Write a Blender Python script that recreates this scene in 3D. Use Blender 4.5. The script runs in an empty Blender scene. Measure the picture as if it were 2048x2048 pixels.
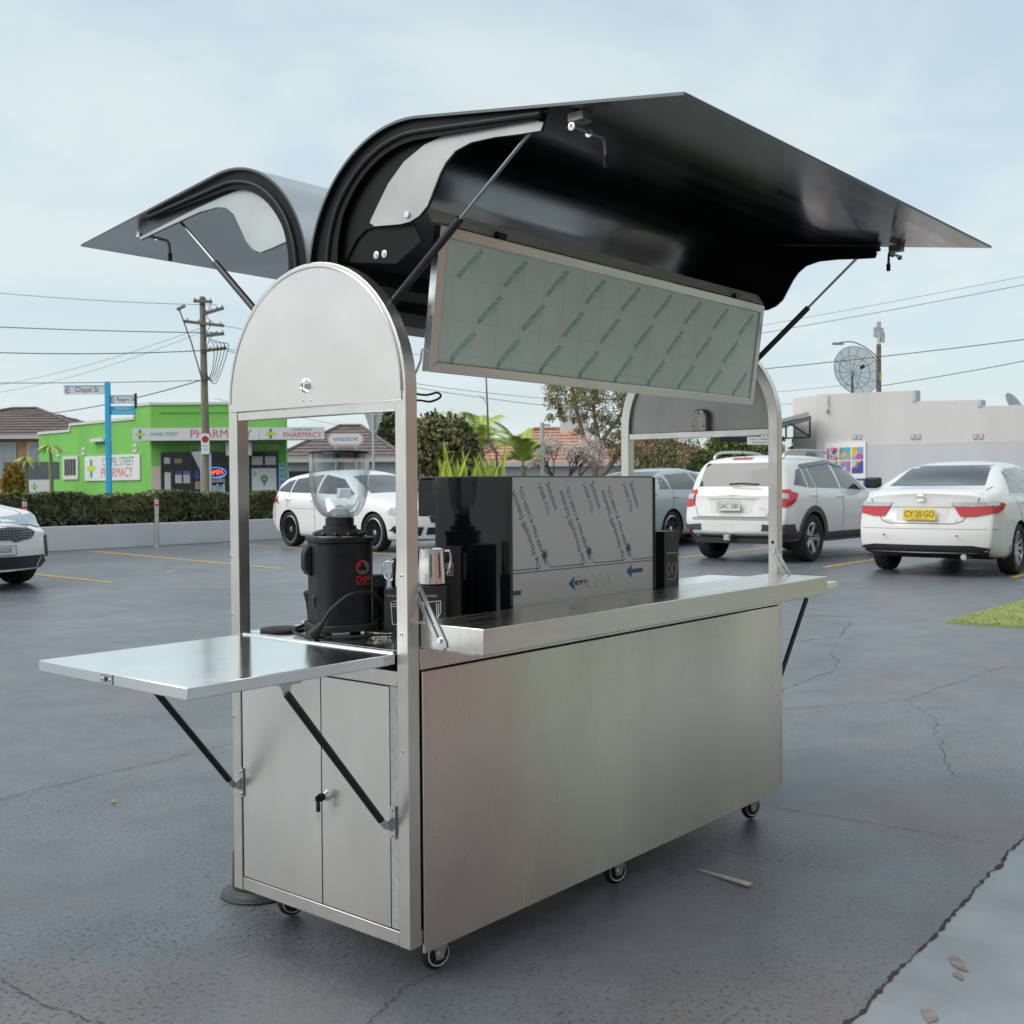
import bpy, bmesh, math, random
import numpy as np
from mathutils import Vector, Matrix
from mathutils.bvhtree import BVHTree
from math import pi, sin, cos, radians
scn = bpy.context.scene
COL = scn.collection
random.seed(7); rng = np.random.default_rng(7)

# ---------------------------------------------------------------- camera
CAM = Vector((-1.794, -1.806, 1.15))
FW = Vector((0.76725, 0.64094, -0.02309)).normalized()
RT = Vector((0.64098, -0.76753, -0.00648)).normalized()
UP = RT.cross(FW).normalized()
cd = bpy.data.cameras.new('camera'); cam = bpy.data.objects.new('camera', cd); COL.objects.link(cam)
cam.matrix_world = Matrix(((RT.x, UP.x, -FW.x, CAM.x), (RT.y, UP.y, -FW.y, CAM.y), (RT.z, UP.z, -FW.z, CAM.z), (0, 0, 0, 1)))
cd.sensor_width = 36; cd.lens = 39.75; cd.clip_end = 3000; cd.clip_start = 0.05
cd.dof.use_dof = True; cd.dof.focus_distance = 3.2; cd.dof.aperture_fstop = 13.0
scn.camera = cam
# ---------------------------------------------------------------- sky, sun, exposure
W = bpy.data.worlds.new('World'); scn.world = W; W.use_nodes = True
SUN_EL, SUN_AZ = radians(48), radians(150)        # azimuth of the sun, measured from +X towards +Y
def build_world():
    nt = W.node_tree; N = nt.nodes; Lk = nt.links; N.clear()
    out = N.new('ShaderNodeOutputWorld'); bg = N.new('ShaderNodeBackground'); bg.inputs['Strength'].default_value = 0.1
    sky = N.new('ShaderNodeTexSky'); sky.sky_type = 'NISHITA'; sky.sun_disc = False
    sky.sun_elevation = SUN_EL; sky.sun_rotation = radians(90) - SUN_AZ; sky.dust_density = 2.0; sky.air_density = 1.0
    tc = N.new('ShaderNodeTexCoord'); sep = N.new('ShaderNodeSeparateXYZ'); Lk.new(tc.outputs['Generated'], sep.inputs[0])
    def math_(op, a, b=None, c=None):
        n = N.new('ShaderNodeMath'); n.operation = op
        for i, v in enumerate((a, b, c)):
            if v is None: continue
            if isinstance(v, (int, float)): n.inputs[i].default_value = v
            else: Lk.new(v, n.inputs[i])
        return n.outputs[0]
    zc = math_('MAXIMUM', sep.outputs['Z'], 0.0)
    zz = math_('ADD', zc, 0.16)
    px = math_('DIVIDE', sep.outputs['X'], zz); py = math_('DIVIDE', sep.outputs['Y'], zz)
    cmb = N.new('ShaderNodeCombineXYZ'); Lk.new(px, cmb.inputs[0]); Lk.new(py, cmb.inputs[1])
    no = N.new('ShaderNodeTexNoise'); no.inputs['Scale'].default_value = 1.25; no.inputs['Detail'].default_value = 6; no.inputs['Roughness'].default_value = .52
    no.inputs['Distortion'].default_value = .55; Lk.new(cmb.outputs[0], no.inputs['Vector'])
    mr = N.new('ShaderNodeMapRange'); mr.interpolation_type = 'SMOOTHSTEP'; Lk.new(no.outputs['Fac'], mr.inputs['Value'])
    mr.inputs['From Min'].default_value = .36; mr.inputs['From Max'].default_value = .64
    mr.inputs['To Min'].default_value = .60; mr.inputs['To Max'].default_value = .98
    mx = N.new('ShaderNodeMix'); mx.data_type = 'RGBA'; Lk.new(mr.outputs[0], mx.inputs['Factor']); Lk.new(sky.outputs[0], mx.inputs['A'])
    mx.inputs['B'].default_value = (4.05, 4.68, 4.78, 1)
    Lk.new(mx.outputs['Result'], bg.inputs['Color']); Lk.new(bg.outputs[0], out.inputs['Surface'])
build_world()
sd = bpy.data.lights.new('sun', 'SUN'); sun = bpy.data.objects.new('sun', sd); COL.objects.link(sun)
sd.energy = 1.5; sd.angle = radians(60); sd.color = (1.0, .96, .9)
sdir = Vector((cos(SUN_AZ) * cos(SUN_EL), sin(SUN_AZ) * cos(SUN_EL), sin(SUN_EL)))
sun.rotation_euler = sdir.to_track_quat('Z', 'Y').to_euler(); sun.location = sdir * 60
scn.view_settings.view_transform = 'Standard'; scn.view_settings.look = 'None'
scn.view_settings.exposure = 0.86; scn.view_settings.gamma = 1.0; scn.view_settings.use_curve_mapping = False
scn.cycles.use_denoising = True; scn.cycles.max_bounces = 8; scn.cycles.transparent_max_bounces = 12
scn.cycles.sample_clamp_indirect = 6.0; scn.cycles.caustics_reflective = False; scn.cycles.caustics_refractive = False

# ---------------------------------------------------------------- materials
MATS = {}
def mat(name, col=(.5, .5, .5), rough=.5, metal=0., var=None, bump=None, coat=0., spec=.5, emit=0., alpha=1., trans=0., rvar=None, brush=None, streak=None, ior=None, aniso=None):
    """procedural principled material. var=(scale, amount) colour noise; bump=(scale,strength); rvar=(scale, amount) roughness noise; streak=(axis scales, amount)"""
    if name in MATS: return MATS[name]
    m = bpy.data.materials.new(name); m.use_nodes = True; MATS[name] = m
    nt = m.node_tree; N = nt.nodes; Lk = nt.links; b = N['Principled BSDF']
    b.inputs['Roughness'].default_value = rough; b.inputs['Metallic'].default_value = metal
    b.inputs['Base Color'].default_value = (*col, 1); b.inputs['Specular IOR Level'].default_value = spec
    b.inputs['Coat Weight'].default_value = coat; b.inputs['Coat Roughness'].default_value = .06
    b.inputs['Alpha'].default_value = alpha; b.inputs['Transmission Weight'].default_value = trans
    if ior: b.inputs['IOR'].default_value = ior
    if emit: b.inputs['Emission Color'].default_value = (*col, 1); b.inputs['Emission Strength'].default_value = emit
    tc = N.new('ShaderNodeTexCoord')
    def noise(scale, detail=4, vec=None, rough_=.55):
        n = N.new('ShaderNodeTexNoise'); n.inputs['Detail'].default_value = detail; n.inputs['Roughness'].default_value = rough_
        if isinstance(scale, (tuple, list)):
            mp = N.new('ShaderNodeMapping'); mp.inputs['Scale'].default_value = scale; Lk.new(tc.outputs['Object'], mp.inputs[0]); Lk.new(mp.outputs[0], n.inputs['Vector']); n.inputs['Scale'].default_value = 1
        else:
            n.inputs['Scale'].default_value = scale; Lk.new(tc.outputs['Object'], n.inputs['Vector'])
        return n.outputs['Fac']
    colsock = None
    if var:
        mx = N.new('ShaderNodeMix'); mx.data_type = 'RGBA'; mr = N.new('ShaderNodeMapRange')
        Lk.new(noise(var[0], 5), mr.inputs['Value']); mr.inputs['From Min'].default_value = .3; mr.inputs['From Max'].default_value = .7
        Lk.new(mr.outputs[0], mx.inputs['Factor'])
        c2 = var[2] if len(var) > 2 else tuple(min(1, c * (1 + var[1])) for c in col)
        c1 = tuple(c * (1 - var[1]) for c in col)
        mx.inputs['A'].default_value = (*c1, 1); mx.inputs['B'].default_value = (*c2, 1)
        colsock = mx.outputs['Result']; Lk.new(colsock, b.inputs['Base Color'])
    if rvar:
        mr = N.new('ShaderNodeMapRange'); Lk.new(noise(rvar[0], 5), mr.inputs['Value']); mr.inputs['From Min'].default_value = .3; mr.inputs['From Max'].default_value = .7
        mr.inputs['To Min'].default_value = max(.02, rough - rvar[1]); mr.inputs['To Max'].default_value = rough + rvar[1]; Lk.new(mr.outputs[0], b.inputs['Roughness'])
    last = None
    for bb in ([bump] if bump and not isinstance(bump[0], list) else (bump or [])):
        bn = N.new('ShaderNodeBump'); bn.inputs['Strength'].default_value = bb[1]; bn.inputs['Distance'].default_value = bb[2] if len(bb) > 2 else .01
        Lk.new(noise(bb[0], .6 if isinstance(bb[0], (int, float)) and bb[0] < 3 else 4), bn.inputs['Height'])
        if last: Lk.new(last, bn.inputs['Normal'])
        last = bn.outputs[0]
    if last: Lk.new(last, b.inputs['Normal'])
    if aniso:      # brushed grain: blur runs along the given world direction
        b.inputs['Anisotropic'].default_value = aniso[0]; tv = N.new('ShaderNodeCombineXYZ')
        for i_ in range(3): tv.inputs[i_].default_value = aniso[1][i_]
        Lk.new(tv.outputs[0], b.inputs['Tangent'])
    return m
STEEL = mat('brushed_steel', (.74, .71, .68), .30, 1., var=((2.2, 2.2, 3.0), .10), bump=[[2.6, .12, .012], [9, .012, .006]], rvar=((3, 3, 5), .03), aniso=(.5, (0, 1, 0)))
STEELV = mat('brushed_steel_panel', (.70, .66, .595), .27, 1., var=((2.0, 2.0, .9), .12), bump=[[1.3, .30, .02], [2.9, .06, .01]], rvar=((5, 5, 1.5), .025), aniso=(.95, (0, 0, 1)))
TUBE = mat('satin_steel_tube', (.70, .67, .635), .34, 1., var=(9, .06), rvar=(14, .06))
BENCH = mat('polished_bench_steel', (.94, .96, .97), .15, 1., var=(5, .05), rvar=((5, 70, 5), .05), bump=[[3.5, .05, .01]])
CHROME = mat('chrome', (.8, .8, .8), .08, 1.)
ZINC = mat('zinc', (.62, .62, .62), .28, 1., var=(60, .12))
BLACKG = mat('black_gloss_sheet', (.004, .005, .006), .15, 0., rvar=((.8, 14, 14), .05), ior=2.6, bump=[[1.7, .06, .02]])
BLACKF = mat('black_flange', (.003, .0035, .004), .45, spec=.18)
BLACKP = mat('black_paint', (.010, .011, .012), .38, var=(20, .2))
RUBBER = mat('black_rubber', (.014, .014, .015), .62, var=(40, .2), bump=[[90, .1, .002]])
ALU = mat('aluminium_profile', (.64, .665, .68), .33, 1., var=(6, .05), rvar=((2, 80, 80), .06))
WHITEP = mat('white_paint', (.78, .78, .78), .5)
PLATEW = mat('plate_white', (.72, .72, .69), .4); PLATEY = mat('plate_yellow', (.75, .55, .06), .4); INK = mat('plate_ink', (.02, .02, .02), .5)

# ---------------------------------------------------------------- mesh helpers
class MB:
    def __init__(s): s.v = []; s.f = []; s.m = []
    def add(s, vs, fs, mi=0):
        o = len(s.v); s.v += [tuple(v) for v in vs]; s.f += [tuple(i + o for i in f) for f in fs]; s.m += [mi] * len(fs); return s
    def box(s, x0, y0, z0, x1, y1, z1, mi=0, M=None):
        vs = [Vector((x, y, z)) for z in (z0, z1) for y in (y0, y1) for x in (x0, x1)]
        if M is not None: vs = [M @ v for v in vs]
        return s.add(vs, [(0, 2, 3, 1), (4, 5, 7, 6), (0, 1, 5, 4), (2, 6, 7, 3), (0, 4, 6, 2), (1, 3, 7, 5)], mi)
    def cyl(s, p0, p1, r0, r1=None, n=16, mi=0, caps=True):
        r1 = r0 if r1 is None else r1; p0 = Vector(p0); p1 = Vector(p1); d = (p1 - p0).normalized()
        a = d.orthogonal().normalized(); b = d.cross(a); vs = []
        for p, r in ((p0, r0), (p1, r1)):
            for i in range(n): t = 2 * pi * i / n; vs.append(p + (a * cos(t) + b * sin(t)) * r)
        fs = [(i, (i + 1) % n, n + (i + 1) % n, n + i) for i in range(n)]
        if caps: fs += [tuple(range(n - 1, -1, -1)), tuple(range(n, 2 * n))]
        return s.add(vs, fs, mi)
    def tube(s, pts, r, n=8, mi=0, square=False, closed=False, up=None):
        """sweep along a polyline; r number or list"""
        P = [Vector(p) for p in pts]; k = len(P); vs = []; T = []
        for i in range(k):
            if closed: d = P[(i + 1) % k] - P[i - 1]
            else: d = P[min(i + 1, k - 1)] - P[max(i - 1, 0)]
            T.append(d.normalized())
        a = Vector(up) if up else T[0].orthogonal().normalized()
        for i in range(k):
            a = (a - T[i] * a.dot(T[i])).normalized(); b = T[i].cross(a); rr = r[i] if isinstance(r, (list, tuple)) else r
            if square:
                mit = 1.0
                for (c, d2) in ((1, 1), (-1, 1), (-1, -1), (1, -1)): vs.append(P[i] + a * rr * c + b * rr * d2)
            else:
                for j in range(n): t = 2 * pi * j / n; vs.append(P[i] + (a * cos(t) + b * sin(t)) * rr)
        m = 4 if square else n; fs = []
        for i in range(k if closed else k - 1):
            for j in range(m): i2 = (i + 1) % k; fs.append((i * m + j, i * m + (j + 1) % m, i2 * m + (j + 1) % m, i2 * m + j))
        if not closed: fs += [tuple(range(m - 1, -1, -1)), tuple(range((k - 1) * m, k * m))]
        return s.add(vs, fs, mi)
    def lathe(s, prof, c=(0, 0, 0), axis='Z', n=32, mi=0, M=None, caps=True):
        """prof list of (r,h)"""
        vs = []; fs = []; c = Vector(c)
        for r, h in prof:
            for i in range(n):
                t = 2 * pi * i / n
                v = {'Z': Vector((r * cos(t), r * sin(t), h)), 'Y': Vector((r * cos(t), h, r * sin(t))), 'X': Vector((h, r * cos(t), r * sin(t)))}[axis]
                v = v + c
                vs.append(M @ v if M is not None else v)
        for k in range(len(prof) - 1):
            for i in range(n): fs.append((k * n + i, k * n + (i + 1) % n, (k + 1) * n + (i + 1) % n, (k + 1) * n + i))
        if caps and prof[0][0] > 1e-5: fs.append(tuple(range(n - 1, -1, -1)))
        if caps and prof[-1][0] > 1e-5: fs.append(tuple(range((len(prof) - 1) * n, len(prof) * n)))
        return s.add(vs, fs, mi)
    def prism(s, poly, d0, d1, plane='YZ', mi=0, mi_side=None, M=None, mi_back=None):
        """extrude 2D polygon. plane YZ -> along X etc. mi: face at d0, mi_back: face at d1"""
        n = len(poly); f = {'YZ': lambda a, b, d: (d, a, b), 'XZ': lambda a, b, d: (a, d, b), 'XY': lambda a, b, d: (a, b, d)}[plane]
        vs = [Vector(f(a, b, d)) for d in (d0, d1) for a, b in poly]
        if M is not None: vs = [M @ v for v in vs]
        o = len(s.v); s.v += [tuple(v) for v in vs]
        s.f.append(tuple(o + i for i in range(n - 1, -1, -1))); s.m.append(mi)
        s.f.append(tuple(o + n + i for i in range(n))); s.m.append(mi if mi_back is None else mi_back)
        for i in range(n): s.f.append((o + i, o + (i + 1) % n, o + n + (i + 1) % n, o + n + i)); s.m.append(mi if mi_side is None else mi_side)
        return s
    def quad(s, a, b, c, d, mi=0): return s.add([a, b, c, d], [(0, 1, 2, 3)], mi)
    def text(s, st, size, M, mi=0, sx=1., extrude=0., align='CENTER', bold=0.):
        vs, fs = text_geo(st, size, extrude, align, bold)
        return s.add([M @ Vector((v[0] * sx, v[1], v[2])) for v in vs], fs, mi)
    def build(s, name, mats, parent=None, smooth=False, bevel=0., seg=2, angle=35, fix=True):
        me = bpy.data.meshes.new(name); me.from_pydata(s.v, [], s.f)
        for m in (mats if isinstance(mats, (list, tuple)) else [mats]): me.materials.append(m)
        if any(s.m): me.polygons.foreach_set('material_index', s.m)
        if fix:
            bm = bmesh.new(); bm.from_mesh(me); bmesh.ops.recalc_face_normals(bm, faces=bm.faces); bm.to_mesh(me); bm.free()
        if smooth: me.shade_smooth(); me.set_sharp_from_angle(angle=radians(angle))
        me.update(); o = bpy.data.objects.new(name, me); COL.objects.link(o)
        if parent is not None: o.parent = parent
        if bevel:
            b = o.modifiers.new('bevel', 'BEVEL'); b.width = bevel; b.segments = seg; b.limit_method = 'ANGLE'; b.angle_limit = radians(40)
            if smooth is False: me.shade_smooth(); me.set_sharp_from_angle(angle=radians(angle)); 
            b.harden_normals = False
        return o
_tg = {}
def text_geo(st, size, extrude=0., align='CENTER', bold=0.):
    key = (st, round(size, 4), extrude, align, bold)
    if key in _tg: return _tg[key]
    c = bpy.data.curves.new('lettering', 'FONT'); c.body = st; c.size = size; c.extrude = extrude; c.align_x = align; c.align_y = 'CENTER'; c.resolution_u = 3; c.offset = bold
    o = bpy.data.objects.new('lettering', c); COL.objects.link(o)
    dg = bpy.context.evaluated_depsgraph_get(); dg.update(); me = o.evaluated_get(dg).to_mesh()
    r = ([tuple(v.co) for v in me.vertices], [tuple(p.vertices) for p in me.polygons])
    o.evaluated_get(dg).to_mesh_clear(); bpy.data.objects.remove(o); bpy.data.curves.remove(c)
    _tg[key] = r; return r
def frameM(origin, xa, ya):
    x = Vector(xa).normalized(); y = Vector(ya).normalized(); z = x.cross(y); o = Vector(origin)
    return Matrix(((x.x, y.x, z.x, o.x), (x.y, y.y, z.y, o.y), (x.z, y.z, z.z, o.z), (0, 0, 0, 1)))
def thing(name, label, cat, loc=(0, 0, 0), rz=0., group=None, scale=1.):
    o = bpy.data.objects.new(name, None); COL.objects.link(o); o.location = loc; o.rotation_euler = (0, 0, rz); o.scale = (scale,) * 3; o.empty_display_size = .1
    return tag(o, label, cat, group)
def tag(o, label, cat, group=None):
    o['label'] = label; o['category'] = cat
    if group: o['group'] = group
    return o
def kind(o, k, label=None):
    o['kind'] = k
    if label: o['label'] = label
    return o
STREET = math.atan2(-.76745, .64111)           # frame turned so that x runs across the street and y away from the lot
RH = Vector((.64111, -.76745, 0)); FH = Vector((.76745, .64111, 0)); C0 = Vector((CAM.x, CAM.y, 0))
def st(a, b, z=0.): return C0 + RH * a + FH * b + Vector((0, 0, z))
def leaves(n, sampler, size, seed=1, aspect=1.6, droop=0., jitter=.5):
    """a numpy leaf cloud: n small leaf quads; sampler(rng,n) -> (n,3) points"""
    g = np.random.default_rng(seed); P = sampler(g, n); n = len(P)
    d = g.normal(size=(n, 3)); d[:, 2] -= droop; d /= np.linalg.norm(d, axis=1)[:, None]
    e = np.cross(d, g.normal(size=(n, 3))); e /= np.linalg.norm(e, axis=1)[:, None] + 1e-9
    s = size * (1 + jitter * (g.random(n) - .5) * 2)[:, None]
    a = d * s * .5 * aspect; b = e * s * .5
    V = np.stack([P - a, P + b * .9 - a * .1, P + a, P - b * .9 - a * .1], 1).reshape(-1, 3)
    F = np.arange(4 * n).reshape(n, 4)
    return V, F
def np_obj(name, V, F, m, parent=None):
    me = bpy.data.meshes.new(name); me.from_pydata(V.tolist(), [], F.tolist()); me.materials.append(m); me.update()
    o = bpy.data.objects.new(name, me); COL.objects.link(o); o.parent = parent; return o
def bez(p0, p1, p2, p3, n=16):
    p0, p1, p2, p3 = map(Vector, (p0, p1, p2, p3)); r = []
    for i in range(n + 1):
        t = i / n; r.append(p0 * (1 - t) ** 3 + p1 * 3 * t * (1 - t) ** 2 + p2 * 3 * t * t * (1 - t) + p3 * t ** 3)
    return r
def catmull(pts, n=8):
    P = [Vector(p) for p in pts]; r = []
    for i in range(len(P) - 1):
        a = P[max(i - 1, 0)]; b = P[i]; c = P[i + 1]; d = P[min(i + 2, len(P) - 1)]
        for k in range(n):
            t = k / n; r.append(.5 * ((2 * b) + (c - a) * t + (2 * a - 5 * b + 4 * c - d) * t * t + (3 * b - a - 3 * c + d) * t ** 3))
    r.append(P[-1]); return r
# ================================================================ setting: ground
def ground_material():
    m = bpy.data.materials.new('painted_concrete'); m.use_nodes = True; nt = m.node_tree; N = nt.nodes; Lk = nt.links; b = N['Principled BSDF']
    tc = N.new('ShaderNodeTexCoord')
    def noise(scale, detail=5, rough=.55, off=0.):
        n = N.new('ShaderNodeTexNoise'); mp = N.new('ShaderNodeMapping'); mp.inputs['Location'].default_value = (off, off * .7, 0)
        Lk.new(tc.outputs['Object'], mp.inputs[0]); Lk.new(mp.outputs[0], n.inputs['Vector'])
        n.inputs['Scale'].default_value = scale; n.inputs['Detail'].default_value = detail; n.inputs['Roughness'].default_value = rough; return n.outputs['Fac']
    def rng_(v, a, b_, c=0., d=1.):
        r = N.new('ShaderNodeMapRange'); Lk.new(v, r.inputs['Value']); r.inputs['From Min'].default_value = a; r.inputs['From Max'].default_value = b_
        r.inputs['To Min'].default_value = c; r.inputs['To Max'].default_value = d; return r.outputs[0]
    def mix(f, a, b_):
        x = N.new('ShaderNodeMix'); x.data_type = 'RGBA'; Lk.new(f, x.inputs['Factor'])
        for k, v in (('A', a), ('B', b_)):
            if isinstance(v, tuple): x.inputs[k].default_value = (*v, 1)
            else: Lk.new(v, x.inputs[k])
        return x.outputs['Result']
    def mul(a, b_):
        x = N.new('ShaderNodeMath'); x.operation = 'MULTIPLY'; Lk.new(a, x.inputs[0])
        if isinstance(b_, float): x.inputs[1].default_value = b_
        else: Lk.new(b_, x.inputs[1])
        return x.outputs[0]
    c = mix(rng_(noise(.45, 7, .6), .3, .7), (.097, .112, .130), (.160, .180, .202))
    c = mix(mul(rng_(noise(3.2, 6, .65, 4.), .42, .72), .55), c, (.062, .068, .077))
    c = mix(mul(rng_(noise(.9, 5, .6, 11.), .54, .70), .55), c, (.19, .135, .115))
    worn = rng_(noise(1.1, 4, .6, 23.), .34, .60)
    sp = rng_(noise(74., 3, .6, 5.), .56, .62)
    c = mix(mul(mul(sp, worn), .85), c, (.010, .010, .012))
    sp2 = rng_(noise(120., 2, .6, 9.), .60, .70)
    c = mix(mul(sp2, .65), c, (.022, .023, .026))
    sp3 = rng_(noise(70., 2, .5, 31.), .68, .74)
    c = mix(mul(sp3, .5), c, (.24, .17, .14))
    Lk.new(c, b.inputs['Base Color'])
    Lk.new(rng_(noise(2.1, 6, .6, 2.), .3, .7, .26, .43), b.inputs['Roughness']); b.inputs['Specular IOR Level'].default_value = .75
    b1 = N.new('ShaderNodeBump'); b1.inputs['Strength'].default_value = .8; b1.inputs['Distance'].default_value = .005; Lk.new(noise(48., 6, .72), b1.inputs['Height'])
    b2 = N.new('ShaderNodeBump'); b2.inputs['Strength'].default_value = .25; b2.inputs['Distance'].default_value = .03; Lk.new(noise(2.5, 4), b2.inputs['Height']); Lk.new(b2.outputs[0], b1.inputs['Normal'])
    Lk.new(b1.outputs[0], b.inputs['Normal']); return m
GROUND = ground_material()
APRON = mat('apron_paint', (.24, .268, .295), .40, var=(2.2, .30), bump=[[70, .35, .003], [22, .2, .004]], rvar=(4, .08))
g = MB(); g.quad((-900, -900, 0), (900, -900, 0), (900, 900, 0), (-900, 900, 0)); ground = kind(g.build('ground', GROUND), 'structure')
def jag(p, q, n, amp, seed):
    r = random.Random(seed); p = Vector(p); q = Vector(q); d = (q - p); nrm = Vector((-d.y, d.x, 0)).normalized(); o = []; w = 0
    for i in range(n + 1):
        w = w * .7 + r.uniform(-1, 1) * amp; o.append(p + d * (i / n) + nrm * (w if 0 < i < n else w * .3))
    return o
# smooth apron slab in front of the shop behind the camera
edge = jag((-9, -1.32, 0), (16, -.02, 0), 1500, .0042, 3)
a = MB(); n = len(edge); a.add([(p.x, p.y, .005) for p in edge] + [(p.x + .5, p.y - 5.2, .005) for p in edge], [(i, n + i, n + i + 1, i + 1) for i in range(n - 1)])
apron = kind(a.build('pavement', APRON), 'structure')
PEEL = mat('bare_concrete_patch', (.245, .205, .19), .7, var=(30, .25))
def blob(c, rx, ry, z, seed, n=26, rot=0.):
    r = random.Random(seed); k = [r.uniform(.1, 1.7) for _ in range(n)]; k = [sum(k[(i + j) % n] for j in range(-3, 4)) / 7 * r.uniform(.9, 1.1) for i in range(n)]
    return [(c[0] + cos(rot) * rx * k[i] * cos(2 * pi * i / n) - sin(rot) * ry * k[i] * sin(2 * pi * i / n), c[1] + sin(rot) * rx * k[i] * cos(2 * pi * i / n) + cos(rot) * ry * k[i] * sin(2 * pi * i / n), z) for i in range(n)]
for i, (c, rx, ry) in enumerate((((.93, -.905), .055, .022), ((.86, -.93), .03, .012), ((.62, -.945), .05, .02))):
    b_ = MB(); p = blob(c, rx * .8, ry * .8, .0075, 40 + i, n=44, rot=.6); b_.add(p, [tuple(range(len(p)))]); kind(b_.build('bare_patch', PEEL, apron), 'structure')
CRACK = mat('crack_dark', (.05, .05, .052), .95)
CRACKD = mat('crack_dirt', (.05, .036, .028), .95)
def crack(pts, w, amp, seed, name='crack', z=.003, m=None, n=14, parent=None):
    P = []
    for i in range(len(pts) - 1):
        s = jag((*pts[i], 0), (*pts[i + 1], 0), n, amp, seed + i); P += s if i == 0 else s[1:]
    r = random.Random(seed); k = len(P); vs = []; fs = []
    for i in range(k):
        d = (P[min(i + 1, k - 1)] - P[max(i - 1, 0)]).normalized(); nn = Vector((-d.y, d.x, 0)); ww = .5 * w * r.uniform(.25, 1.3) * (.3 if i in (0, k - 1) else 1)
        vs += [P[i] + nn * ww + Vector((0, 0, z)), P[i] - nn * ww + Vector((0, 0, z))]
    fs = [(2 * i, 2 * i + 1, 2 * i + 3, 2 * i + 2) for i in range(k - 1)]
    o = MB().add(vs, fs).build(name, m or CRACK, parent or ground); return kind(o, 'structure')
ep = [p for p in edge if -1 < p.x < 5]
k = len(ep); vs = []; r = random.Random(5)
for i in range(k):
    w = r.choice((.0010, .0018, .003, .0045, .008)) * r.uniform(.6, 1.2); vs += [(ep[i].x, ep[i].y + w, .0075), (ep[i].x, ep[i].y - w * .9, .0075)]
kind(MB().add(vs, [(2 * i, 2 * i + 1, 2 * i + 3, 2 * i + 2) for i in range(k - 1)]).build('crack', CRACKD, ground), 'structure')
crack([(1.84, .35), (1.88, -.1), (1.93, -.70)], .0035, .0006, 1)                       # sawn joint
crack([(1.60, -.90), (2.6, -1.02)], .004, .0006, 2, z=.0085)
crack([(7.45, 3.4), (7.49, 2.78), (7.61, 1.45)], .008, .003, 3)
crack([(-1.6, 2.2), (.18, 2.32), (1.27, 2.41), (2.6, 2.75)], .0042, .010, 4, n=26)
crack([(-.9, 1.02), (-.55, .80), (-.54, .54), (-.5, .3)], .0035, .008, 6)
crack([(.11, .03), (-.02, .02), (-.16, -.03), (-.34, -.16)], .0035, .008, 7)
crack([(3.0, .95), (3.53, .82), (4.13, .43), (5.94, .33), (7.2, .1)], .0034, .016, 8, n=22)
crack([(4.13, .43), (3.74, .13), (3.4, .02)], .0025, .012, 9)
crack([(3.52, .84), (3.9, 1.05), (4.9, 1.15), (5.6, 1.5)], .004, .02, 10)
crack([(3.3, -.05), (2.9, -.2), (2.7, -.32)], .003, .01, 12)
crack([(2.2, .75), (2.5, .62), (2.62, .45)], .003, .01, 13)
crack([(5.2, 5.6), (6.4, 7.6), (8, 8.2)], .006, .03, 14)
crack([(5.5, 1.9), (6.3, 1.75), (7.3, 2.1)], .005, .02, 15)
# artificial turf
TURF = mat('turf_base', (.24, .29, .085), .9, var=(3, .12), bump=[[90, .5, .006]])
t = MB(); t.box(7.62, -3.5, 0, 14, 1.42, .012); turf = kind(t.build('turf_mat', TURF), 'structure')
gg = np.random.default_rng(3)
def _tf(g_, n): return np.stack([7.62 + (g_.random(n) ** 1.5) * 6.2, 1.40 - g_.random(n) * 2.6, np.full(n, .014)], 1)
V, F = leaves(26000, _tf, .010, 5, 1.2); tg_ = np_obj('grass', V, F, mat('turf_blades', (.25, .30, .09), .8, var=(3, .12)))
kind(tg_, 'stuff', 'short green artificial grass at the edge of the car park')
# yellow bay lines
YEL = mat('yellow_line_paint', (.62, .36, .03), .6, var=(14, .25), bump=[[60, .2, .003]])
def line(p, q, w=.085):
    p = Vector((*p, .004)); q = Vector((*q, .004)); d = (q - p).normalized(); nn = Vector((-d.y, d.x, 0)) * w / 2; nseg = 12; m_ = MB(); r_ = random.Random(int(p.x * 100))
    vs = []
    for i in range(nseg + 1): c = p.lerp(q, i / nseg); vs += [c + nn * r_.uniform(.88, 1.08), c - nn * r_.uniform(.88, 1.08)]
    m_.add(vs, [(2 * i, 2 * i + 1, 2 * i + 3, 2 * i + 2) for i in range(nseg)]); return kind(m_.build('bay_line', YEL, ground), 'structure')
for p, q in (((12.85, 4.86), (17.6, 5.05)), ((12.55, 2.30), (17.4, 2.45)), ((13.0, 7.52), (17.8, 7.80)), ((15.0, 10.9), (18.5, 11.1)), ((9.2, 17.7), (8.35, 10.9)), ((6.05, 17.6), (5.62, 10.75)), ((12.25, 17.7), (11.45, 10.9))): line(p, q)
# small litter
LIT = mat('white_scrap', (.7, .68, .66), .7)
def scrap(name, c, rx, ry, seed, m, label, rot=0.):
    p = blob(c, rx, ry, .006, seed, 12, rot); lo = [(x, y, .0045) for x, y, z in p]; n_ = len(p); mb = MB()
    mb.add(lo + p, [tuple(range(n_ - 1, -1, -1)), tuple(range(n_, 2 * n_))] + [(i, (i + 1) % n_, n_ + (i + 1) % n_, n_ + i) for i in range(n_)])
    return tag(mb.build(name, m), label, name.split('_')[-1])
sp = MB(); sp.add([(1.118, -.088, .0045), (1.085, -.268, .0045), (1.108, -.272, .0045), (1.121, -.088, .0045), (1.118, -.088, .0075), (1.085, -.268, .0095), (1.108, -.272, .0095), (1.121, -.088, .0075)], [(0, 1, 2, 3), (4, 7, 6, 5), (0, 4, 5, 1), (1, 5, 6, 2), (2, 6, 7, 3), (3, 7, 4, 0)])
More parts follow.
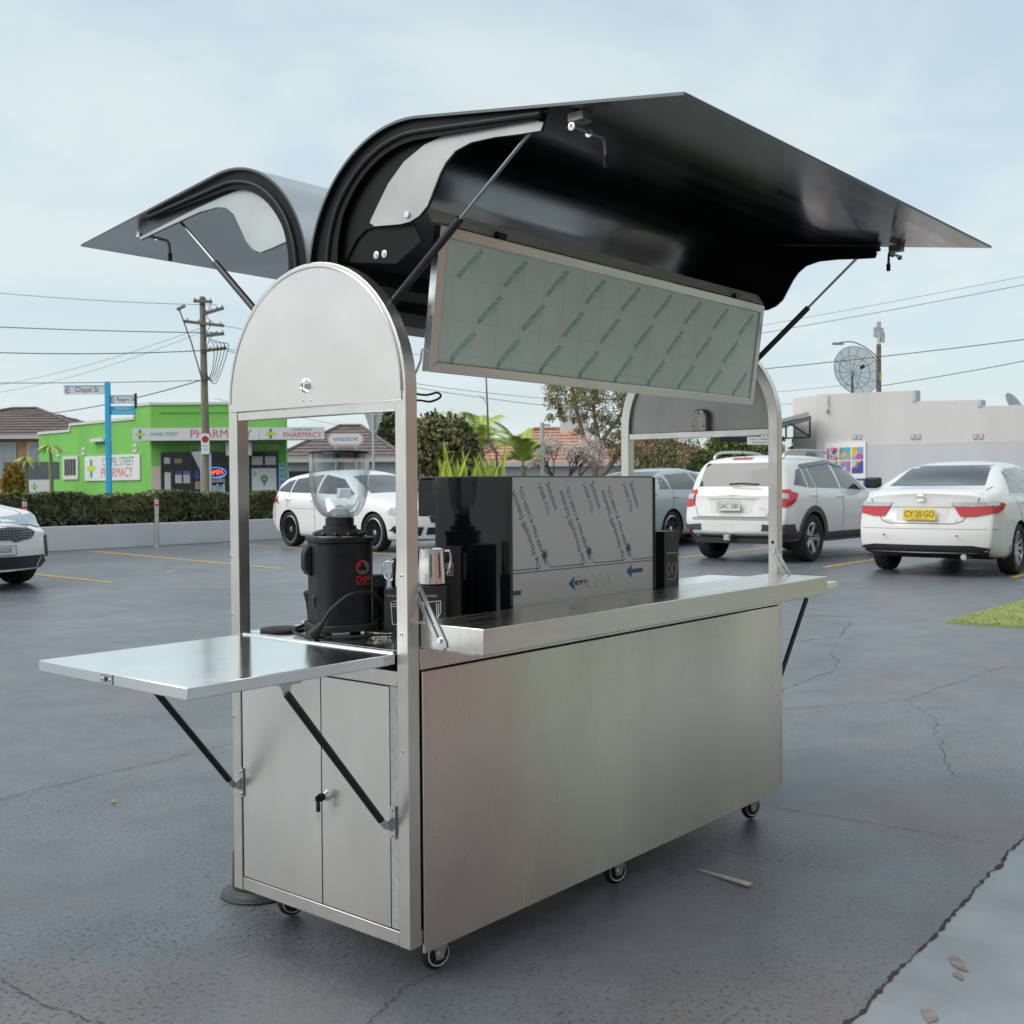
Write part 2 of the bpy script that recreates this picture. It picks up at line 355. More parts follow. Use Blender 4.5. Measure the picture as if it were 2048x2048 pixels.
tag(sp.build('wood_splinter', mat('splinter_wood', (.55, .47, .42), .7, var=(60, .2))), 'pale thin wooden splinter lying on the ground by the cart', 'splinter')
scrap('dead_leaf', g0 if False else (2.66, -.66), .03, .011, 61, mat('leaf_litter', (.10, .085, .05), .8), 'small dark fallen leaf on the ground by the joint', .4)
scrap('fallen_leaf', (.42, 1.95), .014, .007, 62, mat('leaf_yellow', (.30, .26, .06), .8), 'tiny yellow-green leaf on the ground under the side table', .9)
scrap('paper_scrap', (7.05, 11.7), .06, .03, 63, LIT, 'tiny white paper scrap on the ground near the yellow bay line')

# ================================================================ the coffee cart
L, WD, PW = 1.841, .654, .036
ZB, ZT, ZC, ZS = .099, .770, .840, 1.365
cart = thing('coffee_cart', 'stainless steel mobile coffee cart with two raised gull-wing lids and arched ends', 'cart')
def hoop_path(y0=PW / 2, seg=28):
    r_ = WD / 2 - PW / 2; P = [(0, y0, ZB), (0, y0, .5), (0, y0, 1.0), (0, y0, ZS)]
    for i in range(1, seg): t_ = pi - pi * i / seg; P.append((0, WD / 2 + r_ * cos(t_), ZS + r_ * sin(t_)))
    P += [(0, WD - y0, ZS), (0, WD - y0, 1.0), (0, WD - y0, .5), (0, WD - y0, ZB)]; return P
for x in (PW / 2, L - PW / 2):
    h = MB(); h.tube([(x, p[1], p[2]) for p in hoop_path()], PW / 2, square=True, up=(1, 0, 0)); hoop = h.build('frame_hoop', TUBE, cart, bevel=.002)
    for (y, z) in ((.648, .97), (.650, .82), (.019, .948), (.021, .816), (.021, .55), (.648, .55)):
        if x < 1: s_ = MB(); s_.cyl((.0005, y, z), (-.0025, y, z), .0055, .004, 12); s_.cyl((-.0024, y, z), (-.003, y, z), .002, .002, 6, mi=1); s_.build('screw', [CHROME, BLACKP], hoop, smooth=True)
        else: s_ = MB(); s_.cyl((L - PW - .0005 + .0008, y, z), (L - PW - .0025, y, z), .006, .005, 12); s_.build('screw', BLACKP, hoop)
def halfdisc(r, zb, n=40): return [(WD / 2 + r * cos(pi * i / n), ZS + r * sin(pi * i / n)) for i in range(n + 1)] + [(WD / 2 - r, zb), (WD / 2 + r, zb)]
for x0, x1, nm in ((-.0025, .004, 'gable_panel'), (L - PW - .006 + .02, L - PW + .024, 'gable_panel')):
    gp = MB().prism(halfdisc(WD / 2 - .012 if x0 < 0 else WD / 2 - .03, 1.345), x0, x1, 'YZ').build(nm, STEEL if x0 < 0 else mat('gable_steel_shaded', (.40, .385, .37), .42, .8, var=(8, .12)), cart, bevel=.001)  # far gable: same steel darkened, the lid's shade put into its colour
    if x0 < 0:
        # rolled rim bead round the plate edge
        rb = MB(); rb.tube([(-.003, WD / 2 + (WD / 2 - .013) * cos(pi * i / 48), ZS + (WD / 2 - .013) * sin(pi * i / 48)) for i in range(49)], .0022, 6); rb.build('rim_bead', STEEL, gp, smooth=True)
        lk = MB(); lk.lathe([(.0175, 0), (.0175, -.002), (.0145, -.006), (.0115, -.011), (.0105, -.012), (.008, -.012), (.008, -.0105), (0, -.0105)], (-.0025, .341, 1.397), 'X', 28); lk.box(-.0138, .3395, 1.392, -.0128, .3425, 1.402, 1); lk.build('cam_lock', [CHROME, BLACKP], gp, smooth=True)
        for y in (.352, .325): MB().cyl((-.002, y, 1.360), (-.005, y, 1.360), .0035, .002, 10).build('rivet', CHROME, gp)
    else:
        lb = MB(); lb.prism([(.335, 1.345), (.335, 1.395)] + [(.305 + .03 * cos(pi * i / 14), 1.395 + .03 * sin(pi * i / 14)) for i in range(1, 14)] + [(.275, 1.395), (.275, 1.345)], x0 - .028, x0, 'YZ')
        lbo = lb.build('lock_box', mat('cast_zinc', (.42, .41, .38), .45, .9, var=(60, .25), bump=[[120, .3, .002]]), gp, bevel=.003)
        for (y, z) in ((.305, 1.418), (.305, 1.408), (.325, 1.362), (.285, 1.362)): MB().cyl((x0 - .0275, y, z), (x0 - .030, y, z), .003, .003, 8).build('bolt', BLACKP, lbo)
for x0, x1 in ((.002, PW - .002), (L - PW + .002, L - .002)):
    MB().box(x0, PW + .0005, 1.322, x1, WD - PW - .0005, 1.3445).build('cross_rail', TUBE, cart, bevel=.0015)
    MB().box(x0, PW + .0005, ZB + .001, x1, WD - PW - .0005, ZB + .034).build('bottom_rail', TUBE, cart, bevel=.0015)
    MB().box(x0, PW + .0005, .695, x1, WD - PW - .0005, .730).build('cross_rail', TUBE, cart, bevel=.0015)
for y0 in (.002, WD - PW + .002):
    MB().box(PW + .0005, y0, ZB + .001, L - PW - .0005, y0 + PW - .004, ZB + .034).build('bottom_rail', TUBE, cart, bevel=.0015)
    MB().box(PW + .0005, y0, .737, L - PW - .0005, y0 + PW - .004, .766).build('top_rail', TUBE, cart, bevel=.0015)
# end doors with frame strips
DOOR = mat('door_steel', (.80, .77, .735), .32, 1., aniso=(.6, (0, 1, 0)), var=((2.5, 2.5, 1.4), .12), bump=[[2.4, .12, .012], [(120, 120, 3), .006, .002]], rvar=((10, 10, 1.5), .02))
d1 = MB().box(.003, .306, .1355, .008, .6145, .692).build('door', DOOR, cart, bevel=.001); d1['label'] = 'bright left door leaf of the cart end'
d2 = MB().box(.003, .066, .1355, .008, .3025, .692).build('door', DOOR, cart, bevel=.001); d2['label'] = 'right door leaf with key in its lock'
kl = MB(); kl.lathe([(.013, 0), (.013, -.002), (.009, -.006), (.009, -.013), (0, -.013)], (.003, .283, .404), 'X', 20); kl.build('key_lock', CHROME, d2, smooth=True)
ky = MB(); ky.cyl((-.014, .283, .404), (-.021, .283, .404), .010, .010, 14); ky.box(-.034, .2815, .398, -.021, .2845, .410); ky.cyl((-.026, .283, .398), (-.026, .283, .372), .0045, .0055, 8); ky.box(-.0275, .2815, .350, -.0255, .2845, .372, 1)
ky.build('key', [RUBBER, CHROME], d2)
MB().box(.004, PW + .001, .136, .009, .0635, .694).build('door_strip', mat('galvanised', (.62, .63, .62), .42, .9, var=(80, .12), bump=[[150, .3, .002]]), cart)
MB().box(.012, PW + .0005, .135, .03, WD - PW - .0005, .694).build('inner_liner', BLACKP, cart)
# front panel, back panel, far end, floor, bench
MB().box(.040, -.006, .081, 1.806, .0015, .7285).build('front_panel', STEELV, cart, bevel=.0015)
MB().box(.037, -.002, .7325, L - PW - .001, .0018, .7795).build('front_fascia', STEELV, cart, bevel=.001)
MB().box(.040, WD - .0015, .101, 1.806, WD + .003, .765).build('back_panel', STEELV, cart)
MB().box(L - .008, PW + .001, .136, L - .003, WD - PW - .001, .694).build('end_panel', DOOR, cart)
MB().box(.034, .034, .105, L - .034, WD - .034, .118).build('floor_panel', TUBE, cart)
MB().box(.002, PW + .001, .768, .037, WD - PW - .001, .7698).box(.0372, .003, .7682, L - .0372, WD - .003, .7702).box(L - .037, PW + .001, .768, L - .002, WD - PW - .001, .7698).build('bench_top', BENCH, cart)
# front serving shelf and its slotted brackets
sh = MB().box(.0395, -.192, .7815, 1.785, .026, ZC).build('serving_shelf', [mat('shelf_steel', (.72, .69, .64), .24, 1., var=(4, .06), bump=[[2.2, .08, .012]], rvar=((3, 60, 60), .06))], cart, bevel=.002)
for x in (.0365, 1.788):
    p0 = Vector((0, .010, .925)); p1 = Vector((0, -.074, .792)); d = (p1 - p0).normalized(); nn = Vector((0, d.z, -d.y)); w = .0135
    bk = MB()
    def strip(a_, b_, s0, s1, bk=bk, x=x, nn=nn):
        bk.add([Vector((xx, 0, 0)) + q for xx in (x - .0016, x + .0012) for q in (a_ + nn * s0, b_ + nn * s0, b_ + nn * s1, a_ + nn * s1)], [(0, 3, 2, 1), (4, 5, 6, 7), (0, 1, 5, 4), (1, 2, 6, 5), (2, 3, 7, 6), (3, 0, 4, 7)])
    strip(p0, p1, -w, -.004); strip(p0, p1, .004, w); strip(p0, p0 + d * .018, -.004, .004); strip(p1 - d * .012, p1, -.004, .004); strip(p1, p1 + d * .006, -w * .8, w * .8)
    bo = bk.build('slotted_bracket', ZINC, cart)
    q = p1 - d * .016; MB().cyl((x - .0016, q.y, q.z), (x - .0065, q.y, q.z), .0068, .006, 14).build('bolt', CHROME, bo, smooth=True)
    q = p0 + d * .010; MB().cyl((x - .0016, q.y, q.z), (x - .006, q.y, q.z), .006, .005, 14).build('bolt', CHROME, bo, smooth=True)
MB().box(.045, -.16, .7795, .056, -.004, .7812).build('shelf_lip', CHROME, cart)
# side flap tables
def strut(p0, p1, split, rr, rt, nm, parent, label=None, taper=False):
    p0 = Vector(p0); p1 = Vector(p1); pm = p0.lerp(p1, split)
    o = MB().cyl(p0, pm, rt, rt, 16).build(nm, BLACKP, parent, smooth=True)
    MB().cyl(pm - (p1 - p0).normalized() * .004, p1, rr, rr, 12).build('rod', mat('strut_rod', (.30, .33, .35), .22, 1.), o, smooth=True)
    for p in (p0, p1): MB().lathe([(0, -.008), (.0065, -.006), (.008, 0), (.0065, .006), (0, .008)], p, 'Z', 12).build('ball_joint', ZINC, o, smooth=True)
    return o
for sgn, X0 in ((-1, .0), (1, L)):
    tx0, tx1 = (X0 + sgn * .55, X0 - sgn * .001 * 0 + sgn * .0005)
    lo, hi = min(tx0, tx1), max(tx0, tx1)
    tb = MB(); tb.box(lo, .040, .7455, hi, .604, .7705)
    tbo = tb.build('flap_table', BENCH, cart, bevel=.002)
    MB().cyl((X0 + sgn * .001, .045, .7725), (X0 + sgn * .001, .60, .7725), .0028, n=10).build('hinge', CHROME, tbo, smooth=True)
    ct = MB(); xe = tx0 + sgn * .0008; ct.box(min(xe, xe + sgn * .0012), .300, .7475, max(xe, xe + sgn * .0012), .345, .7685); ct.cyl((xe + sgn * .001, .323, .758), (xe + sgn * .0022, .323, .758), .0055, n=14, mi=1)
    for yy in (.309, .337): ct.cyl((xe + sgn * .001, yy, .758), (xe + sgn * .003, yy, .758), .0035, .002, n=10)
    ct.build('catch_plate', [ZINC, BLACKP], tbo)
    for y in (.618, .053):
        xs = X0 + sgn * .022
        so = MB().cyl((X0 + sgn * .302, y, .722), (xs + sgn * .016, y, .396), .0085, n=16).build('support_strut', BLACKP, cart, smooth=True)
        MB().cyl((xs + sgn * .016, y, .396), (xs, y, .378), .0082, .0075, n=14).build('strut_end', mat('strut_label', (.55, .58, .58), .4, .3, var=(90, .4)), so, smooth=True)
        pl = MB(); pl.box(min(X0 - sgn * .001, X0 + sgn * .0025), y - .0085, .345, max(X0 - sgn * .001, X0 + sgn * .0025), y + .0085, .420); pl.prism([(X0 + sgn * .002, .395), (X0 + sgn * .002, .362), (xs, .372), (xs, .384)], y - .0015, y + .0015, 'XZ')
        for zz in (.411, .353): pl.cyl((X0 + sgn * .002, y, zz), (X0 + sgn * .0055, y, zz), .0042, .003, n=10)
        pl.build('mount_bracket', ZINC, so)
        bk = MB(); bk.box(min(X0 + sgn * .270, X0 + sgn * .330), y - .010, .741, max(X0 + sgn * .270, X0 + sgn * .330), y + .010, .7453); bk.prism([(X0 + sgn * .288, .741), (X0 + sgn * .318, .741), (X0 + sgn * .308, .718), (X0 + sgn * .298, .718)], y - .002, y + .002, 'XZ'); bk.build('mount_bracket', ZINC, so)
# castors
def castor(x, y, rz):
    e = MB(); e.lathe([(.012, .012), (.016, .0135), (.0275, .0125), (.0375, .006), (.040, 0), (.0375, -.006), (.0275, -.0125), (.016, -.0135), (.012, -.012)], (0, 0, .040), 'Y', 28)
    o = e.build('castor', RUBBER, cart, smooth=True); o.location = (x, y, 0); o.rotation_euler = (0, 0, rz)
    w_ = MB()
    for s_ in (-1, 1): w_.lathe([(.026, s_ * .0128), (.0285, s_ * .0146), (.030, s_ * .0125)], (0, 0, .040), 'Y', 28, caps=False); 
    w_.build('rim', mat('castor_grey', (.55, .56, .56), .4), o, smooth=True)
    hb = MB(); hb.cyl((0, -.021, .040), (0, .021, .040), .0065, n=12); hb.build('axle', CHROME, o, smooth=True)
    fk = MB()
    for s_ in (-1, 1): fk.prism([(-.010, .028), (.010, .028), (.030, .092), (-.022, .092)], s_ * .0165 - .001, s_ * .0165 + .001, 'XZ')
    fk.box(-.026, -.0175, .0915, .036, .0175, .0945); fk.box(-.045, -.035, .0945, .045, .035, .0985); fk.build('fork', ZINC, o)
for x, y, r_ in ((.135, .050, -.25), (.137, .585, -.4), (.88, .048, -.3), (.88, .6, .2), (1.70, .050, -.35), (1.70, .6, .3)): castor(x, y, r_)
# roof ridge
MB().box(PW + .001, .268, 1.56, L - PW - .001, .386, 1.655).build('ridge_beam', mat('ridge_grey', (.30, .285, .265), .5, .3), cart, bevel=.002)
MB().box(PW + .001, .262, 1.595, L - PW - .001, .2675, 1.622).build('ridge_strip', BLACKP, cart)
MB().box(PW + .001, .250, 1.656, L - PW - .001, .404, 1.6895).build('hinge_rail', BLACKP, cart, bevel=.002)
# raised lids
RL, SL = WD / 2, .685
def prof(t, th, off=0.):
    if t <= 1: a_ = t * pi / 2; x, z = (RL - off) * sin(a_), -RL + (RL - off) * cos(a_)
    else: x, z = RL - off, -RL - (t - 1) * SL
    return x * cos(th) - z * sin(th), x * sin(th) + z * cos(th)
TS = [i / 36 for i in range(37)] + [1 + i / 10 for i in range(1, 11)]
RIBF = [(-.371, 1.871), (-.31, 1.876), (-.246, 1.883), (-.18, 1.885), (-.135, 1.876), (-.107, 1.857), (-.088, 1.834), (-.069, 1.803), (-.05, 1.772), (-.025, 1.754), (.004, 1.745), (.034, 1.744), (.12, 1.752)]
RIBFO = [(.136, 1.763), (.109, 1.798), (.073, 1.842), (.022, 1.882), (-.042, 1.907), (-.113, 1.917), (-.203, 1.917), (-.289, 1.907), (-.363, 1.893), (-.378, 1.886)]
RIBB = [(1.092, 1.861), (.911, 1.882), (.802, 1.894), (.725, 1.894), (.684, 1.886), (.651, 1.864), (.626, 1.826), (.6, 1.786), (.575, 1.763), (.543, 1.75), (.487, 1.756), (.419, 1.766)]
RIBBO = [(.419, 1.779), (.443, 1.825), (.478, 1.878), (.527, 1.913), (.60, 1.924), (.697, 1.918), (.816, 1.905), (1.092, 1.868)]
XA, XB = -.001, 1.77
LIDIN = mat('lid_underside_back', (.74, .77, .78), .32, .9, var=((3, 3, 3), .1))
for sgn, th, nm, lab in ((1, 1.4218, 'front_lid', 'raised front lid with glossy black underside'), (-1, 1.44, 'rear_lid', 'raised rear lid with grey steel underside')):
    def YZ(t, off=0., sgn=sgn, th=th):
        o_, u_ = prof(t, th, off); return WD / 2 - sgn * o_, 1.691 + u_
    m_ = MB(); nT = len(TS); vs = []
    for x in (XA, XB):
        for off in (0., .006):
            for t_ in TS: y, z = YZ(t_, off); vs.append((x, y, z))
    def id_(ix, io, it): return (ix * 2 + io) * nT + it
    o_ = len(m_.v); m_.v += vs
    for it in range(nT - 1):
        for quad_, mi in (((id_(0, 0, it), id_(1, 0, it), id_(1, 0, it + 1), id_(0, 0, it + 1)), 0), ((id_(0, 1, it), id_(0, 1, it + 1), id_(1, 1, it + 1), id_(1, 1, it)), 1), ((id_(0, 0, it), id_(0, 0, it + 1), id_(0, 1, it + 1), id_(0, 1, it)), 2), ((id_(1, 0, it), id_(1, 1, it), id_(1, 1, it + 1), id_(1, 0, it + 1)), 2)):
            m_.f.append(quad_); m_.m.append(mi)
    for it in (0, nT - 1): m_.f.append((id_(0, 0, it), id_(0, 1, it), id_(1, 1, it), id_(1, 0, it))); m_.m.append(2)
    LIDOUT = mat('lid_outer_steel', (.60, .60, .60), .26, 1., var=(3, .05), rvar=((2, 60, 60), .05))
    lid = m_.build('lid', [LIDOUT, BLACKG if sgn > 0 else LIDIN, mat('lid_edge', (.10, .11, .115), .4, .8)], cart, smooth=True, angle=50); lid['label'] = lab
    # black edge flanges at both ends, ribbed
    for x, dx in ((XA + .012, 1), (XB - .012, -1)):
        TF = [t_ for t_ in TS if t_ <= 1.52]; fl = MB(); vs = []; fd = lambda t_: float(np.interp(t_, [0, .3, .6, 1, 1.5], [.085, .062, .052, .042, .016]))
        for xx in (x, x + dx * .006):
            for off in (0, 1):
                for t_ in TF: vs.append((xx, *YZ(t_, .0065 + off * fd(t_))))
        nF = len(TF); gi = lambda ix, io, it: (ix * 2 + io) * nF + it; fs = []
        for it in range(nF - 1):
            fs += [(gi(0, 0, it), gi(0, 0, it + 1), gi(0, 1, it + 1), gi(0, 1, it)), (gi(1, 0, it), gi(1, 1, it), gi(1, 1, it + 1), gi(1, 0, it + 1)), (gi(0, 1, it), gi(0, 1, it + 1), gi(1, 1, it + 1), gi(1, 1, it)), (gi(0, 0, it), gi(1, 0, it), gi(1, 0, it + 1), gi(0, 0, it + 1))]
        fs += [(gi(0, 0, 0), gi(0, 1, 0), gi(1, 1, 0), gi(1, 0, 0)), (gi(0, 0, nF - 1), gi(1, 0, nF - 1), gi(1, 1, nF - 1), gi(0, 1, nF - 1))]
        fl.add(vs, fs); flo = fl.build('edge_flange', BLACKF, lid)
        sl = MB(); sl.tube([(x - dx * .003, *YZ(t_, .0065 + .6 * fd(t_))) for t_ in TF], .0050, 8); sl.build('seal', RUBBER, flo, smooth=True)
        # wavy rib plate
        if sgn > 0: poly = RIBF + RIBFO
        else: poly = RIBB + RIBBO
        xr = (.022, .026) if dx > 0 else (XB - .026, XB - .022)
        rb = MB().prism(poly, xr[0], xr[1], 'YZ', mi=0 if dx > 0 else 1, mi_back=1 if dx > 0 else 0, mi_side=1).build('wavy_rib', [mat('rib_alu' if sgn > 0 else 'rib_grey', (.40, .41, .40) if sgn > 0 else (.46, .48, .48), .45, .55, var=(8, .10)), BLACKG if sgn > 0 else LIDIN], lid)
        inn = (RIBF + [(.157, 1.75), (.189, 1.731), (.211, 1.705), (.222, 1.690)]) if sgn > 0 else (RIBB + [(.41, 1.73), (.395, 1.70)])
        bk_ = inn + [YZ(t_, .009) for t_ in TS if .02 <= t_ <= 1.5]
        if sgn < 0: bk_ = inn + [YZ(t_, .009) for t_ in TS if .02 <= t_ <= 1.62]
        xb_ = (.0275, .0315) if dx > 0 else (XB - .0315, XB - .0275)
        MB().prism(bk_, xb_[0], xb_[1], 'YZ').build('rib_backing', BLACKF if sgn > 0 else mat('rib_back_grey', (.10, .11, .115), .5), lid)
        if dx > 0 and sgn > 0:
            MB().cyl((.0225, .011, 1.762), (.017, .011, 1.762), .0085, .0075, 18).build('bolt', CHROME, rb, smooth=True)
    # lower black web next to the hinge
    if sgn > 0:
        web = MB().prism([(.12, 1.751), (.157, 1.75), (.189, 1.731), (.211, 1.705), (.222, 1.684), (.06, 1.66), (-.02, 1.70), (.004, 1.744), (.034, 1.743)], .033, .037, 'YZ').build('hinge_web', BLACKF, lid)
        for y, z in ((.125, 1.688), (.098, 1.687)): MB().lathe([(.009, -.002), (.009, -.004), (.005, -.0045), (.005, -.006), (0, -.006)], (.035, y, z), 'X', 14).build('bolt', ZINC, web, smooth=True)
    # gas struts
    for x in (.046, 1.765):
        if sgn > 0 and x < 1: strut((x, .148, 1.531), (x, -.346, 1.898), .555, .0042, .0095, 'gas_strut', cart)
        elif sgn > 0: strut((x, .060, 1.580), (x, -.310, 1.890), .52, .0042, .0095, 'gas_strut', cart)
        else: strut((x, .550, 1.572), (x, .947, 1.909), .545, .0042, .0090, 'gas_strut', cart)
    # latch with bent handle at each end
    for x, dx in ((.05, 1), (XB - .05, -1)):
        y0, z0 = YZ(1.60, .012); s2 = sgn
        lt = MB(); lt.box(x - .016, y0 - .02, z0 - .016, x + .016, y0 + .02, z0 + .004); lto = lt.build('latch', mat('dark_zinc', (.20, .19, .18), .4, .9, var=(50, .3)), lid, bevel=.002)
        hd = MB(); hd.tube(catmull([(x - dx * .03, y0, z0 - .028), (x + dx * .05, y0 - s2 * .004, z0 - .030), (x + dx * .075, y0 - s2 * .006, z0 - .036), (x + dx * .080, y0 - s2 * .006, z0 - .075)], 5), .0042, 8); hdo = hd.build('handle', MATS['dark_zinc'], lto, smooth=True)
        MB().cyl((x + dx * .080, y0 - s2 * .006, z0 - .066), (x + dx * .080, y0 - s2 * .006, z0 - .088), .0062, n=12).build('handle_cap', RUBBER, hdo, smooth=True)
        for xx in (-.028, .03): MB().lathe([(0, -.002), (.008, -.0015), (.008, .0015), (0, .002)], (x + dx * xx, y0, z0 - .030), 'X', 16).build('washer', CHROME, hdo, smooth=True)
# menu light box under the front lid
mb_t = Vector((0, -.004, 1.752)); mb_b = Vector((0, .040, 1.418)); X0, X1 = .108, 1.690
sgnb = thing('menu_light_box', 'framed blank menu light box covered in pale green protective film', 'sign')
dn = (mb_b - mb_t); hgt = dn.length; dn.normalize(); nrm = Vector((0, dn.z, -dn.y))    # facing the customer
BM = frameM(Vector((X0, mb_b.y, mb_b.z)), (1, 0, 0), -dn)
FRM = lambda m_, x0, y0, z0, x1, y1, z1, mi=0: m_.box(x0, y0, z0, x1, y1, z1, mi, M=BM)
wB = X1 - X0; fr = .025
def mitre(side):
    m_ = MB()
    if side == 'b': p = [(0, 0), (wB, 0), (wB - fr, fr), (fr, fr)]
    if side == 't': p = [(0, hgt), (fr, hgt - fr), (wB - fr, hgt - fr), (wB, hgt)]
    if side == 'l': p = [(0, 0.0), (fr, fr), (fr, hgt - fr), (0, hgt)]
    if side == 'r': p = [(wB, 0), (wB, hgt), (wB - fr, hgt - fr), (wB - fr, fr)]
    m_.prism(p, -.016, .008, 'XY', M=BM); return m_.build('frame_rail', ALU, sgnb, bevel=.0018)
for s_ in 'btlr': mitre(s_)
FILM = mat('green_film', (.66, .82, .72), .30, var=((5, 3, 3), .05), coat=.25, bump=[[(26, 2, 2), .06, .004]])
fc = FRM(MB(), fr - .002, fr - .002, -.002, wB - fr + .002, hgt - fr + .002, .002).build('film_sheet', FILM, sgnb)
FINK = mat('film_print_green', (.33, .62, .50), .5); FINK2 = mat('film_print_pale', (.53, .70, .62), .5)
pr = MB()
for r_ in range(3):
    for c_ in range(9):
        x = .115 + c_ * .171 + (0 if r_ % 2 == 0 else -.085); y = .068 + r_ * .098
        if fr + .05 < x < wB - fr - .05:
            Mt = BM @ Matrix.Translation((x, y, .0026)) @ Matrix.Rotation(radians(42), 4, 'Z')
            pr.text('MARVPRINTA', .0205, Mt, 0, .86, bold=.0008)
            pr.text('protective film', .008, Mt @ Matrix.Translation((.01, -.0135, 0)), 1, 1.0)
for k_ in range(9): x = .07 + k_ * .171; pr.add([BM @ Vector(p) for p in ((x, fr + .001, .0026), (x + .018, fr + .001, .0026), (x + .009, fr + .014, .0026))], [(0, 1, 2)], 0)
for y in (fr + .022, .128, .226): pr.add([BM @ Vector(p) for p in ((fr, y, .0024), (wB - fr, y, .0024), (wB - fr, y + .0012, .0024), (fr, y + .0012, .0024))], [(0, 1, 2, 3)], 1)
for k_ in range(18): x = .06 + k_ * .0855; pr.add([BM @ Vector(p) for p in ((x, fr, .0023), (x + .0009, fr, .0023), (x + .0009, hgt - fr, .0023), (x, hgt - fr, .0023))], [(0, 1, 2, 3)], 1)
pr.build('film_print', [FINK, FINK2], fc, fix=False)
# green-white hanging strip above the box and its clips
hs = MB(); hs.add([(X0 - .02, -.002, 1.758), (X1 + .01, -.002, 1.758), (X1 + .01, .020, 1.792), (X0 - .02, .020, 1.792), (X0 - .02, .002, 1.757), (X1 + .01, .002, 1.757), (X1 + .01, .024, 1.791), (X0 - .02, .024, 1.791)], [(0, 1, 2, 3), (4, 7, 6, 5), (0, 4, 5, 1), (1, 5, 6, 2), (2, 6, 7, 3), (3, 7, 4, 0)])
hs.build('hanging_strip', mat('strip_cream', (.72, .76, .64), .35, .1), sgnb)
for x in (.32, 1.50): 
    c_ = MB(); c_.box(x - .014, -.016, 1.750, x + .014, .0, 1.764); c_.cyl((x - .018, -.010, 1.762), (x + .018, -.010, 1.762), .006, n=10); c_.build('clip', BLACKP, sgnb)
# supply cable of the light box
cb = MB(); cb.tube(catmull([(.118, .03, 1.455), (.092, .035, 1.468), (.088, .04, 1.44), (.075, .05, 1.405), (.05, .06, 1.38)], 6), .0028, 8); cb.build('white_cable', WHITEP, sgnb, smooth=True)
cb = MB(); cb.tube(catmull([(.036, .10, 1.405), (.07, .075, 1.375), (.12, .06, 1.365), (.155, .05, 1.372), (.165, .05, 1.362), (.135, .055, 1.350), (.095, .07, 1.350), (.036, .10, 1.315)], 6), .0026, 8); cb.build('black_cable', RUBBER, sgnb, smooth=True)
# round black stand seen behind the cart's back corner
rs = MB(); rs.lathe([(.105, .0), (.105, .006), (.098, .010), (.088, .012), (.084, .016), (.078, .018), (.072, .022), (.070, .12), (.066, .128), (0, .128)], (0, 0, 0), 'Z', 40)
o_ = rs.build('floor_stand', mat('dark_plastic', (.025, .028, .03), .38), smooth=True); o_.location = (.185, .795, 0); tag(o_, 'round black flanged stand on the ground behind the cart', 'stand')
# ================================================================ things on the bench
BZ = .7703
# ---- espresso machine with protective film on its back
em = thing('espresso_machine', 'large black espresso machine, steel back still in printed protective film', 'coffee machine', (0, 0, BZ))
MX0, MX1, MY0, MH = .415, 1.097, .052, .402
MB().box(MX0 + .012, MY0 + .006, .03, MX1 - .012, .305, MH - .004).build('body', BLACKP, em, bevel=.004)
BFILM = mat('back_film', (.66, .665, .65), .36, .05, var=((2, 2, 2), .05), bump=[[3, .06, .01]])
bp = MB().box(MX0 + .004, MY0 - .003, .022, MX1 - .006, MY0 + .003, MH).build('back_panel', BFILM, em, bevel=.002)
# glossy curved side cheeks
GLOSS = mat('cheek_black_gloss', (.005, .007, .009), .08, spec=.3, coat=.25, bump=[[6, .10, .01]])
for x, s_ in ((MX0, 1), (MX1, -1)):
    ch = MB(); n_ = 18; P = []
    for i in range(n_ + 1):
        y = MY0 - .006 + (.31 - MY0 + .006) * i / n_; bulge = .012 * sin(pi * i / n_) ** .6; P.append((y, bulge))
    vs = []
    for z in (.010, MH + .001):
        for y, b_ in P: vs.append((x - s_ * b_, y, z))
        for y, b_ in reversed(P): vs.append((x + s_ * .010, y, z))
    k = 2 * (n_ + 1); fs = [(i, (i + 1) % k, k + (i + 1) % k, k + i) for i in range(k)]
    for z_ in (0, k):
        for i in range(n_): fs.append((z_ + i, z_ + i + 1, z_ + k - 2 - i, z_ + k - 1 - i))
    ch.add(vs, fs); ch.build('side_cheek', GLOSS, em, smooth=True, angle=40)
MB().box(MX0 + .001, .306, MH - .108, MX0 + .06, .322, MH - .002).box(MX0 + .02, .322, MH - .105, MX1 - .02, .395, MH).build('group_housing', GLOSS, em, bevel=.004)
MB().box(MX0 + .006, MY0, MH + .001, MX1 - .006, .39, MH + .004).build('cup_tray', mat('tray_grey', (.2, .2, .2), .3, .8), em)
for x in (MX0 + .06, MX1 - .06):
    for y in (.09, .27): MB().lathe([(.022, 0), (.024, .006), (.018, .012), (.018, .03)], (x, y, 0), 'Z', 16).build('foot', RUBBER, em, smooth=True)
BLUE = mat('film_print_blue', (.012, .13, .26), .5)
fp = MB(); FY = MY0 - .0034
def FM(x, z, ang=0.): return frameM((x, FY, z), (1, 0, 0), (0, 0, 1)) @ Matrix.Rotation(ang, 4, 'Z')
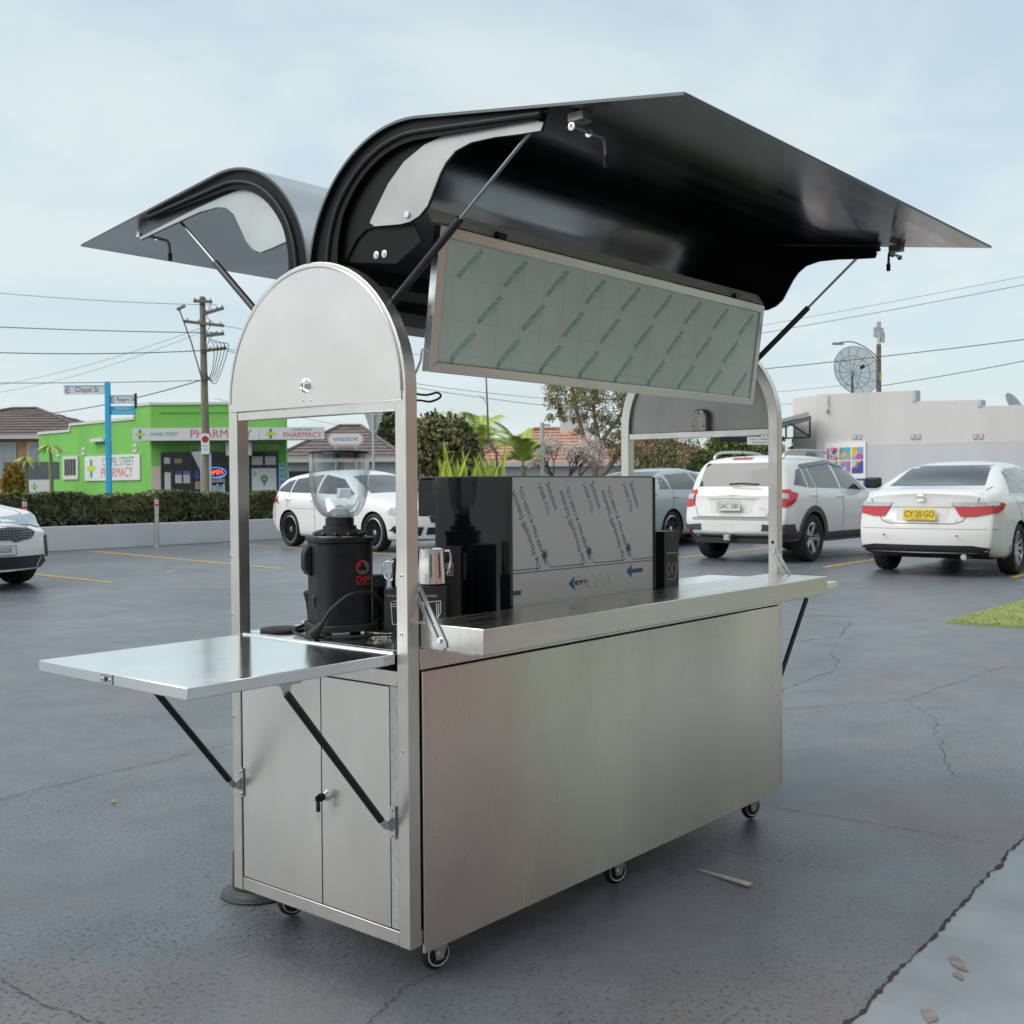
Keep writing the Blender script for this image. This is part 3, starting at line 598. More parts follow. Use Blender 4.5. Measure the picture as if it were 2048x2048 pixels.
for k_, x in enumerate((.475, .675, .870)):
    a_ = radians(-62)
    for txt, sz, off in (('The Novacel\u00ae Solution', .0265, 0.), ('for LASER Fiber & LASER CO\u2082', .0195, .031)):
        fp.text(txt, sz, FM(x + .010 + off * .88, .262 + off * .42, a_ + pi), 0, .93, bold=.0001)
    for txt, sz, dx, dz in (('Solution', .0265, .118, .352), ('LASER CO\u2082', .0195, .084, .345)): fp.text(txt, sz, FM(x + dx, dz, a_), 0, .95, bold=.0001)
    sx, sz_ = x + .085, .196       # starburst
    for j in range(14):
        t_ = 2 * pi * j / 14; d = Vector((cos(t_), 0, sin(t_))); q = Vector((-sin(t_), 0, cos(t_))); c_ = Vector((sx, FY - .0002, sz_))
        fp.add([c_ + q * .0026, c_ - q * .0026, c_ + d * (.021 if j % 2 else .016)], [(0, 1, 2)], 0)
    fp.add([Vector((sx + .0075 * cos(2 * pi * j / 12), FY - .0004, sz_ + .0075 * sin(2 * pi * j / 12))) for j in range(12)], [tuple(range(12))], 0)
    fp.add([(sx + .008, FY - .0003, sz_ - .016), (sx + .010, FY - .0003, sz_ - .016), (sx + .026, FY - .0003, sz_ - .033), (sx + .024, FY - .0003, sz_ - .033)], [(0, 1, 2, 3)], 0)
for z0, x0, x1 in ((.153, .42, 1.09), (.161, .42, .53), (.161, .585, .73), (.161, .785, .925), (.161, .98, 1.09)): fp.add([(x0, FY - .0003, z0), (x1, FY - .0003, z0), (x1, FY - .0003, z0 + .0022), (x0, FY - .0003, z0 + .0022)], [(0, 1, 2, 3)], 0)
for x, z in ((.665, .112), (.945, .128), (.375, .104)):
    for p in ([(x, z), (x + .026, z + .019), (x + .026, z - .019)], [(x + .026, z + .006), (x + .026, z - .006), (x + .085, z - .006), (x + .085, z + .006)]):
        p = [(max(a_, MX0 + .006), b_) for a_, b_ in p]
        if max(a_ for a_, b_ in p) > MX0 + .01: fp.add([(a_, FY - .0003, b_) for a_, b_ in p], [tuple(range(len(p)))], 0)
fp.build('film_print', BLUE, bp, fix=False)
gz = MB(); gz.text('GAGGIA', .062, FM(.775, .112), 0, .78, extrude=.0012, bold=-.001); gz.build('embossed_name', BFILM, bp)
# ---- grinder
gr = thing('coffee_grinder', 'black coffee grinder with clear bean hopper and red-grey logo', 'grinder', (.175, .423, BZ), STREET)
def rrect(hx, hy, r, n=8):
    P = []
    for cx_, cy_, a0 in ((hx - r, hy - r, 0), (-hx + r, hy - r, pi / 2), (-hx + r, -hy + r, pi), (hx - r, -hy + r, 3 * pi / 2)):
        for i in range(n + 1): t_ = a0 + pi / 2 * i / n; P.append((cx_ + r * cos(t_), cy_ + r * sin(t_)))
    return P
RZ = Matrix.Rotation(radians(24), 4, 'Z')
GB = mat('grinder_black', (.012, .014, .016), .5, spec=.3, var=(40, .15), bump=[[160, .15, .001]])
b0 = MB().prism(rrect(.074, .085, .045), .030, .238, 'XY', M=RZ).build('body', GB, gr, smooth=True, bevel=.0015)
MB().prism(rrect(.080, .091, .048), .2385, .2505, 'XY', M=RZ).build('top_plate', GB, gr, smooth=True, bevel=.002)
bs = MB(); bs.prism(rrect(.086, .100, .060), .012, .030, 'XY', M=RZ); bs.build('base', RUBBER, gr, smooth=True, bevel=.003)
for sx in (-1, 1):
    for sy in (-1, 1):
        p = RZ @ Vector((sx * .06, sy * .075, 0)); MB().lathe([(.014, 0), (.016, .004), (.015, .013)], p, 'Z', 16).build('foot', RUBBER, gr, smooth=True)
rg = MB(); rg.lathe([(.060, .2746), (.066, .279), (.066, .286), (.058, .291), (.044, .295), (.043, .303), (.040, .304)], (0, 0, 0), 'Z', 40); ro = rg.build('adjust_ring', RUBBER, gr, smooth=True)
for i in range(12):
    t_ = 2 * pi * i / 12; MB().lathe([(0, -.006), (.006, -.004), (.0075, 0), (.006, .004), (0, .006)], (.064 * cos(t_), .064 * sin(t_), .283), 'Z', 10).build('grip', BLACKP, ro, smooth=True)
MB().lathe([(.063, .2748), (.069, .2758), (.069, .2775), (.063, .2785)], (0, 0, 0), 'Z', 40).build('steel_ring', CHROME, ro, smooth=True)
nk = MB(); nk.lathe([(.037, .300), (.037, .3235), (.035, .3235), (.035, .300)], (0, 0, 0), 'Z', 36); nk.build('neck', BLACKP, gr, smooth=True)
GLASS = mat('hopper_plastic', (.93, .97, .98), .04, trans=1., ior=1.12, spec=.6)
hp_o = [(.034, .3245), (.047, .331), (.058, .344), (.0665, .361), (.0725, .381), (.0762, .404), (.0778, .43), (.0783, .46), (.0785, .489)]
hp = [(r_, h_) for r_, h_ in hp_o] + [(r_ - .0028, h_) for r_, h_ in reversed(hp_o)]
hh = MB(); hh.lathe(hp + [hp[0]], (0, 0, 0), 'Z', 48); 
HG = bpy.data.materials.new('clear_hopper'); HG.use_nodes = True; nt = HG.node_tree; nt.nodes.clear()
o1 = nt.nodes.new('ShaderNodeOutputMaterial'); tr = nt.nodes.new('ShaderNodeBsdfTransparent'); gl = nt.nodes.new('ShaderNodeBsdfGlossy'); mx = nt.nodes.new('ShaderNodeMixShader'); lw = nt.nodes.new('ShaderNodeLayerWeight')
tr.inputs[0].default_value = (.93, .955, .965, 1); gl.inputs['Roughness'].default_value = .06; lw.inputs['Blend'].default_value = .5
pw_ = nt.nodes.new('ShaderNodeMath'); pw_.operation = 'POWER'; pw_.inputs[1].default_value = 1.6; nt.links.new(lw.outputs['Facing'], pw_.inputs[0]); ml_ = nt.nodes.new('ShaderNodeMath'); ml_.operation = 'MULTIPLY_ADD'; ml_.inputs[1].default_value = .62; ml_.inputs[2].default_value = .07; nt.links.new(pw_.outputs[0], ml_.inputs[0]); nt.links.new(ml_.outputs[0], mx.inputs[0]); nt.links.new(tr.outputs[0], mx.inputs[1]); nt.links.new(gl.outputs[0], mx.inputs[2]); nt.links.new(mx.outputs[0], o1.inputs[0]); MATS['clear_hopper'] = HG
ho = hh.build('hopper', HG, gr, smooth=True)
MB().lathe([(.0, .328), (.030, .330), (.022, .345), (.009, .356), (0, .358)], (0, 0, 0), 'Z', 28).build('hopper_cone', HG, ho, smooth=True)
MB().lathe([(.0785, .489), (.0800, .4915), (.0795, .496), (.066, .4995), (.040, .5015), (0, .502)], (0, 0, 0), 'Z', 44).lathe([(.0755, .478), (.0762, .489), (.0, .489)], (0, 0, 0), 'Z', 44).build('hopper_lid', mat('lid_black', (.018, .02, .022), .3), gr, smooth=True)
for o_ in gr.children:
    if o_.name.split('.')[0] in ('adjust_ring', 'neck', 'hopper', 'hopper_lid'): o_.location.z = -.024
# vents, switch, logo
def side_pt(u, z, out=.0): 
    """point on the camera facing rounded front of the body; u lateral"""
    return RZ @ Vector((u, -.085 - out, z))
vt = MB()
for z0 in (.190, .055):
    for k_ in range(3):
        MB().box(-.026, -.0858, z0 + k_ * .0085, .016, -.0848, z0 + k_ * .0085 + .0032, M=RZ).build('vent_slot', mat('vent_dark', (.003, .003, .003), .9), b0)
sw = MB(); sw.box(-.0765, -.036, .072, -.0738, -.012, .103, M=RZ); sw.box(-.0795, -.032, .076, -.0764, -.016, .099, M=RZ @ Matrix.Rotation(radians(0), 4, 'Y')); sw.build('rocker_switch', [BLACKP], b0, bevel=.001)
RED = mat('logo_red', (.62, .015, .03), .45); GREY = mat('logo_grey', (.16, .16, .16), .4, .4)
lg = MB()
ang0 = radians(14); LM = RZ @ frameM((.040, -.0862, .182), (1, .0, 0), (0, 0, 1))
LM = RZ @ Matrix.Translation((.034, -.0855, .175)) @ Matrix.Rotation(radians(7), 4, 'Z') @ frameM((0, 0, 0), (1, 0, 0), (0, 0, 1)) @ Matrix.Translation((0, 0, .0016))
for i in range(36):
    t0_, t1_ = 2 * pi * i / 36, 2 * pi * (i + 1) / 36; w0, w1 = .0085 + .003 * sin(t0_ * 3), .0085 + .003 * sin(t1_ * 3)
    lg.add([LM @ Vector((.0185 * cos(t0_), .0185 * sin(t0_) + .0, 0)), LM @ Vector((.0185 * cos(t1_), .0185 * sin(t1_), 0)), LM @ Vector(((.0185 - w1) * cos(t1_), (.0185 - w1) * sin(t1_), 0)), LM @ Vector(((.0185 - w0) * cos(t0_), (.0185 - w0) * sin(t0_), 0))], [(0, 1, 2, 3)], 0 if 7 < i < 21 else 1)
lg.text('DIP', .0215, LM @ Matrix.Translation((0, -.0315, 0)), 0, 1.15, bold=.0006)
lg.add([LM @ Vector(p) for p in ((-.018, -.0435, 0), (.018, -.0435, 0), (.018, -.0415, 0), (-.018, -.0415, 0))], [(0, 1, 2, 3)], 1)
lg.build('logo', [RED, GREY], b0, fix=False)
cp = MB(); cp.prism([(.0, .150), (.0, .228), (-.012, .225), (-.020, .208), (-.020, .170), (-.010, .153)], -.020, .020, 'XZ', M=RZ @ Matrix.Translation((-.0745, .02, 0))); cp.build('side_grip', GB, gr, bevel=.003)
# power cord: loops round the base, arches up and ends in a plug
cd_ = MB(); pts = [(.10, .03, .030), (.115, -.01, .055), (.112, -.04, .085), (.088, -.085, .112), (.045, -.125, .112), (.0, -.135, .078), (-.026, -.142, .040), (-.036, -.145, .026)]
cd_.tube(catmull(pts, 8), .0042, 10)
cd_.tube(catmull([(.105, .02, .022), (.118, -.03, .010), (.09, -.105, .006), (.02, -.135, .006), (-.055, -.125, .006), (-.108, -.06, .008), (-.112, .0, .014), (-.09, .03, .02)], 8), .0042, 10)
cd_.build('power_cord', RUBBER, gr, smooth=True)
pg = MB(); pg.cyl((-.024, -.141, .042), (-.036, -.146, .026), .0075, .010, 14); pg.cyl((-.036, -.146, .026), (-.052, -.152, .010), .013, .0155, 16); pgo = pg.build('plug', RUBBER, gr, smooth=True)
pp = MB(); pp.box(-.066, -.158, -.0005, -.052, -.156, .004); pp.box(-.060, -.150, .0, -.046, -.148, .0045); pp.build('pins', mat('brass', (.55, .42, .22), .3, 1.), pgo)
# ---- small things
tm = MB(); tm.lathe([(.055, 0), (.058, .002), (.058, .006), (.054, .008)], (0, 0, 0), 'Z', 40); tmo = tm.build('tamping_mat', RUBBER, smooth=True); tmo.location = (.105, .625 - .05, BZ); tag(tmo, 'flat round black rubber mat on the bench by the back post', 'mat')
ta = thing('tamper', 'black-handled coffee tamper beside the grinder', 'tamper', (.195, .565, BZ))
MB().lathe([(.027, 0), (.028, .002), (.028, .016), (.024, .020), (.012, .024)], (0, 0, 0), 'Z', 28).build('steel_base', ZINC, ta, smooth=True)
MB().lathe([(.010, .0242), (.011, .045), (.014, .070), (.019, .088), (.020, .096), (.016, .101), (0, .102)], (0, 0, 0), 'Z', 24).build('handle', RUBBER, ta, smooth=True)
CARD = mat('black_carton', (.008, .008, .009), .42); WINK = mat('white_print', (.65, .65, .65), .5)
def carton(name, label, loc, sx, sy, h, rz, draw, group=None):
    t_ = thing(name, label, 'box', loc, rz, group); o = MB().box(-sx / 2, -sy / 2, 0, sx / 2, sy / 2, h).build('carton', CARD, t_, bevel=.0012)
    if draw:
        d = MB(); F_ = frameM((0, -sy / 2 - .0008, h / 2), (1, 0, 0), (0, 0, 1))
        def pl(pts, w=.0011):
            for i in range(len(pts) - 1):
                a_ = Vector((*pts[i], 0)); b_ = Vector((*pts[i + 1], 0)); n_ = Vector((-(b_ - a_).y, (b_ - a_).x, 0)).normalized() * w; d.add([F_ @ q for q in (a_ + n_, a_ - n_, b_ - n_, b_ + n_)], [(0, 1, 2, 3)])
        draw(d, pl, F_, sx, h); d.build('print', WINK, o, fix=False)
    return t_
def d_jug(d, pl, F_, sx, h):
    pl([(-.021, .030), (-.017, .024), (-.018, -.030), (-.008, -.033), (.012, -.030), (.014, -.010), (.020, .0), (.023, .006), (.023, .034), (-.021, .030)]); pl([(.013, .030), (.014, -.010)]); pl([(.018, .028), (.018, .002), (.015, -.006)])
    d.text('CLASSIC', .0075, F_ @ Matrix.Translation((.002, .046, 0))); d.text('600ml', .008, F_ @ Matrix.Translation((-.003, -.024, 0)), 0); d.text('STAINLESS STEEL', .006, F_ @ Matrix.Translation((.0, -.046, 0)))
def d_tumbler(d, pl, F_, sx, h):
    pl([(-.016, .026), (-.012, -.032), (.014, -.032), (.018, .026)]); pl([(-.016, .020), (.017, .020)]); pl([(-.015, .014), (.017, .014)]); pl([(-.010, .028), (.013, .028)])
    d.text('dosing cup', .007, F_ @ Matrix.Translation((-.012, .042, 0))); d.text('ESPRESSO', .006, F_ @ Matrix.Translation((.010, -.046, 0)))
def d_pad(d, pl, F_, sx, h):
    for c_ in (-.016, .014): pl([(c_ + .012 * cos(2 * pi * i / 20), .0 + .018 * sin(2 * pi * i / 20)) for i in range(21)], .0010)
    pl([(.034, .050), (-.034, .050)]); pl([(.033, .050), (.030, -.018), (.012, -.034), (-.03, -.030)]); d.text('mat', .010, F_ @ Matrix.Translation((.018, -.062, 0)))
AF = STREET + .10
carton('black_carton', 'small black carton with white tumbler drawing beside the grinder', (.262, .292, BZ), .068, .068, .118, STREET - .12, d_tumbler)
carton('black_carton', 'small black carton with white jug drawing behind the serving shelf', (.205, .118, BZ), .074, .080, .138, STREET - .05, d_jug)
def d_small(d, pl, F_, sx, h):
    for k_ in range(5): d.text('Barista supply', .006, F_ @ Matrix.Translation((.004 + k_ * .006 - .012, h * .25, 0)) @ Matrix.Rotation(pi / 2, 4, 'Z'))
carton('tall_carton', 'tall plain black carton between the steel jug and the machine', (.330, .185, BZ), .075, .075, .225, STREET - .05, d_small)
carton('black_carton', 'black carton with white line drawing behind the machine at the far end', (1.235, .115, BZ), .085, .08, .235, 0.0, d_pad)
def jug(name, label, loc, s=1., rz=0.):
    t_ = thing(name, label, 'jug', loc, rz); b_ = MB(); P = [(.034, 0), (.0375, .004), (.038, .03), (.0355, .055), (.034, .085), (.0345, .090), (.033, .090), (.032, .080)]
    b_.lathe([(r_ * s, h_ * s) for r_, h_ in P], (0, 0, 0), 'Z', 40); b_.build('cup', CHROME, t_, smooth=True)
    h_ = MB(); h_.tube(catmull([(.033 * s, 0, .080 * s), (.055 * s, 0, .082 * s), (.062 * s, 0, .060 * s), (.055 * s, 0, .030 * s), (.037 * s, 0, .022 * s)], 6), .0035 * s, 8); h_.build('handle', CHROME, t_, smooth=True); return t_
jug('steel_jug', 'polished steel milk jug standing on the jug-drawing carton', (.203, .122, BZ + .1392), .98, radians(-10))
jug('steel_jug', 'polished steel milk jug on the tumbler carton behind the near post', (.272, .290, BZ + .1192), .82, radians(140))
ks = MB(); ks.lathe([(.030, 0), (.031, .002), (.031, .110), (.0315, .112), (.0315, .142), (.030, .144), (0, .144)], (0, 0, 0), 'Z', 32); ko = ks.build('black_canister', [BLACKP], smooth=True); ko.location = (.300, .425, BZ); tag(ko, 'black canister with grey lid behind the grinder', 'canister')
MB().lathe([(.0322, .113), (.0322, .143), (.030, .1445), (0, .1445)], (0, 0, 0), 'Z', 32).build('lid', mat('grey_lid', (.16, .17, .17), .4), ko, smooth=True)
kk = thing('bunch_of_keys', 'bunch of small brass and steel keys lying on the bench', 'keys', (.165, .292, BZ))
KEYM = mat('key_brass', (.52, .44, .33), .3, 1.)
for i in range(6):
    r_ = random.Random(i + 3); M_ = Matrix.Translation((r_.uniform(-.02, .02), r_.uniform(-.015, .015), .001 + .0022 * i)) @ Matrix.Rotation(STREET + r_.uniform(-.5, .5), 4, 'Z')
    k_ = MB(); k_.prism([(.0, .0), (.008, .006), (.016, .007), (.022, .003), (.046, .0025), (.049, -.0), (.046, -.0025), (.040, -.001), (.036, -.003), (.022, -.003), (.016, -.007), (.008, -.006)], 0, .0018, 'XY', M=M_); k_.build('key', KEYM if i % 2 else ZINC, kk)
cbd = MB().box(-.07, -.02, 0, .07, .02, .004).build('cardboard_strip', mat('cardboard', (.32, .24, .16), .8)); cbd.location = (.345, .075, BZ + .001); cbd.rotation_euler = (0, 0, -.2); tag(cbd, 'strip of brown cardboard beside the machine foot', 'cardboard')
# ================================================================ street edge: planter wall, hedge, bollards
RENDER = mat('white_render', (.66, .67, .69), .7, var=(1.2, .05), bump=[[40, .15, .004]])
pw = MB(); A_, B_ = Vector((2.0, 17.55, 0)), Vector((22.5, 18.75, 0)); dW = (B_ - A_).normalized(); nW = Vector((-dW.y, dW.x, 0))
def WM(): return frameM(A_, dW, nW)
lw_ = (B_ - A_).length
pl_ = thing('planter_wall', 'long low white rendered wall below the hedge', 'wall', (0, 0, 0))
MB().box(0, 0, 0, lw_, .16, .455, M=WM()).build('front_wall', RENDER, pl_, bevel=.01)
MB().box(0, .161, 0, lw_, 1.5, .40, M=WM()).build('soil', mat('soil', (.05, .038, .028), .95, var=(9, .3)), pl_)
hd = thing('hedge', 'long clipped green hedge with bare brown twigs low down', 'hedge', (0, 0, 0))
def _hs(g_, n):
    x = g_.random(n) * (lw_ - 8.2) + .3; u = g_.random(n); y = .22 + g_.random(n) ** .7 * .85; z = .44 + g_.random(n) ** .55 * (.60 + .035 * np.sin(x * 2.1) + .03 * np.sin(x * 5.3 + 1))
    lowgap = (z < .70) & (np.sin(x * 1.7 + 2.0) + .6 * np.sin(x * 4.1) > -.1) & (y < .75); keep = ~(lowgap & (g_.random(n) < .93))
    y = np.where(g_.random(n) < .5, .20 + .12 * g_.random(n) ** 2 + .04 * np.sin(x * 3 + z * 6), y); y = np.where(z < .72, np.maximum(y, .26), y)
    P = np.stack([x, y, z], 1)[keep]; M_ = np.array(WM()); return P @ M_[:3, :3].T + M_[:3, 3]
HEDGE = mat('hedge_leaf', (.10, .165, .048), .6, var=(.9, .4, (.22, .22, .10)))
V, F = leaves(46000, _hs, .055, 11); hf = np_obj('foliage', V, F, HEDGE, hd)
TWIG = mat('twig', (.17, .125, .095), .85)
tw = MB(); r_ = random.Random(4)
for i in range(300):
    x = r_.uniform(.3, lw_ - 8.2); y = r_.uniform(.45, .7); p0 = Vector((x, y, .40)); p1 = p0 + Vector((r_.uniform(-.35, .35), r_.uniform(-.35, -.1), r_.uniform(.2, .4))); p2 = p1 + Vector((r_.uniform(-.2, .2), r_.uniform(-.1, .1), r_.uniform(.1, .25)))
    tw.tube([WM() @ p0, WM() @ p1, WM() @ p2], [.014, .009, .004], 4)
o = tw.build('twigs', TWIG, hd); o['kind'] = 'stuff'
def dark(g_, n): return None
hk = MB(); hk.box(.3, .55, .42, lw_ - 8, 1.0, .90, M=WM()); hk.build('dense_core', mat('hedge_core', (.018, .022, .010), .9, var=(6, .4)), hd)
BOL = mat('bollard_steel', (.62, .60, .58), .35, 1., var=(6, .1))
for i, (x, y, lab) in enumerate(((10.70, 17.68, 'stainless steel bollard with red band standing before the white wall'), (8.02, 17.62, 'stainless steel bollard with red band rising behind the white sports sedan'))):
    bo = thing('bollard', lab, 'bollard', (x, y, 0), 0, 'parking bollards')
    MB().cyl((0, 0, 0), (.0, 0, .90), .046, .046, 20).lathe([(.046, .90), (.046, .915), (.03, .925), (0, .925)], (0, 0, 0), 'Z', 20).build('post', BOL, bo, smooth=True)
    MB().cyl((0, 0, .80), (0, 0, .84), .048, .048, 20).build('red_band', mat('reflector_red', (.65, .03, .02), .4), bo)
    MB().tube([(-.03, 0, .92), (-.03, 0, .965), (.03, 0, .965), (.03, 0, .92)], .006, 6).build('lifting_ring', CHROME, bo)
    MB().box(-.10, -.10, 0, .10, .10, .006).build('base_plate', BOL, bo)
# ================================================================ street name post
SBL = mat('sign_blue', (.03, .40, .68), .45); SWH = mat('sign_white', (.70, .71, .72), .5); SINK = mat('sign_ink', (.03, .035, .05), .5); SINKB = mat('sign_ink_blue', (.05, .13, .25), .5)
sp_ = thing('street_name_post', 'bright blue post with white Chapel St and Rogers St name blades', 'street sign', st(-9.26, 26), STREET)
MB().box(-.055, -.055, 0, .055, .055, 3.60).build('post', SBL, sp_, bevel=.008)
def blade(x0, x1, z0, z1, m, lines, cap=True, ink=SINK, rot=0.):
    R_ = Matrix.Rotation(rot, 4, 'Z'); b_ = MB().box(x0, -.015, z0, x1, .015, z1, M=R_).build('name_blade', m, sp_, bevel=.003)
    if cap: MB().box(x0, -.02, z1 - .001, x1, .02, z1 + .018, M=R_).build('cap_rail', SBL, b_)
    t_ = MB()
    for s_, sz, dx, dz in lines: t_.text(s_, sz, R_ @ frameM(((x0 + x1) / 2 + dx, -.017, (z0 + z1) / 2 + dz), (1, 0, 0), (0, 0, 1)), 0, .85)
    if cap:
        cx, cz = x0 + .09 * (1 if x1 - x0 > .8 else .6), (z0 + z1) / 2
        P = [R_ @ Vector((cx + .045 * cos(radians(40 + 280 * i / 20)), -.017, cz + .06 * sin(radians(40 + 280 * i / 20)))) for i in range(21)]; t_.tube(P, .008, 4); t_.box(cx - .03, -.018, cz - .006, cx + .06, -.0165, cz + .006, M=R_)
    t_.build('lettering', ink, b_, fix=False)
blade(-1.0, -.057, 3.315, 3.50, SWH, [('Chapel St', .165, .06, .01)])
blade(.06, .62, 3.09, 3.27, SWH, [('Rogers St', .125, .08, .01)])
blade(.06, .63, 2.84, 3.04, SBL, [('Mona Dear', .085, 0, .045), ('Child Care Centre', .075, 0, -.045)], cap=False, ink=SWH)
MB().box(.62, -.03, 2.98, .665, .03, 3.33).build('blade_clamp', BLACKP, sp_)
# ================================================================ timber power pole
WOODP = mat('pole_timber', (.20, .21, .13), .85, var=((9, 9, 1.2), .35, (.30, .27, .20)), bump=[[(30, 30, 2), .3, .01]])
GREYW = mat('arm_timber', (.17, .13, .10), .85, var=(5, .25))
pp_ = thing('power_pole', 'weathered timber power pole with crossarms, cables and a street lamp', 'power pole', st(-11.05, 41), STREET)
MB().cyl((.0, 0, 0), (-.085, 0, 8.05), .175, .10, 18).build('pole', WOODP, pp_, smooth=True)
for x0, z0, x1, z1 in ((-.36, 7.88, .30, 7.84), (.02, 7.42, .72, 7.62), (-.70, 7.15, .72, 6.98), (.0, 6.62, .72, 6.70), (-.10, 6.08, .80, 6.18)):
    a_ = MB(); d_ = Vector((x1 - x0, 0, z1 - z0)).normalized(); a_.tube([(x0, -.14, z0), (x1, -.14, z1)], .05, square=True, up=(0, 1, 0)); ao = a_.build('crossarm', GREYW, pp_)
    for k in range(4):
        q = Vector((x0, -.14, z0)).lerp(Vector((x1, -.14, z1)), .08 + k * .28); MB().lathe([(.012, .04), (.03, .06), (.018, .08), (.034, .10), (.012, .13)], q, 'Z', 10).build('insulator', mat('insulator', (.20, .18, .16), .3), ao, smooth=True)
MB().tube([(-.06, -.15, 4.95), (-.45, -.2, 6.4), (-.86, -.25, 7.60)], .028, 6).build('lamp_arm', GREYW, pp_)
MB().box(-.95, -.32, 7.58, -.62, -.18, 7.68, M=Matrix.Translation((-.78, 0, 7.63)) @ Matrix.Rotation(-.45, 4, 'Y') @ Matrix.Translation((.78, 0, -7.63))).build('lamp_head', mat('lamp_grey', (.25, .24, .23), .5), pp_, bevel=.02)
CABLE = mat('cable_black', (.012, .013, .015), .7)
r_ = random.Random(9)
for k in range(5):
    cb = MB(); x = .15 + k * .13; cb.tube(catmull([(x, -.15, 6.55 - .05 * k), (x + .22, -.2, 6.2), (x + .15 - .1 * k, -.2, 5.4 - .12 * k), (.05, -.16, 4.9 + .1 * k)], 6), .014, 5); cb.build('loop_cable', CABLE, pp_)
for z0, z1 in ((7.85, 7.1), (7.1, 6.6), (6.65, 6.1)): MB().tube(catmull([(.3, -.15, z0), (.12, -.2, (z0 + z1) / 2 - .15), (.35, -.15, z1)], 6), .012, 5).build('loop_cable', CABLE, pp_)
ps = MB(); ps.box(-.14, -.20, 2.36, .16, -.18, 3.10); pso = ps.build('parking_sign', SWH, pp_, bevel=.01)
q = MB(); q.lathe([(.125, 0), (.095, 0)], (0, 0, 0), 'Z', 28, M=frameM((.01, -.203, 2.90), (1, 0, 0), (0, 0, 1))); q.box(-.09, -.2045, 2.885, .11, -.2025, 2.915, M=Matrix.Identity(4)); q.build('red_ring', mat('sign_red', (.6, .05, .05), .5), pso)
q = MB(); q.text('RIGHT', .075, frameM((.01, -.203, 2.66), (1, 0, 0), (0, 0, 1)), 0, .8); q.text('TURN', .075, frameM((.01, -.203, 2.53), (1, 0, 0), (0, 0, 1)), 0, .8); q.build('lettering', SINK, pso, fix=False)
MB().box(.12, -.16, .5, .20, -.08, 2.4).build('cable_guard', mat('guard_pale', (.35, .42, .45), .5), pp_)
# overhead wires
def wire(p, q, sag, r=.016, label='thin dark overhead wire strung across the sky', n=18, sub=None):
    p = Vector(p); q = Vector(q); P = [p.lerp(q, i / n) - Vector((0, 0, 4 * sag * (i / n) * (1 - i / n))) for i in range(n + 1)]
    o = MB().tube(P, r * .75, 5).build('overhead_wire', mat('wire_grey', (.05, .055, .06), .7)); return tag(o, label, 'wire', 'overhead wires')
WLS = ['topmost faint wire reaching the power pole from the left', 'dark wire meeting the pole at its middle crossarms', 'thick dark wire meeting the lowest crossarm from the left', 'level wire below the crossarms left of the pole', 'thick sagging cable rising to the pole from the brick roof', 'upper of two faint wires slanting up to the pole', 'lower of two faint wires slanting up to the pole', 'highest wire leaving the pole behind the cart', 'middle wire running behind the cart under the light box', 'lowest wire seen under the light box through the cart', 'short thin wire from the pole to the mauve-roofed house', 'thicker of two rising wires beside the far lid strut', 'fainter upper one of two rising wires beside the far lid strut', 'long dark wire crossing in front of the satellite dish', 'steep wire climbing right from the antenna pole', 'short wire descending right from the antenna pole', 'faint wire ending at the antenna pole from the left', 'lowest faint wire ending at the antenna pole']
WL = 'thin dark overhead wire strung across the pale sky'
for (a0, b0, z0, a1, b1, z1, sg, rr) in ((-24, 38, 8.6, -10.6, 41, 7.75, .25, .012), (-22, 36, 6.65, -10.5, 41, 6.75, .10, .020), (-22, 36, 5.85, -10.4, 41, 6.15, .25, .022), (-22, 36, 4.65, -10.8, 41, 5.05, .10, .016), (-30, 62, 5.2, -11.2, 41, 5.05, .5, .026),
    (-30, 58, 6.1, -11, 41, 7.0, .5, .010), (-30, 58, 5.8, -11, 41, 6.85, .6, .010), (-10.4, 41, 7.0, 14, 64, 7.4, .6, .012), (-10.4, 41, 6.2, 12, 60, 5.6, .8, .014), (-10.3, 41, 6.1, 16, 70, 5.6, .9, .016), (-10.8, 41, 4.4, -6, 60, 3.9, .1, .010),
    (6, 46, 6.6, 24, 38, 9.1, .12, .014), (6, 46, 6.9, 24, 38, 9.4, .12, .010), (4, 44, 5.15, 24, 36, 6.7, .2, .020), (13.6, 42, 4.75, 26, 33, 7.2, .25, .018), (13.5, 42, 4.7, 18, 48, 3.9, .1, .010), (4, 44, 4.6, 13.6, 42, 4.95, .2, .010), (4, 52, 4.7, 13.6, 42, 4.5, .3, .010)):
    wire(st(a0, b0, z0), st(a1, b1, z1), sg, rr, WLS.pop(0))
# ================================================================ the corner pharmacy
GREEN = mat('pharmacy_green', (.17, .47, .085), .7, var=((.7, .7, .18), .11), bump=[[30, .1, .004]]); TRIM = mat('pale_trim', (.60, .58, .56), .6); FASC = mat('fascia_white', (.66, .66, .66), .5)
DKF = mat('shopfront_dark', (.012, .014, .018), .25); REDL = mat('letter_red', (.60, .07, .06), .5); GRNL = mat('letter_green', (.10, .24, .19), .5); CRG = mat('cross_green', (.03, .30, .14), .5); CRY = mat('cross_yellow', (.52, .60, .03), .5)
ph = thing('pharmacy_building', 'bright green corner pharmacy with white awning fascia and side sign', 'shop', st(-14.97, 47), STREET)
MB().prism([(0, 0), (5.6, 0), (5.6, 4.60), (0, 4.60)], 0, .3, 'XZ').build('front_wall', GREEN, ph)
MB().box(-.02, -.06, 4.601, 5.65, .34, 4.70).build('parapet_cap', TRIM, ph)
MB().box(.35, -.05, 4.28, 5.4, -.002, 4.33).build('moulding', GREEN, ph)
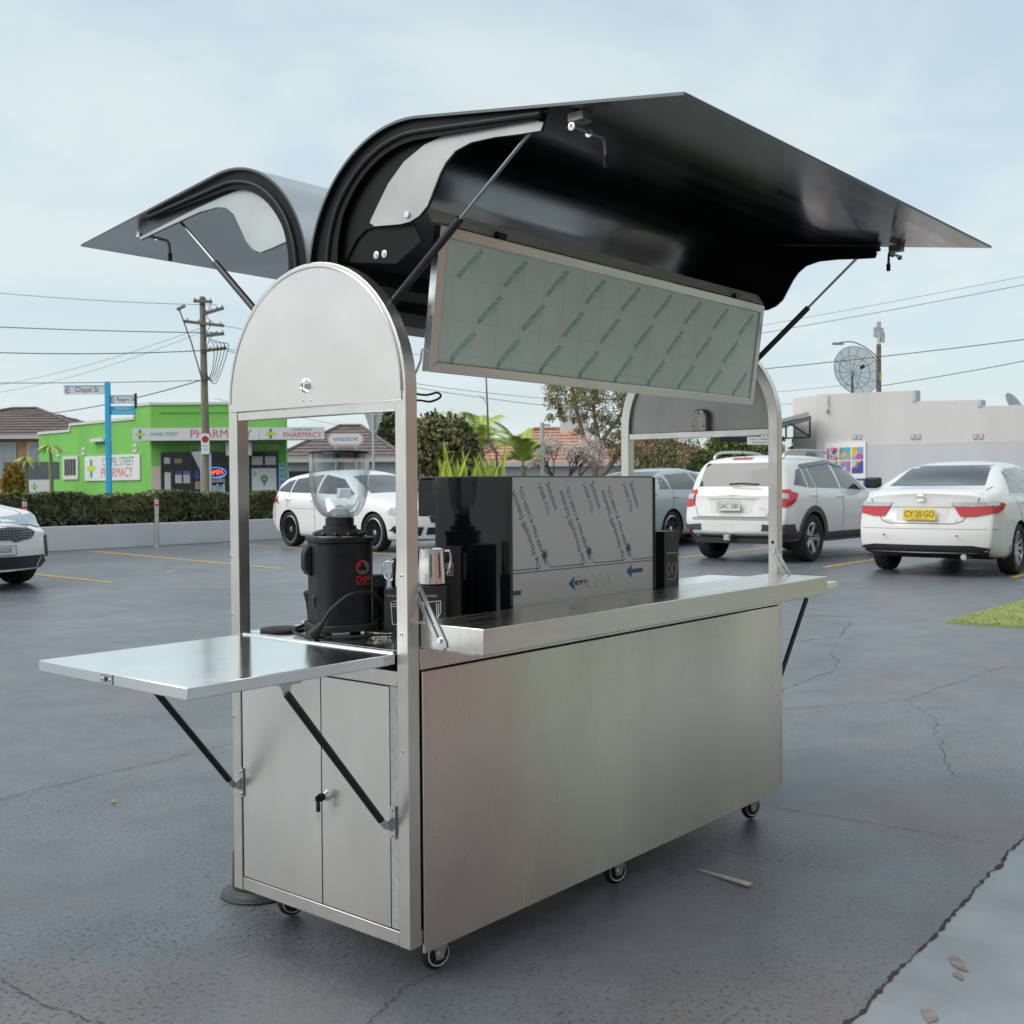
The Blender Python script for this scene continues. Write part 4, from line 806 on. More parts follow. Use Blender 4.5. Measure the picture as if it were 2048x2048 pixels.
SD = Vector((1, -1, 0)).normalized(); SM = frameM((0, 0, 0), SD, (0, 0, 1)); LS = 11.31          # local x = -(distance back along the side wall)
s0 = MB().prism([(-LS, 0), (-.0, 0), (-.0, 4.60), (-.127 * LS, 4.60), (-.127 * LS, 4.10), (-.685 * LS, 4.02), (-.685 * LS, 3.80), (-LS, 3.76)], -.3, 0.0, 'XY', M=SM).build('side_wall', GREEN, ph)
for x0, x1, z in ((-.127, 0, 4.601), (-.685, -.127, 4.06), (-1, -.685, 3.785)): MB().box(x0 * LS - .03, z, -.34, x1 * LS + .03, z + .12, .05, M=SM).build('parapet_cap', TRIM, ph)
for x in (-.127, -.685): MB().box(x * LS - .06, (4.1 if x > -.3 else 3.8), -.33, x * LS + .06, (4.72 if x > -.3 else 4.17), .045, M=SM).build('parapet_cap', TRIM, ph)
sg = MB().box(-.545 * LS, 1.50, .0, -.08 * LS, 2.60, .06, M=SM).build('wall_sign', FASC, ph)
def cross(mb, M, s, mi_g=0, mi_y=1):
    mb.add([M @ Vector(p) for p in ((-.28 * s, .02 * s, 0), (.28 * s, .02 * s, 0), (.28 * s, 1 * s, 0), (-.28 * s, 1 * s, 0))], [(0, 1, 2, 3)], mi_g); mb.add([M @ Vector(p) for p in ((-.28 * s, -1 * s, 0), (.28 * s, -1 * s, 0), (.28 * s, -.02 * s, 0), (-.28 * s, -.02 * s, 0))], [(0, 1, 2, 3)], mi_g)
    mb.add([M @ Vector(p) for p in ((-1 * s, -.28 * s, .002), (1 * s, -.28 * s, .002), (1 * s, .28 * s, .002), (-1 * s, .28 * s, .002))], [(0, 1, 2, 3)], mi_y)
lt = MB(); T_ = lambda x, z, d=.064: SM @ Matrix.Translation((x, z, d))
lt.text('CHAPEL STREET', .52, T_(-.255 * LS, 2.30), 0, .80); lt.text('PHARMACY', .60, T_(-.268 * LS, 1.83), 1, .95); lt.build('lettering', [GRNL, REDL], sg, fix=False)
cx_ = MB(); cross(cx_, T_(-.485 * LS, 2.05), .40, 0, 1); cx_.build('cross_emblem', [CRG, CRY], sg, fix=False)
wn = MB().box(-.752 * LS, 1.58, .0, -.608 * LS, 2.66, .06, M=SM).build('window_frame', TRIM, ph); MB().box(-.735 * LS, 1.78, .061, -.627 * LS, 2.52, .075, M=SM).build('pane', DKF, wn)
for k in range(4): MB().box(-.735 * LS + .1 + k * .28, 1.78, .076, -.735 * LS + .12 + k * .28, 2.52, .09, M=SM).build('window_bar', TRIM, wn)
for s_ in (.80, .56, .33, .12):
    v_ = MB().box(-s_ * LS - .16, 2.68, 0, -s_ * LS + .16, 3.02, .04, M=SM).build('wall_vent', TRIM, ph); MB().box(-s_ * LS - .08, 2.80, .041, -s_ * LS + .08, 2.93, .05, M=SM).build('grille', mat('vent_grey', (.25, .26, .27), .7), v_)
MB().box(-.46 * LS, 3.22, 0, -.34 * LS, 3.36, .25, M=SM).build('lintel_light', TRIM, ph)
# awning
aw = MB().box(-.25, -1.55, 3.06, 4.82, -1.46, 3.56).build('awning_fascia', FASC, ph); a2 = MB().box(4.84, -1.56, 3.07, 7.45, -1.47, 3.56).build('awning_fascia', mat('fascia_cool', (.62, .64, .66), .5), ph)
MB().box(-.25, -1.455, 3.10, 7.4, -.005, 3.20).build('awning_roof', mat('soffit', (.40, .38, .33), .7), ph)
lt = MB(); FM_ = lambda x, z, y=-1.555: frameM((x, y, z), (1, 0, 0), (0, 0, 1))
cross(lt, FM_(.06, 3.31), .19, 2, 3); lt.text('CHAPEL STREET', .20, FM_(1.02, 3.31), 0, .80); lt.text('PHARMACY', .46, FM_(3.30, 3.31), 1, 1.03); lt.build('lettering', [GRNL, REDL, CRG, CRY], aw, fix=False)
lt = MB(); cross(lt, FM_(5.3, 3.31, -1.565), .20, 2, 3); lt.text('CHAPEL STREET', .13, FM_(6.58, 3.46, -1.565), 0, .9); lt.text('PHARMACY', .30, FM_(6.58, 3.25, -1.565), 1, .98); lt.build('lettering', [GRNL, REDL, CRG, CRY], a2, fix=False)
hs_ = MB().box(3.4, -1.2, 2.45, 4.45, -1.1, 3.0).build('hanging_sign', mat('sign_cream', (.58, .55, .45), .5), ph, bevel=.02); q = MB(); q.text('CHAPEL ST', .17, FM_(3.92, 2.83, -1.205), 0, .8); q.text('PHARMACY', .17, FM_(3.92, 2.62, -1.205), 1, .8); q.build('lettering', [GRNL, REDL], hs_, fix=False)
q = MB(); q.text('9750 7000', .27, FM_(2.25, 2.84, -.03), 0, 1.1); q.text('9750 7000', .27, FM_(4.75, 2.82, -.03), 0, 1.05); q.build('phone_number', mat('letter_white', (.62, .62, .58), .5), ph, fix=False)
MB().box(.02, -.04, 0, .40, -.002, 2.05).build('pier_panel', mat('pier_cream', (.55, .45, .38), .7), ph)
# shopfront bay: recess, frames, doors, posters
MB().box(.42, -.03, .0, 3.25, -.004, 2.62).build('shop_window', DKF, ph)
FRD = mat('frame_dark', (.022, .026, .034), .35)
for x0, z0, x1, z1 in ((.42, 2.50, 3.25, 2.64), (.42, 0, .50, 2.5), (.86, 0, .95, 2.5), (1.66, 0, 1.76, 2.5), (3.17, 0, 3.25, 2.5), (.5, 2.08, 3.17, 2.15)): MB().box(x0, -.075, z0, x1, -.031, z1).build('shop_frame', FRD, ph)
PAPER = mat('paper_white', (.55, .55, .53), .6); pal = {k: mat('poster_' + k, c, .55) for k, c in dict(blue=(.04, .08, .30), violet=(.22, .14, .35), sky=(.25, .50, .62), pink=(.55, .10, .25), cyan=(.03, .35, .50), tan=(.40, .28, .16), teal=(.10, .30, .30), orange=(.60, .22, .04), yellow=(.62, .48, .05), red=(.50, .04, .05), green=(.08, .30, .06)).items()}
for x0, z0, x1, z1, m_ in ((.55, 2.16, .80, 2.42, PAPER), (.56, 1.10, .82, 1.80, PAPER), (1.0, 1.35, 1.28, 1.70, PAPER), (1.0, 1.70, 1.28, 1.85, pal['blue']), (1.34, 1.35, 1.62, 1.70, PAPER), (1.34, 1.70, 1.62, 1.85, pal['violet']), (1.2, .85, 1.38, 1.05, pal['sky']), (.97, 2.18, 1.30, 2.38, pal['tan']), (1.80, 1.52, 2.0, 1.85, pal['blue']), (1.82, 1.10, 2.02, 1.42, pal['tan']), (1.80, .62, 2.12, 1.0, pal['cyan']), (.56, .70, .90, 1.0, pal['tan']), (1.8, 2.2, 3.1, 2.45, mat('shutter_box', (.03, .032, .035), .5))): MB().box(x0, -.062, z0, x1, -.050, z1).build('poster', m_, ph)
r_ = random.Random(2); 
for k in range(3):
    MB().box(2.30, -.13, .55 + k * .42, 3.12, -.076, .585 + k * .42).build('shelf', PAPER, ph)
    for j in range(6): x = 2.33 + j * .13; MB().box(x, -.125, .587 + k * .42, x + .10, -.078, .587 + k * .42 + r_.uniform(.16, .32)).build('packet', [PAPER, pal['tan'], pal['sky'], PAPER][r_.randrange(4)], ph)
op = MB(); op.text('OPEN', .26, FM_(2.72, 1.78, -.17) @ Matrix.Rotation(.12, 4, 'Z'), 0, .9, bold=.006); op.build('open_neon', mat('neon_red', (1.0, .08, .06), .4, emit=1.1), ph, fix=False)
MB().tube([(2.72 + .42 * cos(t_ * pi / 16), -.165, 1.78 + .21 * sin(t_ * pi / 16)) for t_ in range(32)], .014, 6, closed=True).build('neon_ring', mat('neon_blue', (.05, .35, 1.0), .4, emit=.8), ph)
MB().box(4.10, -.03, 0, 5.28, -.004, 2.60).build('shop_window', DKF, ph)
for x0, z0, x1, z1 in ((4.10, 2.48, 5.28, 2.64), (4.10, 1.96, 5.28, 2.06), (4.10, 0, 4.17, 2.5), (5.21, 0, 5.28, 2.5), (4.66, 2.06, 4.72, 2.5)): MB().box(x0, -.075, z0, x1, -.031, z1).build('shop_frame', FRD, ph)
wp = MB().box(4.18, -.06, .6, 5.20, -.045, 1.95).build('window_poster', FASC, ph)
q = MB(); q.add([FM_(4.70 + .15 * cos(2 * pi * i / 24), 1.52 + .15 * sin(2 * pi * i / 24), -.063).translation for i in range(24)], [tuple(range(24))], 0); q.add([FM_(4.575, 1.45, -.0632).translation, FM_(4.825, 1.45, -.0632).translation, FM_(4.70, 1.18, -.0632).translation], [(0, 1, 2)], 0)
q.add([FM_(4.70 + .06 * cos(2 * pi * i / 12), 1.52 + .06 * sin(2 * pi * i / 12), -.0655).translation for i in range(12)], [tuple(range(12))], 1); q2 = MB(); cross(q2, FM_(4.30, 1.72, -.063), .10, 0, 1); q2.build('cross_emblem', [CRG, CRY], wp, fix=False); q.build('pin_emblem', [CRG, CRY], wp, fix=False); q = MB(); q.text('Your Local Pharmacy', .075, FM_(4.7, 1.02, -.063), 0, 1.0); q.build('lettering', SINK, wp, fix=False)
MB().box(4.18, -.062, .35, 5.20, -.047, .59).build('green_band', CRG, ph)
for x0, x1 in ((4.19, 4.64), (4.74, 5.19)): MB().box(x0, -.06, 2.09, x1, -.05, 2.44).build('poster', PAPER, ph)
for x0, x1 in ((3.72, 4.06), (5.30, 5.59)):
    b_ = MB().box(x0, -.07, .45, x1, -.04, 2.15).build('blue_banner', mat('banner_blue', (.24, .47, .62), .5), ph)
    for k, z in enumerate((2.05, 1.85, 1.62, 1.38, 1.1)): MB().box(x0 + .05, -.075, z - .03, x1 - .05, -.071, z + .03).build('print_line', [SINKB, pal['pink'], pal['violet'], SINKB, pal['teal']][k], b_)
# ================================================================ neighbouring houses
TILE = mat('roof_tile_brown', (.125, .095, .085), .75, var=((2, 2, 2), .2), bump=[[(.8, .8, 14), .9, .05], [(9, 9, .5), .5, .03]])
TILE2 = mat('roof_tile_mauve', (.155, .125, .120), .75, var=(2, .2), bump=[[(.8, .8, 14), .9, .05]])
TERRA = mat('roof_terracotta', (.42, .225, .155), .75, var=((1.5, 1.5, 1.5), .25), bump=[[(.8, .8, 14), .9, .05]])
def hip(name, label, a, b, x0, x1, y0, y1, ze, zr, inset, roofm, wallm, parts=None, rz=STREET, rows=10):
    t_ = thing(name, label, 'house', st(a, b), rz); ov = .45
    X0, X1, Y0, Y1 = x0 - ov, x1 + ov, y0 - ov, y1 + ov; ym = (y0 + y1) / 2; R0, R1 = Vector((x0 + inset, ym, zr)), Vector((x1 - inset, ym, zr))
    c = [Vector((X0, Y0, ze)), Vector((X1, Y0, ze)), Vector((X1, Y1, ze)), Vector((X0, Y1, ze))]
    m_ = MB()
    def slope(p0, p1, q0, q1):
        """courses of tiles as overlapping steps"""
        nr = (p1 - p0).cross(q0 - p0).normalized()
        if nr.z < 0: nr = -nr
        for k in range(rows):
            t0_, t1_ = k / rows, (k + 1) / rows
            a0, a1, b0, b1 = p0.lerp(q0, t0_), p1.lerp(q1, t0_), p0.lerp(q0, t1_), p1.lerp(q1, t1_)
            m_.quad(a0 + nr * .06, a1 + nr * .06, b1 + nr * .012, b0 + nr * .012); m_.quad(a0, a1, a1 + nr * .06, a0 + nr * .06)
    slope(c[0], c[1], R0, R1); slope(c[1], c[2], R1, R1 + Vector((.001, 0, 0))); slope(c[2], c[3], R1, R0); slope(c[3], c[0], R0, R0 - Vector((.001, 0, 0)))
    ro_ = m_.build('roof', roofm, t_, fix=False)
    for p, q in ((R0, R1), (c[0], R0), (c[1], R1)): MB().tube([p + Vector((0, 0, .07)), q + Vector((0, 0, .07))], .09, 6).build('ridge_cap', roofm, ro_)
    MB().box(x0, y0, 0, x1, y1, ze + .02).build('wall', wallm, t_); MB().box(X0, Y0 - .06, ze - .16, X1, Y0 - .005, ze + .05).build('gutter', mat('gutter_pale', (.50, .50, .50), .5), t_)
    return t_
BRICK = mat('tan_brick', (.46, .26, .13), .85, var=((3, 3, 12), .2), bump=[[(5, 5, 14), .3, .01]])
h1 = hip('tiled_house', 'tan brick house with brown tiled hip roof left of the pharmacy', -28, 60, -6, 5.8, 0, 11, 3.95, 5.75, 5.2, TILE, BRICK)
for x0, x1 in ((-.0, 1.75), (2.35, 3.9)):
    f_ = MB().box(x0, -.08, 1.7, x1, -.002, 3.62).build('window', mat('win_frame', (.60, .58, .54), .5), h1)
    for k in range(3): w_ = (x1 - x0 - .16) / 3; MB().box(x0 + .06 + k * (w_ + .02), -.10, 1.78, x0 + .06 + k * (w_ + .02) + w_, -.081, 3.54).build('pane', mat('curtain_glass', (.30, .32, .34), .15), f_)
MB().box(-6, -.05, 3.3 - 1.9, 5.8, -.002, 3.36 - 1.9).build('string_course', mat('course', (.35, .2, .12), .8), h1)
h2 = hip('tiled_house', 'pale house with mauve-brown tiled roof behind the white wagon', -12.2, 60, 0, 6.2, 0, 8, 2.62, 4.55, 2.5, TILE2, mat('pale_wall', (.50, .50, .51), .7))
gd = MB().box(.4, -.06, 0, 2.5, -.002, 2.0).build('garage_door', mat('garage_dark', (.02, .022, .026), .4), h2)
for k in range(10): MB().box(.42 + k * .21, -.07, .02, .42 + k * .21 + .17, -.061, 1.98).build('slat', mat('garage_slat', (.03, .033, .038), .4), gd)
h2b = hip('tiled_house', 'low garage wing with mauve tiled roof behind the give way sign', -6.4, 61, 0, 9, 0, 8, 2.45, 3.75, 2.2, TILE2, mat('pale_wall2', (.52, .53, .55), .7))
h3 = hip('tiled_house', 'white house with orange terracotta roof behind the blossom tree', 1.0, 54, -2.8, 4.6, 0, 8, 2.22, 4.0, 3.0, TERRA, mat('white_house_wall', (.62, .61, .62), .7))
ch = MB().box(1.5, 3.5, 3.0, 2.9, 4.5, 5.1).build('chimney', mat('chimney_white', (.62, .60, .60), .7), h3)
h4 = hip('tiled_house', 'terracotta roofed house half hidden by the gum tree', 6.2, 58, -2.0, 4.5, 0, 8, 2.5, 3.6, 2.5, mat('roof_red_dull', (.30, .14, .10), .8, var=(2, .2)), mat('pink_wall', (.48, .38, .34), .7))
# fence, yuccas and orange flowers at the far left
fe = thing('paling_fence', 'grey panel fence beside the pharmacy side wall', 'fence', st(-21.6, 50), STREET)
for k in range(8): MB().box(-.9 + k * .26, 0, .2, -.9 + k * .26 + .24, .05, 1.55).build('panel', mat('fence_taupe', (.26, .22, .20), .7), fe)
for k in range(5): MB().box(-.9 + k * .5, .1, 1.56, -.9 + k * .5 + .47, .14, 2.35).build('panel', mat('fence_slate', (.10, .115, .13), .5), fe)
sgb = MB().box(-22.5 + 22.5 - .02, 0, 0, .9, .05, 1.55); so_ = sgb.build('small_sign', FASC); so_.location = st(-21.1, 49.4); so_.rotation_euler = (0, 0, STREET); tag(so_, 'small white pharmacy sign at the end of the fence', 'sign')
q = MB(); cross(q, frameM((.25, -.006, 1.25), (1, 0, 0), (0, 0, 1)), .13, 0, 1); q.prism([(.35, .62), (.50, .80), (.62, .80), (.72, .62)], -.008, -.004, 'XZ', mi=0); q.build('sign_print', [CRG, CRY], so_, fix=False)
# ================================================================ direction signs
kg = thing('suburb_sign', 'white KINGSGROVE name board with rounded pink-edged ends', 'sign', st(-4.98, 34), STREET)
def stadium(w, h, n=12): return [(w - h + h * cos(-pi / 2 + pi * i / n), h * sin(-pi / 2 + pi * i / n)) for i in range(n + 1)] + [(-w + h + h * cos(pi / 2 + pi * i / n), h * sin(pi / 2 + pi * i / n)) for i in range(n + 1)]
MB().prism(stadium(.54, .19), -.02, .0, 'XZ', M=Matrix.Translation((0, 0, 2.58))).build('board', mat('sign_pink', (.62, .44, .44), .5), kg); MB().prism(stadium(.49, .145), -.024, -.0205, 'XZ', M=Matrix.Translation((0, 0, 2.58))).build('face', SWH, kg)
q = MB(); q.text('KINGSGROVE', .155, frameM((0, -.026, 2.58), (1, 0, 0), (0, 0, 1)), 0, .78); q.build('lettering', SINK, kg, fix=False)
for x in (-.3, .3): MB().cyl((x, .03, 0), (x, .03, 2.6), .025, n=8).build('post', ZINC, kg)
gw = thing('give_way_sign', 'grey back of a triangular give way sign on a thin post', 'road sign', st(-3.28, 27), STREET)
MB().prism([(-.27, 3.02), (.22, 2.94), (.01, 2.22)], -.004, .004, 'XZ').build('plate', mat('sign_back', (.42, .43, .44), .5, .3), gw); MB().cyl((-.01, -.03, 0), (-.01, -.03, 3.0), .03, n=10).build('post', mat('galv_post', (.45, .47, .47), .5, .5), gw, smooth=True)
for z in (2.85, 2.45): MB().box(-.06, -.035, z, .05, -.006, z + .035).build('bracket', ZINC, gw)
gw2 = thing('give_way_sign', 'grey triangular sign back half hidden behind the power pole', 'road sign', st(-11.62, 42.5), STREET)
MB().prism([(-.42, 2.50), (.25, 2.55), (-.05, 1.75)], -.004, .004, 'XZ').build('plate', mat('sign_back2', (.36, .38, .39), .5, .3), gw2); MB().cyl((-.05, .02, 0), (-.05, .02, 2.5), .03, n=10).build('post', MATS['galv_post'], gw2)
sp2 = thing('steel_post', 'plain grey steel post in front of the blossom tree', 'post', st(.81, 30), STREET); MB().cyl((0, 0, 0), (0, 0, 2.82), .055, n=12).build('shaft', MATS['galv_post'], sp2, smooth=True); MB().box(0, -.02, 2.72, .22, .02, 2.78).build('arm', MATS['galv_post'], sp2)
# ================================================================ plants
def ball(c, r, n_shell=.75, squash=1.):
    c = np.array(c)
    def f(g_, n):
        d = g_.normal(size=(n, 3)); d /= np.linalg.norm(d, axis=1)[:, None]; rr = (g_.random(n) ** .33); rr = n_shell + (1 - n_shell) * rr if n_shell else rr
        k = 1 + .10 * np.sin(d[:, 0] * 5 + d[:, 2] * 4) + .08 * np.sin(d[:, 1] * 9 + 1.3)
        return c + d * (rr * k)[:, None] * np.array(r)
    return f
def clumps(cs, base_r):
    cs = np.array(cs)
    def f(g_, n):
        i = g_.integers(0, len(cs), n); d = g_.normal(size=(n, 3)); d /= np.linalg.norm(d, axis=1)[:, None]; rr = g_.random(n) ** .45
        return cs[i, :3] + d * (rr * cs[i, 3])[:, None] * np.array([1, 1, .8])
    return f
def trunk(mb, pts, rs): mb.tube(pts, rs, 7)
LEAFD = mat('leaf_dark', (.075, .115, .04), .55, var=(4, .4, (.12, .14, .05)))
def shrub(name, label, a, b, r, zc, n, size, m, seed, cat='shrub'):
    t_ = thing(name, label, cat, st(a, b), STREET); V, F = leaves(n, ball((0, 0, zc), r, .55), size, seed); np_obj('crown', V, F, m, t_)
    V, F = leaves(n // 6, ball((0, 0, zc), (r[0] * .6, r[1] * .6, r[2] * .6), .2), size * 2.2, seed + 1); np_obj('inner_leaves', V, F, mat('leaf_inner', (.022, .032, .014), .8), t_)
    g_ = np.random.default_rng(seed + 5); pts_ = []
    for k in range(40):      # stray shoots break the outline
        d_ = g_.normal(size=3); d_[2] = abs(d_[2]); d_ /= np.linalg.norm(d_); s_ = 1 + g_.random() * .10
        for j in range(7): pts_.append(np.array((0, 0, zc)) + d_ * np.array(r) * (s_ + j * .022) + g_.normal(size=3) * .018)
    V, F = leaves(len(pts_), lambda gg_, n_: np.array(pts_), size * .9, seed + 7); np_obj('shoots', V, F, m, t_)['kind'] = 'stuff'
    tr_ = MB()
    for k in range(5): t2 = 2 * pi * k / 5; tr_.tube([(0, 0, 0), (.3 * r[0] * cos(t2), .3 * r[1] * sin(t2), zc - .3 * r[2]), (.6 * r[0] * cos(t2), .6 * r[1] * sin(t2), zc + .3 * r[2])], [.05, .03, .01], 6)
    tr_.build('trunk', TWIG, t_); return t_
shrub('round_shrub', 'dense rounded dark green shrub with reddish tips behind the grinder', -1.47, 24.5, (.78, .70, .98), 1.70, 9000, .075, mat('shrub_leaf', (.11, .165, .055), .5, var=(5, .45, (.27, .23, .10))), 21)
shrub('street_tree', 'small round dark tree far behind the tiled garage', -7.2, 72, (1.5, 1.2, 1.6), 4.3, 4000, .18, LEAFD, 25, 'tree')
shrub('shrub_tree', 'wide olive green shrub between the gum tree and the shop awning', 8.3, 41, (1.75, 1.3, 1.35), 1.75, 14000, .085, mat('shrub_olive', (.17, .24, .065), .6, var=(2.5, .35, (.28, .32, .09))), 27)
shrub('shrub_tree', 'small green shrub in front of the shop awning end', 9.35, 36.5, (.5, .5, 1.05), 1.6, 5000, .07, mat('shrub_olive', (.075, .110, .028), .6), 29)
# gum tree with drooping leaves
gt = thing('gum_tree', 'tall sparse gum tree with drooping olive leaves behind the cart', 'tree', st(2.95, 40), STREET)
gm = MB(); trunk(gm, [(-.1, 0, 0), (-.05, 0, 1.4), (-.35, 0, 2.6), (-.75, 0, 4.2), (-.95, .1, 5.4)], [.17, .14, .10, .06, .03]); trunk(gm, [(-.05, 0, 1.4), (.15, 0, 2.6), (-.05, 0, 3.8), (.05, .1, 5.6)], [.12, .09, .07, .03]); trunk(gm, [(.0, 0, 1.2), (.8, 0, 2.2), (1.6, 0, 3.0), (2.2, .1, 3.6)], [.12, .09, .06, .03]); trunk(gm, [(.15, 0, 2.6), (.9, 0, 3.6), (1.4, .1, 4.9)], [.08, .06, .03])
gm.build('trunk', mat('gum_bark', (.23, .18, .13), .85, var=(6, .3)), gt)
r_ = random.Random(31); cs = []
for (x, z, s_) in ((-1.1, 4.6, .42), (-.75, 5.2, .5), (-1.2, 3.9, .3), (-.6, 4.3, .38), (-.2, 4.9, .45), (.2, 5.4, .5), (.1, 4.2, .4), (.7, 4.7, .5), (1.2, 5.2, .5), (1.0, 4.0, .45), (1.5, 4.4, .5), (1.8, 3.6, .5), (2.3, 3.9, .5), (2.4, 3.1, .45), (1.3, 3.2, .4), (.6, 3.3, .35), (2.0, 2.5, .5), (1.2, 2.4, .45), (2.7, 2.3, .5), (.5, 2.5, .35), (-.3, 3.4, .3), (3.1, 2.8, .5), (3.3, 2.0, .5), (2.4, 1.7, .5), (1.4, 1.7, .45), (2.0, 4.9, .5), (2.6, 4.5, .5)):
    for k in range(8): cs.append((x + r_.uniform(-.45, .45), r_.uniform(-1.1, 1.1), z + r_.uniform(-.4, .4), s_ * r_.uniform(.6, 1.1)))
V, F = leaves(26000, clumps(cs, 1), .046, 33, 2.3, droop=.9); np_obj('crown', V, F, mat('gum_leaf', (.23, .225, .09), .6, var=(2.2, .3, (.36, .31, .14))), gt)
# blossom tree
bt = thing('blossom_tree', 'bare-branched tree covered in pale pink blossom', 'tree', st(1.55, 33), STREET)
bm_ = MB(); r_ = random.Random(41); cs = []
def branch(p, d, l, rad, depth):
    q = p + d * l; bm_.tube([p, p.lerp(q, .5) + Vector((r_.uniform(-.05, .05), r_.uniform(-.05, .05), 0)), q], [rad, rad * .8, rad * .6], 5)
    if depth == 0: cs.append((q.x, q.y, q.z, .26)); return
    for k in range(3 if depth > 1 else 4):
        nd = (d + Vector((r_.uniform(-.75, .75), r_.uniform(-.7, .7), r_.uniform(-.1, .5)))).normalized(); branch(q, nd, l * r_.uniform(.55, .85), rad * .6, depth - 1)
branch(Vector((0, 0, 0)), Vector((0, 0, 1)), 1.0, .09, 0)
for k in range(5): t_ = 2 * pi * k / 5; branch(Vector((0, 0, .95)), Vector((cos(t_) * .8, sin(t_) * .6, .85)).normalized(), .62, .05, 3)
bm_.build('branches', mat('blossom_bark', (.11, .075, .06), .85), bt)
V, F = leaves(15000, clumps(cs, 1), .036, 43, 1.0); np_obj('blossom', V, F, mat('blossom_pink', (.62, .50, .45), .7, var=(6, .2, (.74, .63, .57))), bt)
V, F = leaves(1600, clumps([c for c in cs if c[2] < 1.5] or cs, 1), .07, 44, 1.6); np_obj('young_leaves', V, F, mat('young_leaf', (.20, .24, .05), .6), bt)
# palms
FROND = mat('palm_green', (.25, .38, .055), .5, var=(2, .3, (.50, .58, .10)))
def palm(name, label, a, b, h, fr_l, nf, seed, crown_only=False, up=.9, wid=.40):
    t_ = thing(name, label, 'palm', st(a, b), STREET); r_ = random.Random(seed)
    MB().tube([(0, 0, 0), (.03, 0, h * .5), (0, 0, h)], [.10, .08, .06], 9).build('trunk', mat('palm_trunk', (.20, .20, .12), .8), t_)
    for k in range(nf):
        t0_ = 2 * pi * k / nf + r_.uniform(-.3, .3); d = Vector((cos(t0_), sin(t0_), 0)); ln = fr_l * r_.uniform(.8, 1.1); u_ = up * r_.uniform(.5, 1.25)
        P = [Vector((0, 0, h)) + d * ln * s_ * (.55 + .3 * s_) + Vector((0, 0, ln * (u_ * s_ - .95 * s_ * s_ * (1.0)))) for s_ in [i / 14 for i in range(15)]]
        m_ = MB(); m_.tube(P, [.018 * (1 - i / 16) for i in range(15)], 4)
        side = d.cross(Vector((0, 0, 1)))
        for i in range(2, 15):
            for j in range(2):
                f_ = i + j * .5
                if f_ >= 14: continue
                p = P[int(f_)].lerp(P[min(int(f_) + 1, 14)], f_ - int(f_)); tg_ = (P[min(int(f_) + 1, 14)] - P[int(f_) - 1]).normalized(); w_ = wid * sin(pi * min(1, .12 + f_ / 15)) ** .7
                for sd_ in (-1, 1):
                    tip = p + side * sd_ * w_ * .9 + tg_ * w_ * .65 + Vector((0, 0, -w_ * .35)); e_ = tg_ * .026
                    m_.add([p - e_, p + e_, tip], [(0, 1, 2)])
        m_.build('frond', FROND, t_, fix=False)
    return t_
palm('palm_tree', 'bright green feather palm with tall arching fronds behind the machine', -.80, 30, 2.15, 1.5, 17, 51, up=1.3, wid=.36)
palm('palm_tree', 'smaller feather palm with an upright young frond', .30, 30, 1.70, 1.05, 12, 52, up=1.7, wid=.30)
palm('yucca_palm', 'spiky green yucca in front of the brick house', -19.75, 46, 2.35, .75, 16, 53, up=.6, wid=.10)
palm('yucca_palm', 'taller spiky yucca against the brick house wall', -19.35, 47.5, 2.9, .75, 16, 54, up=.6, wid=.10)
ofb = shrub('flowering_shrub', 'bush with bright orange flowers by the brick house', -19.6, 44.5, (.42, .4, .75), 1.35, 2500, .08, mat('orange_flower', (.62, .20, .02), .6, var=(3, .3, (.16, .24, .03))), 57)
# flax blades
fx = thing('flax_plant', 'clump of broad upright yellow-green sword leaves', 'plant', st(-.85, 23), STREET); r_ = random.Random(61)
FLAX = mat('flax_leaf', (.34, .42, .035), .45, var=(3, .3))
for k in range(26):
    x = -.62 + 1.3 * k / 26 + r_.uniform(-.05, .05); ln = r_.uniform(.65, 1.08) * (1.15 if k % 4 == 0 else 1); lean = r_.uniform(-.30, .30); w_ = r_.uniform(.042, .068); yy = r_.uniform(-.25, .25)
    P = [Vector((x + lean * s_ * s_ * ln, yy + .1 * s_, .45 + .45 + ln * s_)) for s_ in (0, .25, .5, .75, 1)]; m_ = MB()
    vs = []
    for i, p in enumerate(P): ww = w_ * (.7, 1, .95, .6, .04)[i]; vs += [p + Vector((-ww, 0, 0)), p + Vector((0, .018, 0)), p + Vector((ww, 0, 0))]
    m_.add(vs, [(3 * i + j, 3 * i + j + 1, 3 * i + j + 4, 3 * i + j + 3) for i in range(4) for j in (0, 1)]); m_.build('blade', FLAX, fx, fix=False)
MB().tube([(-.5, 0, 0), (-.3, 0, .6), (0, 0, .95)], [.1, .08, .06], 7).tube([(.5, 0, 0), (.3, 0, .6), (0, 0, .95)], [.1, .08, .06], 7).build('stem', TWIG, fx)
sk = thing('dead_stalk', 'bare leafless brown stalk standing up before the sky', 'stalk', st(-.48, 24.2), STREET)
MB().tube([(.25, 0, .4), (.15, 0, 1.85), (-.02, 0, 2.15), (-.03, 0, 2.8), (-.06, 0, 3.65)], [.03, .028, .024, .02, .014], 6).build('stem', mat('stalk_brown', (.16, .10, .07), .85), sk); MB().tube([(.02, 0, 2.0), (.15, 0, 1.9), (.30, 0, 1.7)], [.016, .012, .008], 5).tube([(-.04, 0, 2.9), (-.14, 0, 3.05), (-.22, 0, 3.10)], [.008, .006, .004], 5).build('twig', MATS['stalk_brown'], sk)
